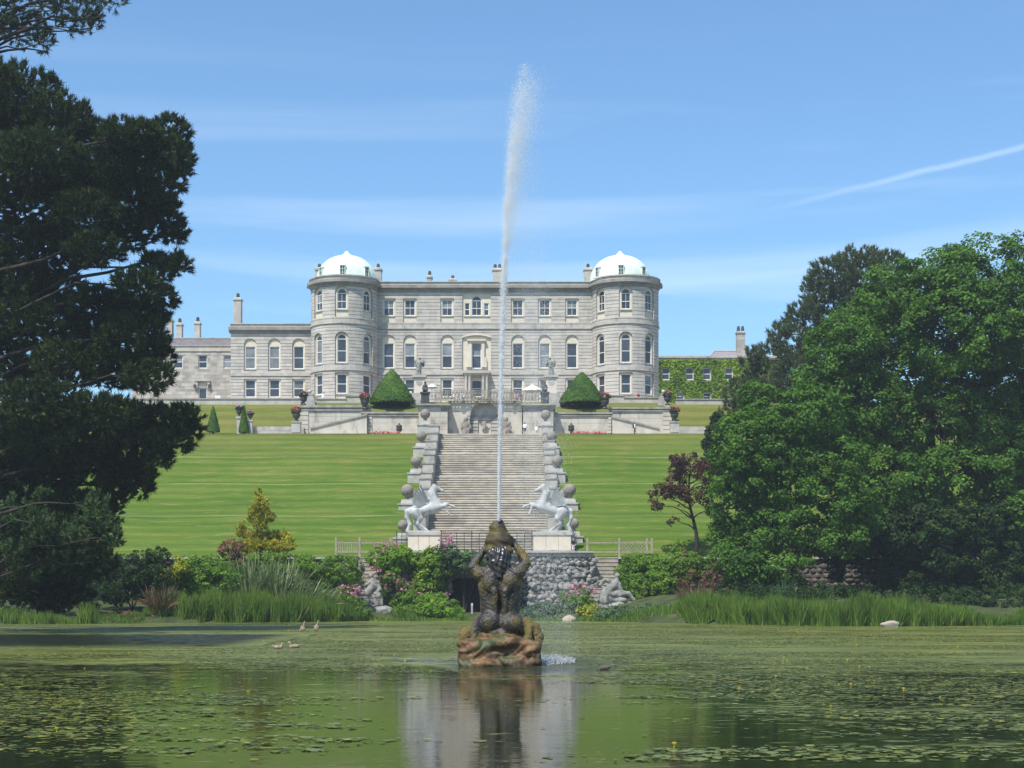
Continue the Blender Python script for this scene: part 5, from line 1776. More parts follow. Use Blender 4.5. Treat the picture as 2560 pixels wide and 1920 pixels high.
limbs_ = [te_((-48, -2, 232), (18, 19, 17)), te_((46, -2, 238), (18, 19, 17)),
          tc_((-50, 0, 234), (-70, 4, 249), 15, 12.5), tc_((-70, 4, 250), (-55, 14, 274), 12, 11.5), tc_((-55, 14, 274), (-34, 24, 300), 11, 7.5),
          tc_((48, 0, 240), (65, 4, 260), 15, 12.5), tc_((65, 4, 262), (53, 14, 284), 12, 11.5), tc_((53, 14, 284), (35, 24, 310), 11, 7.5),
          te_((-2, 10, 272), (25, 29, 33)),
          tc_((-88, 10, 74), (-97, 4, 60), 19, 13), tc_((-66, -10, 90), (-64, -22, 62), 11, 9), tc_((-64, -22, 62), (-52, -36, 60), 9, 8),
          tc_((82, 8, 95), (95, 2, 76), 18, 14), tc_((95, 2, 76), (94, -8, 50), 13, 10), tc_((72, -8, 100), (70, -24, 72), 11, 9), tc_((70, -24, 72), (58, -36, 66), 9, 8)]
body = torso + limbs_
kk_ = [0.10] * len(torso) + [0.055] * len(limbs_)
carve = [tc_((0, -46, 140), (0, -45, 225), 7, 8, sub), tc_((0, -54, 84), (1, -52, 124), 4.5, 5, sub), tc_((-52, -42, 134), (52, -42, 134), 5, 5, sub)]
body += carve; kk_ += [0.05] * len(carve)
n_before = len(body)
# hands: palm and five bent fingers closing on the shell
for s, hx_, hz_ in ((-1, -32, 304), (1, 33, 312)):
    body.append(te_((hx_, 24, hz_), (9, 9, 11)))
    for i, (ln, dz) in enumerate(((11, -7), (14, -2), (15, 4), (13, 9))):
        body.append(tc_((hx_, 22, hz_ + dz), (hx_ - s * 7, 8 - i, hz_ + dz + 5), 4.0, 3.4))
        body.append(tc_((hx_ - s * 7, 8 - i, hz_ + dz + 5), (hx_ - s * ln * 1.3, 0 - i, hz_ + dz + 7), 3.4, 2.7))
    body.append(tc_((hx_, 26, hz_ - 6), (hx_ - s * 12, 20, hz_ - 12), 4.4, 3.2))
kk_ += [0.03] * (len(body) - n_before)
sdf_part('body', body, 0.028, kk_, M['triton'], tri, lambda V: V + np.array(tb),
         lambda x, y, z: 0.012 * np.sin(9 * x + 2) * np.sin(8 * z) * np.sin(7 * y + 1) + 0.007 * np.sin(27 * x + 3 * np.sin(9 * z)) * np.sin(25 * z + 4 * y))
hair = [te_((-3, 3, 278), (30, 31, 31)), tc_((-3, -14, 258), (-1, -26, 226), 22, 7), tc_((-16, -10, 258), (-18, -20, 236), 14, 5), tc_((12, -10, 258), (14, -20, 236), 14, 5)]
hc = np.array(tP(-3, 3, 290))


def hair_noise(x, y, z):
    a = np.arctan2(x - hc[0], -(y - hc[1]) + 0.15)
    return 0.022 * np.sin(22 * a + 3.0 * np.sin(z * 4)) + 0.008 * np.sin(30 * z + 9 * a)


M['triton_hair'] = mat('wet_dark_stone_hair', [(0.3, (0.014, 0.012, 0.011)), (0.7, (0.05, 0.042, 0.036))], 3, 0.3, 0.2, spec=0.6)
sdf_part('hair', hair, 0.028, 0.06, M['triton_hair'], tri, lambda V: V + np.array(tb), hair_noise)
shell = [te_((-2, 20, 316), (35, 30, 24)), tc_((-3, 20, 322), (-6, 18, 348), 33, 20), tc_((-6, 18, 348), (-1, 18, 362), 20, 9), te_((-2, 12, 300), (28, 22, 14)),
         te_((-20, 4, 292), (18, 14, 12)), te_((18, 4, 292), (16, 14, 12))]
M['triton_shell'] = mat('mossy_shell', [(0.3, (0.035, 0.025, 0.018)), (0.6, (0.08, 0.055, 0.035))], 2.2, 0.6, 0.4,
                        stain=((0.10, 0.085, 0.010), 1.5, (0.6, 0.6, 2.2), 0.46, 0.60))
sdf_part('conch_shell', shell, 0.03, 0.09, M['triton_shell'], tri, lambda V: V + np.array(tb), lambda x, y, z: 0.006 * np.sin(24 * z + 5 * np.sin(3 * x)) + 0.01 * np.sin(9 * x + 2) * np.sin(10 * z))
nzp = np.array(tb) + np.array(tP(-3, 18, 362))
MB().tube([tuple(nzp - np.array([0, 0, 0.15])), tuple(nzp + np.array([0, 0, 0.14]))], [0.055, 0.035], 8).build('nozzle', M['iron'], tri)
base = [('b', tP(0, 10, 14), tuple(q * ts for q in (92, 62, 44)), 10 * ts), te_((-60, -20, 50), (40, 46, 26)), te_((10, -40, 62), (54, 34, 22)), te_((72, -20, 40), (30, 50, 30)),
        te_((0, -10, 76), (60, 40, 16)), te_((-86, 0, 20), (20, 60, 34)), te_((40, -60, 12), (56, 18, 18)), te_((-40, -58, 8), (50, 20, 14))]
sdf_part('rock_base', base, 0.04, 0.06, M['triton_base'], tri, lambda V: V + np.array(tb),
         lambda x, y, z: 0.04 * np.sin(7 * x + 2 * np.sin(5 * z)) * np.sin(9 * z + 1.5 * np.sin(4 * x)) + 0.02 * np.sin(13 * x + 4 * np.sin(6 * z)) * np.sin(12 * z + 3 + 3 * np.sin(5 * x)) + 0.008 * np.sin(33 * x + 5 * y) * np.sin(31 * z))

# ------------------------------------------------------------------ the jet and its spray
jet_px = [(1247, 1303), (1248, 1200), (1250, 1085), (1254, 900), (1260, 700), (1268, 520), (1279, 390), (1293, 270), (1307, 195), (1314, 160)]
jr = [3.4, 4.0, 5.2, 7.2, 9.5, 12, 15, 20, 23, 14]
jx = [p[0] for p in jet_px]; jy = [p[1] for p in jet_px]
r = np.random.default_rng(77)


def octa(C, rad):
    n = len(C)
    o = np.array([[1, 0, 0], [-1, 0, 0], [0, 1, 0], [0, -1, 0], [0, 0, 1.5], [0, 0, -1.5]])
    V = (C[:, None, :] + o[None] * rad[:, None, None]).reshape(-1, 3)
    f = np.array([[0, 2, 4], [2, 1, 4], [1, 3, 4], [3, 0, 4], [2, 0, 5], [1, 2, 5], [3, 1, 5], [0, 3, 5]])
    Q = (f[None] + 6 * np.arange(n)[:, None, None]).reshape(-1, 3)
    return V, Q


def jet_points(n, wide, t):
    """t in 0..1 up the jet"""
    py = 1303 - t * (1303 - 160)
    cxp = np.interp(-py, [-q for q in jy], jx)
    rp = np.interp(-py, [-q for q in jy], jr) * wide
    return cxp, py, rp


def to3(cx_, py_, off_x, off_d):
    X = (cx_ + off_x - CX) * TD / F
    return np.stack([X, TD + off_d, CH + (HY - py_) * TD / F], -1)


n1 = 60000
t = r.random(n1) ** 1.0
lump = 0.5 + 0.5 * np.sin(t * 95 + 2.5 * np.sin(t * 31)) * np.sin(t * 43 + 1)
keep = r.random(n1) < (0.25 + 0.75 * lump) * (1 - 0.75 * t ** 3)
t = t[keep]; n1 = len(t)
cxp, py, rp = jet_points(n1, 0.75, t)
C1 = to3(cxp, py, r.normal(size=n1) * rp * 0.62, r.normal(size=n1) * rp * 0.62 * ts)
R1 = r.uniform(0.0045, 0.0125, n1)
# torn edge and the plume at the head
n2 = 30000
t2 = 0.55 + 0.43 * r.beta(2.2, 1.6, n2)
cxp, py, rp = jet_points(n2, 1.0, t2)
C2 = to3(cxp, py + r.normal(size=n2) * 14, r.normal(size=n2) * rp * 0.7 + np.abs(r.normal(size=n2)) * rp * 1.1, r.normal(size=n2) * rp * ts * 1.2)
R2 = r.uniform(0.003, 0.0085, n2)
# falling spray, carried to the right and towards the house
n3 = 48000
fall = r.random(n3) ** 0.75
start = 0.72 + 0.27 * r.random(n3)
cxp, py, rp = jet_points(n3, 1.0, start)
py_f = py + fall * (1650 - py)
drift = 12 + 55 * np.sqrt(fall) + 40 * fall
C3 = to3(cxp, py_f, drift * r.uniform(0.15, 1.5, n3) + r.normal(size=n3) * 12, r.normal(size=n3) * 0.8 + 0.6 * fall)
R3 = r.uniform(0.003, 0.0075, n3)
# splash on the water
n4 = 1600
ang = r.random(n4) * 6.283; rad_ = r.random(n4) ** 0.5
C4 = np.stack([1.75 + 1.1 * rad_ * np.cos(ang) + tb.x, TD + 2.5 + 3.2 * rad_ * np.sin(ang), 0.02 + np.abs(r.normal(size=n4)) * 0.10], -1)
R4 = r.uniform(0.006, 0.018, n4)


def spray_mat():
    m, nt, N, L, B = _nodes('water_spray')
    B.inputs['Base Color'].default_value = (0.95, 0.96, 0.97, 1)
    B.inputs['Roughness'].default_value = 0.4
    tr = N.new('ShaderNodeBsdfTranslucent'); tr.inputs[0].default_value = (0.96, 0.97, 0.98, 1)
    tp = N.new('ShaderNodeBsdfTransparent')
    a = N.new('ShaderNodeMixShader'); a.inputs[0].default_value = 0.5
    L.new(B.outputs[0], a.inputs[1]); L.new(tr.outputs[0], a.inputs[2])
    b = N.new('ShaderNodeMixShader'); b.inputs[0].default_value = 0.4
    L.new(a.outputs[0], b.inputs[1]); L.new(tp.outputs[0], b.inputs[2])
    L.new(b.outputs[0], N['Material Output'].inputs['Surface'])
    return m


M['spray'] = spray_mat()
fo = thing('fountain_jet', 'tall white jet of water rising from the triton shell with drifting spray', 'water jet', tuple(nzp))
for nm, C, R in (('water_column', np.concatenate([C1, C2]), np.concatenate([R1, R2])), ('falling_spray', C3, R3), ('splash', C4, R4)):
    V, Q = octa(C, R)
    place(nm, mesh_np(nm, V, Q, [M['spray']]), fo, kind='stuff')
ct = MB()
pts = []
for i in range(70):
    tq = i / 69 * 0.62
    a, b_, c_2 = jet_points(1, 1, np.array([tq]))
    pts.append(tuple(to3(a, b_, r.normal(size=1) * 0.6, r.normal(size=1) * 0.004)[0]))
ct.tube(pts, [0.048 * (1 - 0.6 * i / 69) * r.uniform(0.6, 1.3) + 0.008 for i in range(70)], 6)
ct.build('jet_core', M['spray'], fo, smooth=True)


# ------------------------------------------------------------------ people
def person(px, py, D, h, face, shirt, lower, label, hair='c_hair', pack=False, arm=0.0, zc=None, legs_bare=False, lean=0.0):
    b = W(px, py, D)
    if zc is not None: b.z = zc
    s = h / 1.75
    c = lambda a, q, ra, rb: ('c', tuple(v * s for v in a), tuple(v * s for v in q), ra * s, rb * s)
    pr = []
    for sg, st in ((-1, 0.10), (1, -0.10)):
        hip, knee, ank = (0.09 * sg, 0, 0.90), (0.10 * sg, -0.5 * st, 0.50), (0.10 * sg, st * 0.8, 0.09)
        pr += [c(hip, knee, 0.095, 0.07), c(knee, ank, 0.068, 0.045), c((0.10 * sg, st * 0.8 + 0.02, 0.05), (0.12 * sg, st * 0.8 - 0.14, 0.035), 0.045, 0.035)]
        sh, el = (0.19 * sg, 0, 1.40), (0.25 * sg, 0.03, 1.12)
        hand = (0.22 * sg, -0.18 - arm * 0.2, 0.95 + arm * 0.25)
        pr += [c(sh, el, 0.058, 0.045), c(el, hand, 0.043, 0.032), c(hand, (hand[0], hand[1] - 0.06, hand[2] - 0.05), 0.036, 0.025)]
    pr += [c((-0.06, 0, 0.95), (0.06, 0, 0.95), 0.14, 0.14), ('e', (0, 0, 1.12 * s), (0.155 * s, 0.11 * s, 0.22 * s)), ('e', (0, 0, 1.32 * s), (0.19 * s, 0.12 * s, 0.16 * s)),
           c((0, 0, 1.42), (0, -0.01, 1.54), 0.06, 0.052), ('e', (0, -0.02 * s, 1.63 * s), (0.078 * s, 0.095 * s, 0.115 * s)), c((0, -0.11, 1.62), (0, -0.12, 1.61), 0.018, 0.015)]
    t = thing('person', label, 'person', tuple(b), 'visitors')
    ca, sa = math.cos(face), math.sin(face)

    def xf(V):
        V = V.copy()
        V[:, 0] += lean * V[:, 2]
        return np.stack([V[:, 0] * ca - V[:, 1] * sa, V[:, 0] * sa + V[:, 1] * ca, V[:, 2]], -1) + np.array(b)

    def mi(Cn):
        z = Cn[:, 2] / s; ax = np.abs(Cn[:, 0] / s)
        m = np.zeros(len(Cn), int)
        m[(z < 1.47) & (z >= 0.93)] = 1
        m[(z >= 0.85) & (z < 1.12) & ((ax > 0.2))] = 0
        m[(z < 0.97) & (ax < 0.19)] = 2
        if legs_bare: m[(z < 0.5)] = 0
        m[z < 0.09] = 3
        return m
    sdf_part('body', pr, 0.035 * s, 0.05 * s, [M['skin'], M[shirt], M[lower], M['c_black']], t, xf, mi=mi)
    hr = [('e', (0, 0.012 * s, 1.665 * s), (0.088 * s, 0.105 * s, 0.095 * s)), ('e', (0, 0.05 * s, 1.60 * s), (0.082 * s, 0.07 * s, 0.10 * s))]
    sdf_part('hair', hr, 0.03 * s, 0.04 * s, M[hair], t, xf)
    if pack: sdf_part('backpack', [('b', (0, 0.2 * s, 1.2 * s), (0.12 * s, 0.06 * s, 0.2 * s), 0.05 * s)], 0.035, 0.04, M['c_black'], t, xf)
    return t


person(1312, 1087, 221.8, 1.75, 2.8, 'c_white', 'c_black', 'person in white shirt and dark shorts at the top of the stairs', legs_bare=True)
person(1341, 1092, 221.2, 1.65, -0.4, 'c_white', 'c_beige', 'person in white top half hidden by the upper right ball pedestal')
person(1587, 1087, 221.8, 1.75, 1.5, 'c_white', 'c_black', 'person in black with a backpack walking below the right ramp', pack=True, lean=0.06)
person(1157, 1011, 225.6, 1.85, 0.3, 'c_white', 'c_blue', 'person in white and pale blue leaning on the left part of the balcony', arm=0.6)
person(1287, 1012, 225.6, 1.8, -0.5, 'c_pinkshirt', 'c_beige', 'person in pale pink at the left of the balcony group', arm=0.5)
person(1294, 1012, 226.3, 1.8, 0.5, 'c_blue', 'c_grey', 'person in blue in the middle of the balcony group')
person(1303, 1012, 225.6, 1.7, 0.1, 'c_maroon', 'c_maroon', 'person in dark red at the right of the balcony group')
person(808, 1001, 238.0, 1.7, 0.2, 'c_white', 'c_white', 'person in white behind the parapet before the left tower', zc=ZT)
person(1026, 1001, 238.0, 1.8, 2.4, 'c_white', 'c_maroon', 'person in white standing right of the left clipped dome yew', zc=ZT + 0.3)
person(1596, 1001, 238.0, 1.7, 0.4, 'c_maroon', 'c_black', 'person in dark red before the right tower door', zc=ZT)
person(542, 1001, 240.0, 1.7, 0.4, 'c_white', 'c_beige', 'left of two people in white behind the parapet at the low wing', zc=ZT)
person(549, 1001, 240.0, 1.7, 0.4, 'c_white', 'c_beige', 'right of two people in white behind the parapet at the low wing', zc=ZT)
person(1433, 1382, 176.3, 1.75, 0.4, 'c_black', 'c_white', 'person in black top and white shorts beside the right horse pedestal', legs_bare=True, zc=ZG)


# parasols
for px, py, wd, lb in ((1080, 959, 30, 'white parasol left of the balcony behind the dark seated figure'), (1331, 961, 54, 'wide white parasol at the right end of the balcony')):
    D = 232.0
    b = W(px, 1000, D); zt = ZZ(py, D); hwp = wd / 2 * D / F
    t = thing('parasol', lb, 'parasol', (b.x, D, ZT), 'terrace parasols')
    mb = MB()
    n = 8
    V = [(b.x, D, zt)] + [(b.x + hwp * math.sin(2 * math.pi * (i + 0.5) / n), D - hwp * math.cos(2 * math.pi * (i + 0.5) / n), zt - hwp * 0.55) for i in range(n)]
    V += [(x, y, z - 0.12) for x, y, z in V]
    Fc = [(0, 1 + i, 1 + (i + 1) % n) for i in range(n)] + [(n + 1, n + 2 + (i + 1) % n, n + 2 + i) for i in range(n)]
    Fc += [(1 + i, n + 2 + i, n + 2 + (i + 1) % n, 1 + (i + 1) % n) for i in range(n)]
    mb.add(V, Fc); mb.build('canopy', M['canvas'], t)
    MB().tube([(b.x, D, ZT - 0.3), (b.x, D, zt - 0.1)], 0.04, 6).build('pole', M['wood'], t)


# statues on tall pedestals, dark seated bronzes
def figure_prims(t, wings=False):
    pr = [('c', (-2 * t, 0, 0), (-3 * t, 0, 14 * t), 2.2 * t, 3.0 * t), ('c', (3 * t, 0, 0), (2 * t, 0, 14 * t), 2.2 * t, 3.0 * t), ('e', (0, 0, 17 * t), (5 * t, 3.6 * t, 5 * t)),
          ('c', (0, 0, 20 * t), (1 * t, 0, 31 * t), 4.2 * t, 5.0 * t), ('c', (1 * t, 0, 34 * t), (1.4 * t, 0, 38 * t), 2.4 * t, 1.8 * t), ('e', (1.6 * t, -0.4 * t, 41 * t), (2.7 * t, 3 * t, 3.5 * t)),
          ('c', (-4 * t, 0, 33 * t), (-7 * t, -1 * t, 25 * t), 1.8 * t, 1.5 * t), ('c', (-7 * t, -1 * t, 25 * t), (-4 * t, -3 * t, 20 * t), 1.4 * t, 1.1 * t),
          ('c', (6 * t, 0, 33 * t), (10 * t, -1 * t, 28 * t), 1.8 * t, 1.5 * t), ('c', (10 * t, -1 * t, 28 * t), (9 * t, -3 * t, 35 * t), 1.4 * t, 1.1 * t),
          ('c', (-3 * t, 1 * t, 18 * t), (-6 * t, 2 * t, 3 * t), 2.4 * t, 3.4 * t), ('c', (3 * t, 2 * t, 20 * t), (0, 2 * t, 2 * t), 3 * t, 3.5 * t)]
    if wings:
        pr += [('e', (-8 * t, 3 * t, 30 * t), (4 * t, 1.5 * t, 10 * t)), ('e', (9 * t, 3 * t, 30 * t), (4 * t, 1.5 * t, 10 * t))]
    return pr


for side, px in (('left', 1049), ('right', 1378)):
    D = 233.0
    t = D / F
    b = W(px, 1006, D)
    ped = thing('tall_pedestal', 'carved pale stone pedestal with a roundel beside the %s of the balcony' % side, 'pedestal', tuple(b), 'balcony pedestals')
    x = b.x; z = ZT - 1.2
    MB().box(x - 1.25, x + 1.25, D - 1.25, D + 1.25, z, ZZ(985, D)).build('plinth', M['block'], ped)
    MB().box(x - 0.8, x + 0.8, D - 0.8, D + 0.8, ZZ(985, D) + 0.002, ZZ(945, D), tx=0.05, ty=0.05).build('die', M['panel'], ped)
    MB().box(x - 1.02, x + 1.02, D - 1.02, D + 1.02, ZZ(945, D) + 0.002, ZZ(939.5, D)).build('cornice', M['trim'], ped)
    MB().lathe([(0.46, 0), (0.46, 0.06), (0.33, 0.07), (0.3, 0.02), (0.14, 0.05), (0.02, 0.08)], (0, 0, 0), 20).build('roundel', M['trim'], ped)
    o = ped.children[-1] if ped.children else None
    rd = [c for c in COL.objects if c.parent == ped and c.name.startswith('roundel')][0]
    rd.matrix_parent_inverse = Matrix.Identity(4)
    rd.location = (0, -0.76, ZZ(957, D) - b.z); rd.rotation_euler = (math.pi / 2, 0, 0)
    st = thing('stone_figure', 'pale stone figure standing on the %s carved pedestal before the house' % side, 'statue', tuple(W(px, 939, D)), 'balcony statues')
    bb = W(px - 1, 939, D)
    sdf_part('body', figure_prims(t * 1.05, True), 0.06, 0.1, M['statue_stone'], st, lambda V, bb=bb: V * np.array([1 if side == 'left' else -1, 1, 1]) + np.array(bb))
    # dark bronze seated figure on a dark pedestal in front
    D2 = 224.6; px2 = 1063 if side == 'left' else 1362
    bp = thing('bronze_pedestal', 'dark square pedestal at the %s end of the balcony rail' % side, 'pedestal', tuple(W(px2, 1009, D2)), 'bronze pedestals')
    x = XX(px2, D2)
    hw_ = 10.5 * D2 / F
    MB().box(x - hw_, x + hw_, D2 - 0.6, D2 + 0.6, ZZ(1010, D2), ZZ(985, D2), tx=0.06, ty=0.06).build('die', M['bronze'], bp)
    MB().box(x - hw_ - 0.1, x + hw_ + 0.1, D2 - 0.7, D2 + 0.7, ZZ(985, D2) + 0.002, ZZ(981, D2)).build('cap', M['bronze'], bp)
    t2 = D2 / F
    bb2 = W(px2, 981, D2)
    sf = thing('seated_bronze', 'dark seated bronze figure at the %s end of the balcony rail' % side, 'statue', tuple(bb2), 'seated bronzes')
    sp = [('e', (0, 0, 5 * t2), (7 * t2, 6 * t2, 5 * t2)), ('c', (0, 0, 8 * t2), (0, 0, 17 * t2), 4.5 * t2, 4.2 * t2), ('e', (0, -1 * t2, 24.5 * t2), (2.8 * t2, 3 * t2, 3.6 * t2)), ('c', (0, 0, 19 * t2), (0, 0, 22 * t2), 2 * t2, 1.7 * t2),
          ('c', (-3 * t2, 0, 4 * t2), (-4 * t2, -7 * t2, 6 * t2), 3 * t2, 2.4 * t2), ('c', (3 * t2, 0, 4 * t2), (4 * t2, -7 * t2, 6 * t2), 3 * t2, 2.4 * t2),
          ('c', (-4 * t2, -7 * t2, 6 * t2), (-4 * t2, -8 * t2, 0), 2 * t2, 1.6 * t2), ('c', (4 * t2, -7 * t2, 6 * t2), (4 * t2, -8 * t2, 0), 2 * t2, 1.6 * t2),
          ('c', (-4 * t2, 0, 17 * t2), (-6.5 * t2, -2 * t2, 10 * t2), 1.8 * t2, 1.4 * t2), ('c', (-6.5 * t2, -2 * t2, 10 * t2), (-3 * t2, -6 * t2, 9 * t2), 1.4 * t2, 1.1 * t2),
          ('c', (4 * t2, 0, 17 * t2), (6.5 * t2, -2 * t2, 11 * t2), 1.8 * t2, 1.4 * t2), ('c', (6.5 * t2, -2 * t2, 11 * t2), (3 * t2, -6 * t2, 9 * t2), 1.4 * t2, 1.1 * t2)]
    sdf_part('body', sp, 0.06, 0.1, M['bronze'], sf, lambda V, bb2=bb2: V + np.array(bb2))


# ------------------------------------------------------------------ reclining river gods at the grotto
def rock_noise(x, y, z): return 0.05 * np.sin(5 * x + 1) * np.sin(6 * z) + 0.03 * np.sin(13 * x) * np.sin(11 * z + y * 5)


D = 165.5; t = D / F
b = W(925, 1512, D)
rg = thing('reclining_statue', 'grey stone river god reclining on a block left of the grotto', 'statue', tuple(b), 'river god statues')
p_ = lambda px, py, dy=0: ((px - 925) * t, dy * t, (1512 - py) * t)
pr = [('e', p_(928, 1439), (6 * t, 6 * t, 7.5 * t)), ('c', p_(931, 1450), p_(934, 1462), 6 * t, 11 * t), ('e', p_(936, 1464), (13 * t, 8 * t, 12 * t)), ('c', p_(932, 1468), p_(918, 1482), 11 * t, 11 * t),
      ('c', p_(926, 1455, -3), p_(910, 1466, -5), 4.5 * t, 3.8 * t), ('c', p_(910, 1466, -5), p_(890, 1460, -6), 3.6 * t, 2.8 * t), ('e', p_(888, 1459, -6), (3.5 * t, 3 * t, 3 * t)),
      ('c', p_(945, 1456, -2), p_(950, 1474, -4), 5 * t, 4.5 * t), ('c', p_(950, 1474, -4), p_(938, 1484, -8), 4.2 * t, 3.2 * t),
      ('c', p_(920, 1484, -3), p_(896, 1478, -6), 9 * t, 6.5 * t), ('c', p_(896, 1478, -6), p_(886, 1494, -5), 6 * t, 4 * t), ('c', p_(916, 1490, 3), p_(888, 1490, 2), 9 * t, 5 * t),
      ('e', p_(946, 1490, -4), (9 * t, 9 * t, 10 * t)), ('e', p_(912, 1494, 0), (24 * t, 9 * t, 6 * t))]
sdf_part('figure', pr, 0.06, 0.14, M['statue_stone'], rg, lambda V: V + np.array(b))
MB().box(b.x - 33 * t, b.x + 33 * t, D - 0.7, D + 1.2, ZZ(1512, D), ZZ(1497, D)).build('block', M['statue_stone'], rg)
pile = [('e', ((x - 925) * t, y * t, (1512 - z) * t), (a * t, a * t, c * t)) for x, z, y, a, c in ((918, 1530, 0, 24, 18), (950, 1530, -4, 22, 18), (968, 1528, -8, 16, 14), (975, 1545, -8, 17, 14), (935, 1550, -6, 26, 14), (960, 1552, -12, 18, 10), (905, 1550, 0, 20, 14))]
rp = thing('rock_pile', 'grey rock pile carrying the left river god down to the water', 'rocks', tuple(W(940, 1556, D)))
sdf_part('rocks', pile, 0.09, 0.12, M['statue_stone'], rp, lambda V: V + np.array(b), rock_noise)
bk = W(975, 1552, 163.5)
MB().box(bk.x - 0.5, bk.x + 0.5, 163.2, 164.4, -0.3, ZZ(1541, 163.5)).build('dressed_block', M['block'], rp)

b2 = W(1530, 1508, D)
rg2 = thing('reclining_statue', 'pale stone river god leaning back with raised arm right of the grotto', 'statue', tuple(b2), 'river god statues')
p2 = lambda px, py, dy=0: ((px - 1530) * t, dy * t, (1508 - py) * t)
pr = [('e', p2(1544, 1439), (7 * t, 7 * t, 7 * t)), ('c', p2(1543, 1447), p2(1540, 1456), 5 * t, 9 * t), ('e', p2(1535, 1462), (14 * t, 9 * t, 12 * t)), ('c', p2(1530, 1466), p2(1518, 1484), 12 * t, 12 * t),
      ('c', p2(1528, 1453), p2(1512, 1450), 6 * t, 5 * t), ('c', p2(1512, 1450), p2(1501, 1462), 5 * t, 4 * t), ('c', p2(1501, 1462), p2(1510, 1472), 4 * t, 3.5 * t),
      ('e', p2(1517, 1496), (24 * t, 11 * t, 15 * t)), ('c', p2(1514, 1474, -4), p2(1508, 1504, -6), 9 * t, 15 * t),
      ('c', p2(1548, 1460), p2(1552, 1478, -4), 5.5 * t, 4.6 * t), ('c', p2(1552, 1478, -4), p2(1566, 1482, -5), 4.2 * t, 3.4 * t), ('c', p2(1530, 1486, -3), p2(1570, 1484, -3), 9 * t, 6 * t),
      ('c', p2(1570, 1484, -3), p2(1585, 1500, -3), 6 * t, 4.5 * t), ('e', p2(1548, 1500), (22 * t, 9 * t, 9 * t)),
      ('-c', p2(1548, 1478, -14), p2(1547, 1504, -14), 7 * t, 5 * t)]
sdf_part('figure', pr, 0.06, 0.12, M['statue_stone'], rg2, lambda V: V + np.array(b2))
pile = [('e', p2(x, z, y), (a * t, a * t, c * t)) for x, z, y, a, c in ((1510, 1520, 2, 26, 14), (1545, 1518, 2, 26, 14), (1575, 1516, 4, 18, 12))]
rp = thing('rock_pile', 'low rock shelf under the right river god', 'rocks', tuple(W(1530, 1530, D)))
sdf_part('rocks', pile, 0.09, 0.12, M['statue_stone'], rp, lambda V: V + np.array(b2), rock_noise)


# ------------------------------------------------------------------ plants
def noise3(P, seed, f):
    r = np.random.default_rng(seed)
    K = r.normal(size=(7, 3)) * f; ph = r.random(7) * 6.28
    return sum(np.sin(P @ K[i] + ph[i]) for i in range(7)) / 7


def lobe_clumps(lobes, n_per_m2, rc, seed, inner=0.25, flat_=1.0, hole=-1.0, hf=0.5):
    """clump centres spread over the lobes (c, r); returns centres, outward normals"""
    r = np.random.default_rng(seed)
    Cs, Ns = [], []
    for c, rad in lobes:
        c, rad = np.array(c), np.array(rad)
        area = 4 * math.pi * ((rad[0] * rad[1]) ** 1.6 / 3 + (rad[0] * rad[2]) ** 1.6 / 3 + (rad[1] * rad[2]) ** 1.6 / 3) ** (1 / 1.6)
        n = max(6, int(area * n_per_m2))
        d = sphere_pts(n, r)
        rr = np.where(r.random(n) < inner, r.random(n) ** 0.5 * 0.85, r.uniform(0.82, 1.05, n))[:, None]
        Cs.append(c + d * rr * rad); Ns.append(d)
    C, Nn = np.concatenate(Cs), np.concatenate(Ns)
    if hole > -1:
        k = noise3(C, seed + 3, hf) > hole
        C, Nn = C[k], Nn[k]
    return C, Nn


def clump_leaves(C, Nn, per, rc, size, seed, flat_=0.7, up=0.5, aspect=1.6, jit=0.55):
    """puffs: leaves gathered on the outer and upper side of each clump"""
    r = np.random.default_rng(seed)
    n = len(C)
    d = sphere_pts(n * per, r).reshape(n, per, 3) + 0.55 * Nn[:, None] + np.array([0, 0, 0.35 * up])
    d /= np.linalg.norm(d, axis=-1, keepdims=True)
    sz = rc * r.uniform(0.6, 1.4, (n, 1, 1))
    off = d * sz * (0.35 + 0.75 * r.random((n, per, 1)) ** 0.6) * np.array([1, 1, flat_])
    P = (C[:, None] + off).reshape(-1, 3)
    nr = (Nn[:, None] * 0.35 + d * 0.7 + np.array([0, 0, up])).reshape(-1, 3)
    return leaf_cloud(P, nr, size, aspect, jit, seed + 1)


def tufts(C, Nn, per, length, width, seed, up=0.5, spread=0.9):
    """needle tufts: fans of thin triangles"""
    r = np.random.default_rng(seed)
    n = len(C)
    ax = Nn * 0.8 + np.array([0, 0, up]) + 0.35 * r.normal(size=(n, 3))
    ax /= np.linalg.norm(ax, axis=1, keepdims=True)
    d = ax[:, None] + spread * r.normal(size=(n, per, 3)) * 0.6
    d /= np.linalg.norm(d, axis=-1, keepdims=True)
    side = np.cross(d, r.normal(size=(n, per, 3)))
    side /= np.linalg.norm(side, axis=-1, keepdims=True) + 1e-9
    L_ = (length * r.uniform(0.6, 1.25, (n, per)))[..., None]
    base = C[:, None] + ax[:, None] * (length * 0.9 * r.random((n, per)))[..., None] + 0.10 * length * r.normal(size=(n, per, 3))
    a = base + side * width * 0.5; b = base - side * width * 0.5
    tip = base + d * L_
    V = np.stack([a, b, tip], 2).reshape(-1, 3)
    Q = np.arange(len(V)).reshape(-1, 3)
    return V, Q


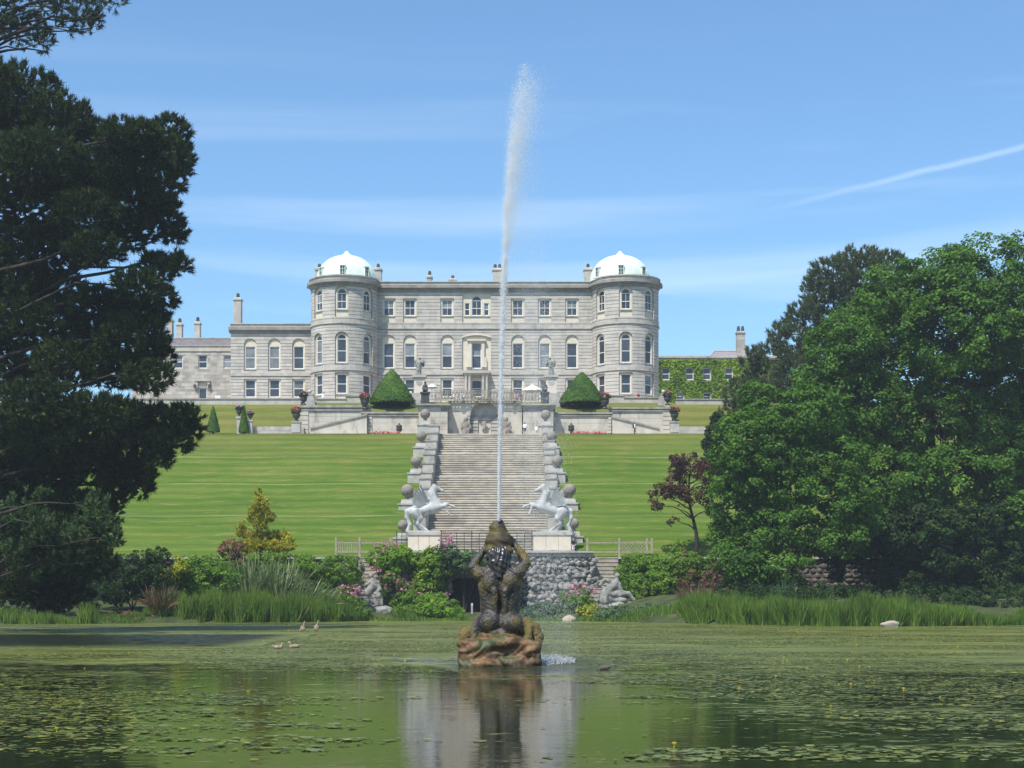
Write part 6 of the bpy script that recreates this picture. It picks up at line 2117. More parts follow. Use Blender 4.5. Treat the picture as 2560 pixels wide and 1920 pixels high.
def limbs(root_pts, ends, r0, seed, sag=0.1, tw=5):
    """trunk polyline with limbs to each end point"""
    r = random.Random(seed)
    mb = MB()
    rp = [Vector(p) for p in root_pts]
    k = len(rp)
    mb.tube(rp, [r0 * (1 - 0.75 * i / (k - 1)) for i in range(k)], 9)
    z0, z1 = rp[0].z, rp[-1].z
    for e, w in ends:
        e = Vector(e)
        # leave the trunk below the end point
        zt = min(max(z0 + 0.2 * (z1 - z0), e.z - 0.25 * (Vector((e.x, e.y, 0)) - Vector((rp[0].x, rp[0].y, 0))).length - 0.5), z1)
        for i in range(k - 1):
            if rp[i].z <= zt <= rp[i + 1].z:
                f = (zt - rp[i].z) / max(1e-6, rp[i + 1].z - rp[i].z)
                s = rp[i].lerp(rp[i + 1], f); break
        else:
            s = rp[-1]
        pts = []
        n = 6
        for j in range(n + 1):
            f = j / n
            p = s.lerp(e, f)
            p.z += sag * math.sin(math.pi * f) * (e - s).length
            if 0 < j < n: p += Vector((r.uniform(-1, 1), r.uniform(-1, 1), r.uniform(-1, 1))) * (e - s).length * 0.035
            pts.append(p)
        mb.tube(pts, [w * (1 - 0.8 * j / n) for j in range(n + 1)], tw)
    return mb


def tree(name, label, cat, base, lobes, leaf, style, top=None, r0=0.6, seed=0, group=None, dens=1.0, rc=0.5, per=14, size=0.3, hole=-1.0, hf=0.5, inner=0.25, twigs=0.4, up=0.5, flat_=0.7, limb_w=0.16, extra=None, aspect=1.6):
    t = thing(name, label, cat, tuple(base), group)
    C, Nn = lobe_clumps(lobes, dens, rc, seed, inner, hole=hole, hf=hf)
    if style == 'needle': V, Q = tufts(C, Nn, per, size, rc, seed + 1, up)
    else: V, Q = clump_leaves(C, Nn, per, rc, size, seed + 1, flat_, up, aspect)
    place('crown', mesh_np('crown', V, Q, [leaf]), t)
    if top is not None:
        b = Vector(base); tp = Vector(top)
        pts = [b.lerp(tp, f) + Vector((0.3 * math.sin(7 * f), 0.2 * math.sin(5 * f + 1), 0)) for f in np.linspace(0, 1, 8)]
        rr = random.Random(seed)
        ends = [(tuple(Vector(c)), limb_w * (0.7 + 0.6 * rr.random())) for c, _ in lobes]
        sel = np.random.default_rng(seed + 9).choice(len(C), int(min(len(C), len(lobes) * 6 * twigs)), replace=False) if twigs > 0 else []
        mb = limbs(pts, ends, r0, seed)
        for i in sel:
            c = Vector(C[i])
            near = min(lobes, key=lambda q: (Vector(q[0]) - c).length)
            s = Vector(near[0]); m = s.lerp(c, 0.5) + Vector((0, 0, -0.06 * (c - s).length))
            mb.tube([s, m, c], [limb_w * 0.4, limb_w * 0.25, limb_w * 0.1], 4, cap=False)
        mb.build('trunk', M['bark'], t, smooth=True)
    if extra: extra(t)
    return t


def LB(px, py, rx, ry, D, dy=0.0, rd=None):
    """a crown lobe seen at these pixels, at distance D + dy"""
    Dd = D + dy
    c = W(px, py, Dd); k = Dd / F
    return (tuple(c), (rx * k, (rd if rd else (rx + ry) / 2) * k, ry * k))


rt = random.Random(3)
# great pine at the left
PD = 112.0
pl = [(-60, 230, 110, 80), (50, 235, 95, 65), (140, 300, 85, 60), (-20, 340, 130, 80), (215, 345, 65, 40), (90, 400, 120, 60), (320, 345, 75, 38), (425, 335, 45, 36), (375, 395, 90, 55), (270, 425, 90, 42), (452, 400, 32, 46), (180, 470, 110, 48),
      (410, 455, 45, 40), (330, 500, 90, 50), (60, 520, 130, 70), (225, 540, 90, 48), (405, 535, 46, 36), (450, 575, 14, 20), (325, 580, 70, 42), (120, 620, 130, 60), (430, 590, 24, 20), (240, 625, 70, 32),
      (20, 720, 120, 70), (395, 668, 50, 26), (445, 662, 28, 22), (345, 715, 60, 32), (130, 735, 90, 45), (410, 745, 30, 22), (260, 765, 90, 38), (355, 790, 60, 40), (80, 820, 130, 60), (235, 830, 75, 60), (330, 850, 85, 60), (395, 890, 36, 50), (180, 910, 90, 50), (290, 925, 90, 42), (40, 930, 110, 60), (370, 945, 60, 38),
      (100, 1020, 120, 60), (250, 1040, 100, 45), (370, 1060, 85, 40), (455, 1050, 45, 30), (484, 1075, 20, 16), (160, 1110, 120, 50), (320, 1120, 90, 42), (420, 1110, 55, 34), (395, 1150, 32, 22), (20, 1110, 110, 60), (250, 1170, 90, 36), (90, 1200, 110, 50), (345, 1190, 38, 24), (362, 1225, 18, 16), (290, 1230, 40, 28), (60, 1270, 100, 50), (180, 1275, 90, 45), (120, 1340, 110, 50), (30, 1410, 90, 40), (200, 1350, 70, 40), (250, 1290, 50, 40), (40, 1460, 90, 40), (150, 1430, 80, 40), (230, 1410, 60, 36), (140, 1490, 80, 30)]
lobes = [LB(px, py, rx, ry, PD, rt.uniform(-4, 4), rd=0.8 * rx + 25) for px, py, rx, ry in pl]
tree('pine_tree', 'great dark pine towering at the left edge of the pond', 'tree', (-41.0, PD + 1, 0.2), lobes, M['pine_leaf'], 'needle', top=(-39.5, PD + 1, ZZ(150, PD)), r0=1.1, seed=21,
     dens=5.6, rc=0.075, per=34, size=0.41, inner=0.4, up=0.7, twigs=1.0, limb_w=0.24, hole=-0.55, hf=0.75, group='left bank trees')
pl = [(20, 10, 80, 40), (110, 15, 70, 30), (190, 20, 60, 18), (270, 5, 40, 14), (55, 70, 60, 35), (140, 65, 45, 16), (215, 50, 40, 14), (230, 70, 22, 10), (265, 40, 22, 10), (95, 110, 40, 20), (112, 128, 16, 10), (190, 80, 14, 9), (-40, 60, 70, 50)]
lobes = [LB(px, py, rx, ry, 118, rt.uniform(-2, 2), rd=rx) for px, py, rx, ry in pl]
tree('pine_tree', 'overhanging pine branches in the top left corner of the sky', 'tree', (-42.5, 118, 0.2), lobes, M['pine_leaf'], 'needle', top=(-41.5, 118, 48), r0=0.9, seed=22,
     dens=3.0, rc=0.06, per=28, size=0.42, inner=0.35, up=0.5, twigs=1.0, limb_w=0.16, hole=-0.3, hf=0.8, group='left bank trees')
pl = [(60, 1270, 100, 45), (180, 1260, 90, 40), (60, 1330, 70, 40), (130, 1340, 60, 30), (250, 1320, 55, 32), (200, 1360, 60, 30), (60, 1385, 90, 28), (150, 1400, 70, 24), (225, 1405, 50, 18), (285, 1345, 30, 26), (20, 1430, 90, 30), (120, 1300, 90, 35)]
lobes = [LB(px, py, rx, ry, 106, rt.uniform(-2, 2), rd=0.7 * rx) for px, py, rx, ry in pl]
tree('fir_tree', 'blue green conifer with drooping tiers under the great left pine', 'tree', (-37.8, 107, 0.2), lobes, M['fir_leaf'], 'needle', top=(-37.2, 107, ZZ(1240, 106)), r0=0.5, seed=23,
     dens=6.5, rc=0.09, per=26, size=0.34, inner=0.3, twigs=0.3, up=1.1, limb_w=0.14, hole=0.06, hf=0.9, group='left bank trees')

# broadleaf trees at the right
OD = 172.0
pl = [(2480, 690, 130, 95), (2380, 720, 120, 90), (2260, 740, 110, 80), (2540, 800, 140, 110), (2400, 830, 140, 100), (2200, 820, 110, 85), (2110, 880, 90, 80), (2290, 920, 130, 100), (2460, 960, 140, 110), (2140, 980, 100, 85), (2050, 960, 60, 60), (2580, 950, 110, 120), (2350, 1060, 130, 100), (2200, 1080, 110, 90), (2080, 1080, 90, 80), (2500, 1110, 130, 100), (2620, 1100, 100, 120), (2130, 930, 70, 70), (2140, 1030, 80, 70), (2170, 1130, 80, 70), (2400, 1190, 120, 70), (2250, 1200, 100, 70), (2540, 1220, 120, 70), (2200, 1260, 80, 50), (2310, 1270, 80, 50), (2600, 1280, 90, 70)]
lobes = [LB(px, py, rx, ry, OD, rt.uniform(-5, 5), rd=0.9 * rx) for px, py, rx, ry in pl]
tree('broadleaf_tree', 'largest spreading green broadleaf tree filling the right edge', 'tree', (XX(2330, 180), 180, 7.0), lobes, M['oak_leaf'], 'leaf', top=(XX(2340, OD), OD + 2, ZZ(800, OD)), r0=0.8, seed=31,
     dens=0.50, rc=1.0, per=80, size=0.24, inner=0.15, twigs=0.8, limb_w=0.26, hole=-0.44, hf=0.6, up=0.55, group='right bank trees')
pl = [(2010, 1040, 80, 70), (1930, 1060, 80, 75), (1860, 1100, 65, 65), (1960, 1130, 100, 70), (2070, 1150, 90, 70), (1850, 1180, 75, 70), (1940, 1220, 100, 70), (2060, 1250, 100, 70), (1850, 1270, 70, 60), (1930, 1320, 90, 60), (2010, 1340, 80, 50), (1830, 1340, 48, 45), (1860, 1400, 70, 50), (1940, 1420, 80, 50), (1880, 1450, 60, 36), (2130, 1290, 70, 50), (2100, 1350, 60, 40), (1900, 990, 40, 40)]
lobes = [LB(px, py, rx, ry, 161, rt.uniform(-3, 3), rd=0.9 * rx) for px, py, rx, ry in pl]
tree('broadleaf_tree', 'lower dense green broadleaf tree right of the purple leaved tree', 'tree', (XX(1930, 162), 162, 1.6), lobes, M['oak_leaf'], 'leaf', top=(XX(1950, 161), 161, ZZ(1120, 161)), r0=0.5, seed=32,
     dens=0.62, rc=0.85, per=76, size=0.22, inner=0.15, twigs=0.6, limb_w=0.18, hole=-0.38, hf=0.7, up=0.5, group='right bank trees')
pl = [(2290, 1290, 70, 40), (2420, 1300, 80, 36), (2520, 1300, 70, 50), (2230, 1330, 60, 40), (2320, 1350, 50, 30), (2530, 1360, 60, 50), (2440, 1380, 60, 40), (2500, 1440, 70, 40), (2420, 1440, 40, 40), (2580, 1430, 60, 60), (2180, 1400, 40, 36), (2150, 1330, 60, 45), (2250, 1345, 70, 40), (2360, 1330, 70, 45), (2280, 1390, 60, 30), (2360, 1400, 60, 30), (2130, 1370, 50, 40), (2090, 1420, 40, 40)]
lobes = [LB(px, py, rx, ry, 168, rt.uniform(-2, 2), rd=rx) for px, py, rx, ry in pl]
tree('understorey_tree', 'shaded dark green understorey tree below the largest right tree', 'tree', (XX(2460, 169), 169, 2.0), lobes, M['dark_leaf'], 'leaf', top=(XX(2470, 168), 168, ZZ(1300, 168)), r0=0.3, seed=33,
     dens=0.9, rc=0.7, per=46, size=0.22, twigs=0.4, limb_w=0.12, hole=-0.3, hf=0.8, group='right bank trees')
# pine beyond, right
pl = [(2150, 660, 60, 38), (2220, 670, 45, 36), (2080, 690, 55, 40), (2180, 730, 90, 50), (2040, 730, 40, 34), (2090, 780, 80, 50), (2010, 800, 46, 42), (2150, 820, 80, 60), (1990, 860, 55, 40), (1945, 840, 24, 26), (2070, 870, 70, 50), (1930, 900, 50, 40), (1890, 905, 36, 30), (2000, 940, 60, 50), (1900, 960, 46, 44), (1960, 1000, 60, 50), (1880, 1010, 30, 40), (2230, 760, 50, 60), (1995, 1040, 50, 40), (2060, 980, 60, 60)]
lobes = [LB(px, py, rx, ry, 218, rt.uniform(-3, 3), rd=rx) for px, py, rx, ry in pl]
tree('pine_tree', 'grey green pine behind the broadleaf trees right of the ivy range', 'tree', (XX(2080, 219), 219, ZM - 1), lobes, M['pine_grey'], 'needle', top=(XX(2120, 218), 218, ZZ(680, 218)), r0=0.7, seed=34,
     dens=2.6, rc=0.11, per=28, size=0.6, inner=0.25, twigs=0.8, limb_w=0.22, hole=-0.33, hf=0.55, up=0.9, group='right bank trees')
pl = [(1850, 985, 40, 36), (1880, 1020, 40, 40), (1835, 1040, 36, 30), (1870, 1070, 50, 40)]
lobes = [LB(px, py, rx, ry, 222, rt.uniform(-1, 1), rd=rx) for px, py, rx, ry in pl]
tree('small_conifer', 'small dark conifer below the right pine against the ivy range', 'tree', (XX(1862, 222), 222, ZM - 0.2), lobes, M['pine_grey'], 'needle', top=(XX(1862, 222), 222, ZZ(990, 222)), r0=0.25, seed=35,
     dens=4.2, rc=0.09, per=24, size=0.45, limb_w=0.1, twigs=0.2, group='right bank trees')
pl = [(1800, 1050, 22, 20), (1795, 1080, 30, 26), (1790, 1110, 30, 26), (1785, 1140, 24, 24), (1800, 1165, 30, 24)]
lobes = [LB(px, py, rx, ry, 205, rt.uniform(-1, 1), rd=rx) for px, py, rx, ry in pl]
tree('dark_shrub', 'dark conifer shrub on the lawn at the left edge of the right trees', 'shrub', (XX(1795, 205), 205, lawn_z(205) - 0.1), lobes, M['dark_leaf'], 'leaf', top=(XX(1795, 205), 205, ZZ(1060, 205)), r0=0.2, seed=36,
     dens=3, rc=0.35, per=14, size=0.3, limb_w=0.07, twigs=0.2, group='right bank trees')

# purple-leaved tree
pl = [(1718, 1135, 22, 20), (1705, 1150, 28, 22), (1688, 1155, 14, 18), (1715, 1180, 40, 24), (1770, 1190, 24, 24), (1735, 1175, 32, 26), (1760, 1160, 16, 16), (1700, 1200, 32, 22), (1755, 1210, 28, 24), (1655, 1220, 26, 12), (1635, 1238, 16, 16), (1680, 1230, 30, 14), (1725, 1235, 30, 20), (1780, 1210, 14, 16), (1640, 1262, 16, 12), (1765, 1250, 16, 14), (1780, 1275, 14, 14), (1700, 1275, 14, 14), (1680, 1300, 10, 12)]
lobes = [LB(px, py, rx, ry, 177.0, rt.uniform(-1, 1), rd=rx) for px, py, rx, ry in pl]
tree('purple_tree', 'small open purple leaved tree with dark bare trunk on the lawn', 'tree', (XX(1740, 177), 177, ZP - 0.1), lobes, M['purple_leaf'], 'leaf', top=(XX(1722, 177), 177, ZZ(1170, 177)), r0=0.26, seed=37,
     dens=2.9, rc=0.36, per=26, size=0.14, limb_w=0.085, twigs=0.9, hole=-0.22, hf=1.2)
# golden conifer
pl = [(646, 1240, 7, 14), (652, 1262, 16, 16), (648, 1282, 22, 16), (662, 1296, 22, 14), (640, 1300, 16, 14), (650, 1318, 16, 12), (610, 1338, 16, 9), (597, 1326, 5, 12), (606, 1318, 4, 12), (640, 1346, 28, 11), (685, 1344, 26, 9), (708, 1338, 10, 9), (722, 1352, 10, 7), (660, 1362, 48, 10), (700, 1372, 36, 10), (625, 1372, 36, 10)]
lobes = [LB(px, py, rx, ry, 170.0, rt.uniform(-1, 1), rd=rx) for px, py, rx, ry in pl]
tree('golden_conifer', 'golden yellow conifer with ragged tiers above the flax', 'tree', (XX(655, 170), 170, 2.2), lobes, M['gold_leaf'], 'needle', top=(XX(648, 170), 170, ZZ(1245, 170)), r0=0.2, seed=38,
     dens=9, rc=0.09, per=20, size=0.36, limb_w=0.08, twigs=0.3, up=1.3)


# clipped yews: solid of revolution covered with short dense leaves
def topiary(px, py_top, py_bot, half, D, label, power, group, seed, n=5200, size=0.17):
    k = D / F
    b = W(px, py_bot, D)
    h = (py_bot - py_top) * k; R = half * k
    t = thing('clipped_yew', label, 'topiary', tuple(b), group)
    prof = [(R * (1 - f ** power) ** (1 / 1.15) if power > 1.05 else R * (1 - f) * 0.98 + 0.03, h * f) for f in np.linspace(0, 0.995, 22)]
    prof[0] = (R * 0.95, 0)
    MB().lathe([(r_ * 0.95, z) for r_, z in prof], tuple(b), 32).build('foliage_core', M['yew'], t, smooth=True)
    r = np.random.default_rng(seed)
    f = 1 - np.sqrt(r.random(n)); a = r.random(n) * 6.283
    rr = np.interp(f, np.linspace(0, 0.995, 22), [p[0] for p in prof]) * (0.97 + 0.02 * np.sin(5 * a + 9 * f) + 0.03 * r.normal(size=n))
    C = np.stack([b.x + rr * np.sin(a), b.y - rr * np.cos(a), b.z + h * f], -1)
    Nn = np.stack([np.sin(a), -np.cos(a), np.full(n, R / h * 0.8)], -1)
    V, Q = leaf_cloud(C, Nn, size, 1.4, 0.45, seed)
    place('leaves', mesh_np('leaves', V, Q, [M['yew']]), t)
    MB().tube([(b.x, b.y, b.z - 0.8), (b.x, b.y, b.z + 0.3)], 0.15, 6).build('stem', M['bark'], t)


topiary(980, 921, 1009, 59, 231.5, 'big clipped yew cone left of the balcony before the house', 1.16, 'clipped yews', 1)
topiary(1455, 929, 1009, 59, 231.5, 'big clipped yew cone right of the balcony before the house', 1.2, 'clipped yews', 2)
topiary(533, 1014, 1080, 17, 225.0, 'small pointed clipped yew, the left one of the pair on the left bank', 1.08, 'clipped yews', 3, 2200, 0.15)
topiary(610, 1012, 1081, 13.5, 225.0, 'slim pointed clipped yew, the right one of the pair on the left bank', 1.08, 'clipped yews', 4, 2200, 0.15)
topiary(1798, 1014, 1080, 16, 225.0, 'small pointed clipped yew by the trees right of the terrace', 1.08, 'clipped yews', 5, 1800, 0.15)

# ivy on the far right range
r = np.random.default_rng(50)
n = 13000
X = r.uniform(ix(1645), ix(1960), n); Z = r.uniform(ZT, iz(899), n)
k = np.ones(n, bool)
for o in io:
    k &= ~((np.abs(X - o['c']) < o['w'] / 2 + 0.08) & (Z > o['z0'] - 0.1) & (Z < o['z1'] + 0.1))
C = np.stack([X, ID - 0.05 - 0.25 * r.random(n), Z], -1)
k &= noise3(C * np.array([1, 0, 1]), 5, 0.7) > -0.8
C = C[k]
V, Q = leaf_cloud(C, np.tile([0, -1.0, 0.35], (len(C), 1)), 0.34, 1.2, 0.5, 51)
place('ivy', mesh_np('ivy', V, Q, [M['ivy']]), ivyh)


# shrubs along the far bank
def bush(label, spots, D, leaf, seed, name='shrub', size=0.15, dens=2.2, per=40, rc=0.42, flower=None, fn=0, cat='shrub', group='far bank shrubs', hole=-0.5, up=0.5, fspots=None, fsize=0.13):
    lobes = [LB(px, py, rx, ry, D, (0 if len(spots) == 1 else random.Random(seed + i).uniform(-0.6, 0.6)), rd=min(rx, 45)) for i, (px, py, rx, ry) in enumerate(spots)]
    bx_ = XX(spots[0][0], D)
    gz = float(bank_h(np.array([bx_]), np.array([min(D, 174.0)]))[0]) if D < 174.6 else ZP
    base = (bx_, D, max(gz, 0.0))
    t = thing(name, label, cat, base, group)
    C, Nn = lobe_clumps(lobes, dens, rc, seed, 0.3, hole=hole, hf=1.0)
    V, Q = clump_leaves(C, Nn, per, rc, size, seed, 0.8, up)
    place('leaves', mesh_np('leaves', V, Q, [leaf]), t)
    mb = MB()
    for c, rad in lobes:
        c = Vector(c)
        mb.tube([base, Vector(base).lerp(c, 0.5) + Vector((0.1, 0, 0.1)), c], [0.09, 0.06, 0.02], 5)
    mb.build('stems', M['bark'], t)
    if flower:
        fl_ = [LB(px, py, rx, ry, D, -0.5, rd=min(rx, 40)) for px, py, rx, ry in (fspots or spots)]
        C, Nn = lobe_clumps(fl_, fn, 0.2, seed + 4, 0.3)
        V, Q = clump_leaves(C, Nn, 9, 0.17, fsize, seed + 5, 0.8, 0.6, 1.2)
        place('flowers', mesh_np('flowers', V, Q, [flower]), t, kind='stuff')


bush('dark shadowed shrub under the left pine tips', [(330, 1425, 60, 45), (300, 1470, 60, 40), (360, 1460, 50, 40)], 152, M['dark_leaf'], 1)
bush('rounded dark shrub left of the yellow green bush', [(392, 1398, 34, 30), (385, 1440, 40, 40)], 153, M['dark_leaf'], 2)
bush('dark low shrubbery in the deep shade at the far left bank', [(40, 1500, 90, 30), (150, 1490, 80, 40), (240, 1480, 60, 40)], 148, M['dark_leaf'], 3, dens=2)  # dark leaf colour stands in for shade on the left bank
bush('yellow green shrub beside the rounded dark shrub', [(440, 1420, 28, 24), (425, 1440, 24, 20)], 154, M['yellow_leaf'], 4, size=0.17)
bush('mid green leafy shrub left of the flax', [(500, 1425, 60, 36), (470, 1465, 50, 38), (540, 1450, 60, 40), (500, 1495, 60, 34)], 156, M['mid_leaf'], 5)
bush('brown red smoke bush behind the flax', [(580, 1372, 30, 24), (600, 1395, 26, 20)], 168, M['brown_leaf'], 6, size=0.15)
bush('green shrub behind the right side of the flax', [(790, 1420, 50, 32), (850, 1430, 50, 36), (830, 1465, 56, 34)], 163, M['mid_leaf'], 7)
bush('straw coloured shrub beside the left steps', [(880, 1425, 26, 32), (888, 1455, 20, 20)], 166, M['flax'], 8, size=0.15)
bush('dense dark green shrub with pink valerian below the left river god', [(860, 1515, 36, 36), (895, 1530, 30, 30), (840, 1535, 30, 24)], 160, M['mid_leaf'], 9, flower=M['pink'], fn=2.2, fspots=[(875, 1478, 32, 18), (850, 1500, 16, 16), (862, 1470, 16, 12)])
bush('pink valerian spilling over the wall left of the left pedestal', [(960, 1395, 40, 28)], 170.3, M['bright_leaf'], 10, flower=M['pink'], fn=2.6, fspots=[(960, 1370, 30, 18), (985, 1365, 18, 10), (940, 1380, 14, 20)])
bush('bright green creeper hanging down the left corner of the grotto wall', [(990, 1395, 40, 30), (965, 1430, 18, 40), (1010, 1400, 30, 20)], 170.6, M['bright_leaf'], 11, dens=3.5)
bush('green ivy column on the grotto wall left of the cave', [(1080, 1400, 42, 26), (1078, 1435, 36, 34), (1065, 1475, 26, 34), (1085, 1460, 30, 26)], 170.7, M['ivy'], 12, size=0.17, dens=3.5)
bush('pink valerian tuft right of the left horse pedestal', [(1117, 1385, 24, 24), (1120, 1410, 28, 24)], 170.2, M['blue_leaf'], 13, flower=M['pink'], fn=3.2, fspots=[(1112, 1348, 20, 18), (1125, 1345, 14, 14), (1100, 1365, 10, 10)])
bush('grey green creeper along the top of the grotto wall', [(1160, 1396, 42, 16), (1200, 1400, 36, 14), (1150, 1415, 26, 14)], 170.8, M['blue_leaf'], 14)
bush('pink valerian drift across the left face of the grotto wall', [(1000, 1480, 40, 20), (1040, 1475, 30, 22)], 169.5, M['mid_leaf'], 15, hole=-0.1, flower=M['pink'], fn=2.4, fspots=[(985, 1462, 24, 14), (1012, 1472, 24, 14), (1000, 1452, 22, 10), (1035, 1470, 14, 16), (1060, 1480, 20, 8), (1115, 1488, 14, 6)])
bush('dense bright shrub before the grotto left of the cave', [(1020, 1515, 44, 30), (1080, 1510, 40, 26), (1050, 1535, 50, 22), (1120, 1525, 30, 26), (1000, 1540, 30, 20)], 165.5, M['mid_leaf'], 16)
bush('light green shrub low before the cave mouth', [(1085, 1520, 36, 20), (1130, 1535, 30, 16)], 163.9, M['bright_leaf'], 17)
bush('pink valerian bush right of the cave', [(1440, 1500, 36, 26), (1425, 1530, 34, 24), (1460, 1525, 30, 24)], 165.0, M['mid_leaf'], 18, flower=M['pink'], fn=3.0, fspots=[(1448, 1472, 30, 15), (1430, 1482, 20, 10), (1485, 1475, 8, 10)])
bush('blue green shrub low at the right of the cave', [(1360, 1528, 40, 22), (1400, 1535, 30, 20), (1330, 1540, 30, 14)], 163.5, M['blue_leaf'], 19)
bush('yellow green small shrub at the water right of the cave', [(1470, 1535, 26, 20)], 160.5, M['yellow_leaf'], 20, size=0.16)
bush('low spreading green mat by the water below the right river god', [(1560, 1538, 70, 18), (1640, 1535, 80, 22), (1700, 1540, 40, 18)], 158.0, M['blue_leaf'], 21, size=0.14, dens=4)
bush('smooth sloping green shrub under the lattice fence', [(1600, 1405, 50, 18), (1580, 1430, 40, 20), (1650, 1415, 40, 20)], 171.0, M['mid_leaf'], 22, size=0.15, dens=4)
bush('yellow green bush between the right river god and the reeds', [(1640, 1430, 26, 20), (1650, 1460, 26, 24)], 167.0, M['bright_leaf'], 23)
bush('dark green shrub right of the right river god', [(1590, 1465, 34, 32), (1610, 1490, 40, 24), (1660, 1490, 30, 26)], 168.0, M['mid_leaf'], 24)
bush('leafy shrub at the foot of the purple tree', [(1720, 1410, 40, 26), (1700, 1450, 40, 30), (1760, 1420, 34, 28)], 171.0, M['mid_leaf'], 25)
bush('rose bush with a few red blooms left of the purple tree', [(1695, 1375, 18, 22), (1705, 1395, 22, 18)], 173.0, M['mid_leaf'], 26, flower=M['red'], fn=0.5, size=0.15)
bush('tan dry shrub between the purple tree and the reeds', [(1735, 1460, 30, 34), (1790, 1440, 36, 30), (1760, 1490, 40, 24)], 167.0, M['brown_leaf'], 27, hole=-0.2)
bush('shadowed shrub at the foot of the right bank wall', [(2270, 1450, 40, 24), (2330, 1470, 50, 26), (2200, 1440, 30, 30)], 168.0, M['dark_leaf'], 28)
bush('broad dark hedge in front of the rubble wall at the left', [(60, 1440, 80, 40), (180, 1445, 80, 40), (270, 1430, 60, 36)], 160, M['dark_leaf'], 40, dens=1.6)  # added to fill the bank; pine shade put into its leaf colour
bush('green shrub behind the brown bronze grass', [(440, 1470, 50, 36), (410, 1455, 40, 30)], 158, M['mid_leaf'], 41)
bush('tall leafy shrub below the golden conifer', [(600, 1420, 50, 32), (660, 1410, 56, 28), (720, 1415, 56, 28), (540, 1415, 50, 26)], 168, M['mid_leaf'], 42)
bush('dark shrub in the shade beneath the low broadleaf tree', [(1860, 1475, 70, 26), (1960, 1470, 60, 30), (2060, 1480, 60, 24)], 158, M['dark_leaf'], 43, dens=1.6)
bush('dark shrubs at the right frame edge below the trees', [(2440, 1500, 60, 30), (2530, 1500, 60, 40), (2380, 1510, 40, 24)], 158, M['dark_leaf'], 44, dens=1.6)
bush('long dark shrub row in the shade behind the right reeds', [(1850, 1490, 60, 24), (1950, 1492, 70, 24), (2060, 1490, 70, 26), (2170, 1490, 70, 28), (2280, 1492, 70, 26)], 150, M['dark_leaf'], 45, dens=1.5)  # added where tree shadow falls short; shade put into the leaf colour
bush('dark brown shrub row in the shade at the right end of the reeds', [(2390, 1495, 60, 28), (2480, 1500, 60, 28), (2570, 1500, 60, 30)], 150, M['dark_leaf'], 46, dens=1.5)  # same added row, its leaf colour darkened in place of tree shadow
bush('low pink valerian between the left river god and the grotto', [(985, 1440, 20, 16)], 168.5, M['mid_leaf'], 47, flower=M['pink'], fn=3.0, fspots=[(940, 1420, 14, 10), (930, 1438, 12, 8), (975, 1440, 14, 10)])
bush('brown leaf litter mound by the water under the left pine', [(300, 1545, 50, 12), (350, 1550, 40, 10)], 148.8, M['brown_leaf'], 29, size=0.13, cat='plant')


# blade plants
def blades(n, cx_, cy_, z0, rad, L0, L1, width, droop, seed, spread=0.9, lean=(0, 0), seg=5):
    r = np.random.default_rng(seed)
    a = r.random(n) * 6.283; tilt = spread * r.random(n) ** 0.8
    d0 = np.stack([np.cos(a) * np.sin(tilt) + lean[0], np.sin(a) * np.sin(tilt) + lean[1], np.cos(tilt)], -1)
    d0 /= np.linalg.norm(d0, axis=1, keepdims=True)
    base = np.stack([cx_ + rad * np.cos(a) * r.random(n) ** 0.5, cy_ + rad * np.sin(a) * r.random(n) ** 0.5, np.full(n, z0)], -1)
    L_ = r.uniform(L0, L1, n)
    side = np.cross(d0, np.stack([r.normal(size=n) * 0.5, np.ones(n), r.normal(size=n) * 0.5], -1))
    side /= np.linalg.norm(side, axis=1, keepdims=True) + 1e-9
    V = np.zeros((n, 2 * seg + 1, 3))
    for s in range(seg):
        f = s / seg
        c = base + d0 * (L_ * f)[:, None] - np.array([0, 0, 1]) * (droop * L_ * f * f * np.sin(tilt + 0.1))[:, None]
        wv = width * (1 - 0.55 * f)
        V[:, 2 * s] = c + side * wv / 2; V[:, 2 * s + 1] = c - side * wv / 2
    V[:, -1] = base + d0 * L_[:, None] - np.array([0, 0, 1]) * (droop * L_ * np.sin(tilt + 0.1))[:, None]
    K = 2 * seg + 1
    o = (K * np.arange(n))[:, None]
    Q = np.concatenate([o + np.array([2 * s, 2 * s + 1, 2 * s + 3, 2 * s + 2]) for s in range(seg - 1)])
    T = o + np.array([2 * seg - 2, 2 * seg - 1, 2 * seg])
    return V.reshape(-1, 3), [Q, T]


def clump(label, specs, m, name, seed, group=None, cat='plant'):
    """specs: (px, py_base, D, n, rad, L0, L1, width, droop, spread, lean)"""
    sp = specs[0]
    t = thing(name, label, cat, tuple(W(sp[0], sp[1], sp[2])), group)
    Vs, Qs, Ts, off = [], [], [], 0
    for i, (px, py, D, n, rad, L0, L1, wd, dr, spd, ln) in enumerate(specs):
        b = W(px, py, D)
        V, (Q, T) = blades(n, b.x, b.y, max(0.05, b.z), rad, L0, L1, wd, dr, seed + i, spd, ln)
        Vs.append(V); Qs.append(Q + off); Ts.append(T + off); off += len(V)
    place('blades', mesh_np('blades', np.concatenate(Vs), [np.concatenate(Qs), np.concatenate(Ts)], [m]), t, kind='stuff')


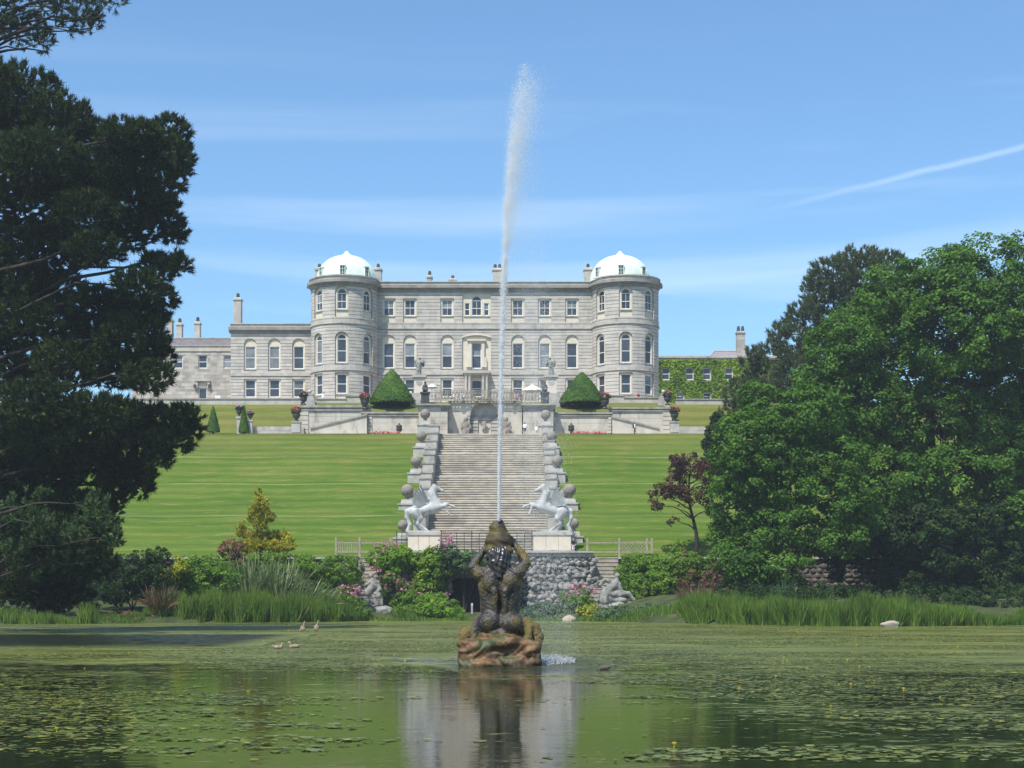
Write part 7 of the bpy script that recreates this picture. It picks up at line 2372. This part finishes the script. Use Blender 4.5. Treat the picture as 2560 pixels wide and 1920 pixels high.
clump('tall grey green flax clump with sword leaves left of the river god', [(630, 1500, 160, 260, 1.6, 3.2, 5.6, 0.12, 0.35, 0.75, (0, 0)), (700, 1505, 160, 240, 1.5, 3.0, 5.4, 0.12, 0.4, 0.8, (0.1, 0)), (570, 1500, 161, 120, 1.2, 2.6, 4.6, 0.11, 0.4, 0.8, (-0.1, 0))], M['flax'], 'flax_clump', 61)
clump('arching striped flax leaning out to the right over the bank', [(760, 1520, 158.5, 220, 1.3, 2.4, 4.4, 0.13, 0.55, 0.95, (0.45, -0.1)), (800, 1530, 157.5, 120, 1.0, 1.8, 3.4, 0.12, 0.7, 1.0, (0.55, -0.1))], M['flax'], 'flax_clump', 71)
clump('brown bronze grass clump by the water on the left bank', [(405, 1522, 150, 420, 1.1, 1.6, 3.0, 0.07, 0.5, 0.95, (0, 0))], M['bronze_flax'], 'bronze_grass', 81)
clump('brown reedy clump between the purple tree and the reeds', [(1735, 1510, 158, 240, 0.9, 1.4, 2.8, 0.06, 0.4, 0.8, (-0.1, 0))], M['bronze_flax'], 'bronze_grass', 82)
clump('arching blue green grass tuft above the right reeds', [(1960, 1500, 150, 260, 0.8, 1.3, 2.6, 0.05, 0.9, 1.0, (0, 0))], M['blue_leaf'], 'grass_tuft', 83)
clump('strappy iris leaves before the shrub left of the cave', [(1005, 1552, 161.6, 90, 0.7, 1.0, 2.2, 0.07, 0.4, 0.7, (0, 0))], M['reed'], 'iris_clump', 84)


def reed_bed(name, label, pts, n, L0, L1, wd, m, seed, depth=2.2):
    """pts: (px, shore py); blades stand along that line"""
    r = np.random.default_rng(seed)
    px = r.uniform(pts[0][0], pts[-1][0], n)
    py = np.interp(px, [p[0] for p in pts], [p[1] for p in pts])
    hs = np.interp(px, [p[0] for p in pts], [p[2] for p in pts])
    D0 = CH * F / (py - HY)
    D = D0 + r.uniform(-0.2, depth, n) + 0.4 * np.sin(px * 0.05) + 0.3 * np.sin(px * 0.13 + 2)
    X = (px - CX) * D / F
    z0 = np.maximum(-0.05, bank_h(X, D))
    lump = 0.92 + 0.10 * np.sin(px * 0.045 + 2 * np.sin(px * 0.017)) + 0.09 * np.sin(px * 0.21) + 0.05 * np.sin(px * 0.6)
    L_ = hs * lump * r.uniform(L0, L1, n)
    a = r.random(n) * 6.283; tl = 0.22 * np.abs(r.normal(size=n))
    d = np.stack([np.cos(a) * np.sin(tl), np.sin(a) * np.sin(tl), np.cos(tl)], -1)
    base = np.stack([X, D, z0], -1)
    side = np.stack([np.ones(n), r.normal(size=n) * 0.5, np.zeros(n)], -1) * wd * 0.5
    mid = base + d * (L_ * 0.55)[:, None]
    tip = base + d * L_[:, None] + np.stack([np.cos(a), np.sin(a), -0.6 * np.ones(n)], -1) * (L_ * 0.12 * r.random(n))[:, None]
    V = np.stack([base - side, base + side, mid + side * 0.9, tip, mid - side * 0.9], 1).reshape(-1, 3)
    Q = np.arange(len(V)).reshape(-1, 5)
    return place(name, mesh_np(name, V, Q, [m]), label=label, cat='reeds', kind='stuff')


reed_bed('reeds', 'band of green reeds along the left far shore', [(360, 1557, 0.7), (430, 1557, 2.2), (520, 1557, 2.6), (700, 1556, 2.5), (800, 1555, 2.2), (900, 1553, 1.2)], 6500, 0.7, 1.25, 0.05, M['reed'], 91)
reed_bed('reeds', 'short grass along the waterline in the left corner', [(0, 1560, 1.0), (140, 1560, 1.0), (190, 1560, 0.4), (205, 1559, 1.9), (235, 1559, 1.6), (250, 1559, 0.4), (360, 1558, 0.5)], 2200, 0.6, 1.3, 0.05, M['reed'], 92)
reed_bed('reeds', 'tall bright green reed bed along the right far shore', [(1690, 1557, 1.2), (1725, 1559, 2.3), (1850, 1562, 2.5), (2000, 1565, 2.5), (2150, 1566, 2.3), (2300, 1566, 2.1), (2400, 1565, 1.7), (2460, 1565, 1.1), (2600, 1562, 1.0)], 26000, 0.6, 1.1, 0.055, M['reed'], 93, 3.2)
reed_bed('bank_grass', 'low waterside greenery along the middle of the far shore', [(900, 1553, 0.5), (1200, 1552, 0.4), (1500, 1554, 0.6), (1700, 1557, 0.8)], 3500, 0.5, 1.3, 0.06, M['reed'], 94, 3.0)

# boulders at the water
for px, py, D, a, lb in ((2226, 1567, 129.6, 0.62, 'pale boulder in the water before the right reeds'), (1423, 1553, 158.0, 0.7, 'tan boulder at the waterline right of the cave')):
    b = W(px, py, D)
    me = rock_mesh(int(px), M['pale_rock'], 3)
    for p in me.polygons: p.use_smooth = True
    o = place('boulder', me, label=lb, cat='rock', group='waterline boulders')
    o.location = (b.x, D, 0.12); o.scale = (a * 1.3, a, a * 0.8)

# ------------------------------------------------------------------ ducks


def duck(px, py, label, m, s=1.0, face=0.0, up=False):
    D = CH * F / (py - HY)
    b = W(px, py, D)
    if up:      # standing tall, neck stretched
        pr = [('e', (0, 0, 0.32), (0.2, 0.12, 0.24)), ('c', (0.05, 0, 0.45), (0.12, 0, 0.8), 0.08, 0.045), ('e', (0.14, 0, 0.85), (0.075, 0.055, 0.06)), ('c', (0.19, 0, 0.85), (0.28, 0, 0.83), 0.03, 0.015),
              ('c', (-0.1, 0, 0.25), (-0.26, 0, 0.12), 0.09, 0.03), ('c', (0, 0.05, 0.15), (0, 0.05, -0.1), 0.03, 0.025), ('c', (0, -0.05, 0.15), (0, -0.05, -0.1), 0.03, 0.025)]
    else:
        pr = [('e', (0, 0, 0.08), (0.30, 0.16, 0.13)), ('c', (-0.2, 0, 0.12), (-0.38, 0, 0.2), 0.09, 0.03), ('c', (0.2, 0, 0.14), (0.26, 0, 0.30), 0.08, 0.055), ('e', (0.29, 0, 0.34), (0.085, 0.06, 0.065)), ('c', (0.34, 0, 0.33), (0.45, 0, 0.31), 0.032, 0.018),
              ('e', (-0.04, 0.1, 0.13), (0.22, 0.06, 0.09)), ('e', (-0.04, -0.1, 0.13), (0.22, 0.06, 0.09))]
    t = thing('duck', label, 'duck', tuple(b), 'ducks on the pond')
    ca, sa = math.cos(face), math.sin(face)
    sdf_part('body', pr, 0.03, 0.04, m, t, lambda V: np.stack([V[:, 0] * ca - V[:, 1] * sa, V[:, 0] * sa + V[:, 1] * ca, V[:, 2]], -1) * s + np.array([b.x, D, 0.0]))


duck(736, 1620, 'pale duck floating left of the triton, the right one of the resting pair', M['duck'], 0.8, math.pi)
duck(695, 1622, 'tan duck with its head down beside the pale floating duck', M['duck'], 0.75, 0.3)
duck(757, 1582, 'upright goose like bird in the shallows, left one of two', M['duck'], 0.9, 0.3, True)
duck(791, 1580, 'upright goose like bird in the shallows, right one of two', M['duck'], 0.9, -0.2, True)
duck(1512, 1674, 'small dark duck swimming right of the triton', M['duck_dark'], 0.62, math.pi)

# ------------------------------------------------------------------ lily pads and their flowers
r = np.random.default_rng(123)
NP = 330000
# even spread over the water seen, denser in drifts
yy = 24 + (150 - 24) * r.random(NP) ** 0.8
xx = r.uniform(-1, 1, NP) * (0.345 * yy + 1)
P2 = np.stack([xx, yy, np.zeros(NP)], -1)
dens_ = noise3(P2 * np.array([0.5, 1, 1]), 8, 0.35) + 0.7 * noise3(P2 * np.array([0.6, 1, 1]), 9, 1.1) + 0.5 * noise3(P2 * np.array([0.8, 1, 1]), 10, 3.5) + 0.22 * r.normal(size=NP)
thr = np.interp(yy, [24, 30, 38, 46, 58, 70, 150], [0.46, 0.42, 0.38, 0.28, 0.12, 0.05, 0.0])
thr = thr - 0.55 * np.clip((xx / yy - 0.06) / 0.12, 0, 1) * (yy < 56) - 0.48 * np.clip((-xx / yy - 0.2) / 0.05, 0, 1) * (yy < 48)
thr = thr + 0.5 * np.exp(-((xx + 0.4) / 2.6) ** 2) * (yy < 56)
keep = (dens_ > thr) & (pond_d(xx, yy) < -0.4)
keep &= ~((np.abs(xx - tb.x) < 3.2) & (np.abs(yy - 59) < 4.5))
keep &= ~((xx < -13.5) & (yy > 79) & (yy < 104))
xx, yy = xx[keep], yy[keep]
NP = len(xx)
rad = 0.022 + 0.065 * r.random(NP) ** 2.0 + 0.05 * (r.random(NP) < 0.10)


def pad_mesh(seed):
    rr = np.random.default_rng(seed)
    n = 11
    an = np.linspace(0.16, 6.283 - 0.16, n)
    V = [(0, 0, 0.0)] + [(math.cos(a) * (1 + 0.04 * rr.normal()), math.sin(a) * (1 + 0.04 * rr.normal()), 0.06 * rr.random()) for a in an]
    V += [(x, y, z - 0.05) for x, y, z in V[1:]]
    Fc = [(0, i, i + 1) for i in range(1, n)] + [(i, i + n, i + n + 1, i + 1) for i in range(1, n)]
    return V, Fc


PV, PF = pad_mesh(1)
variants = []
for s in range(5):
    V, Fc = pad_mesh(s)
    me = bpy.data.meshes.new('lily_pad'); me.from_pydata(V, [], Fc); me.materials.append(M['pad']); variants.append(me)
print('PADS', NP)
order = np.argsort(yy / (rad * 10 + 0.3))
first = set(order[:300].tolist())
for i in order[:300]:
    o = place('lily_pad', variants[i % 5], label='floating lily pad close to the camera on the dark pond', cat='lily pad', group='near lily pads')
    o.location = (xx[i], yy[i], 0.012 + 0.006 * r.random())
    o.rotation_euler = (0.05 * r.normal(), 0.05 * r.normal(), r.random() * 6.28)
    o.scale = (rad[i] * 1.1, rad[i] * 1.1, rad[i])
sel = order[300:]
n = len(sel)
an = np.linspace(0.16, 6.283 - 0.16, 6)
rot = r.random(n) * 6.28
ring_ = np.stack([1.25 * np.cos(an[None] + rot[:, None]), np.sin(an[None] + rot[:, None])], -1) * (rad[sel][:, None] * r.uniform(0.7, 1.2, (n, 6)))[..., None]
tx, ty = 0.05 * r.normal(size=n), 0.05 * r.normal(size=n)
zz = 0.012 + 0.008 * r.random(n)[:, None] + np.abs(ring_[..., 0] * tx[:, None] + ring_[..., 1] * ty[:, None])
ctr = np.stack([xx[sel], yy[sel], np.full(n, 0.012)], -1)
V = np.concatenate([ctr[:, None], np.concatenate([ring_ + ctr[:, None, :2], zz[..., None]], -1)], 1).reshape(-1, 3)
o9 = (7 * np.arange(n))[:, None, None]
T = (o9 + np.array([[0, i, i + 1] for i in range(1, 6)])[None]).reshape(-1, 3)
place('lily_pads', mesh_np('lily_pads', V, T, [M['pad']]), label='countless lily pads spread over the far pond', cat='lily pads', kind='stuff')
# yellow flowers
fm = MB()
for q in range(7):
    a = q * 6.283 / 7
    fm.add([(0.15 * math.cos(a), 0.15 * math.sin(a), 0.0), (0.75 * math.cos(a - 0.4), 0.75 * math.sin(a - 0.4), 0.55), (0.8 * math.cos(a), 0.8 * math.sin(a), 1.15), (0.75 * math.cos(a + 0.4), 0.75 * math.sin(a + 0.4), 0.55)], [(0, 1, 2, 3)])
fm.lathe([(0.1, -1.5), (0.12, 0), (0.35, 0.3), (0.3, 0.6), (0.02, 0.7)], (0, 0, 0), 7)
fme = fm.mesh('yellow_lily', M['yellow_flower'])
pick = r.choice(NP, 160, replace=False)
for i in pick:
    o = place('yellow_lily', fme, label='small yellow water lily flower among the pads', cat='flower', group='yellow lily flowers')
    sc = r.uniform(0.028, 0.05)
    o.location = (xx[i], yy[i], sc * 1.4 + 0.02); o.scale = (sc, sc, sc); o.rotation_euler = (0, 0, r.random() * 6)


# ------------------------------------------------------------------ summer haze in the air
hz_m = bpy.data.materials.new('summer_haze')
hz_m.use_nodes = True
hn = hz_m.node_tree.nodes
hn.clear()
ho = hn.new('ShaderNodeOutputMaterial')
hv = hn.new('ShaderNodeVolumePrincipled')
hv.inputs['Color'].default_value = (0.86, 0.92, 1.0, 1)
hv.inputs['Density'].default_value = 0.00026
hv.inputs['Anisotropy'].default_value = 0.2
hz_m.node_tree.links.new(hv.outputs[0], ho.inputs['Volume'])
MB().box(-3100, 3100, -500, 3100, -2.8, 66).build('haze', hz_m, kind='stuff')
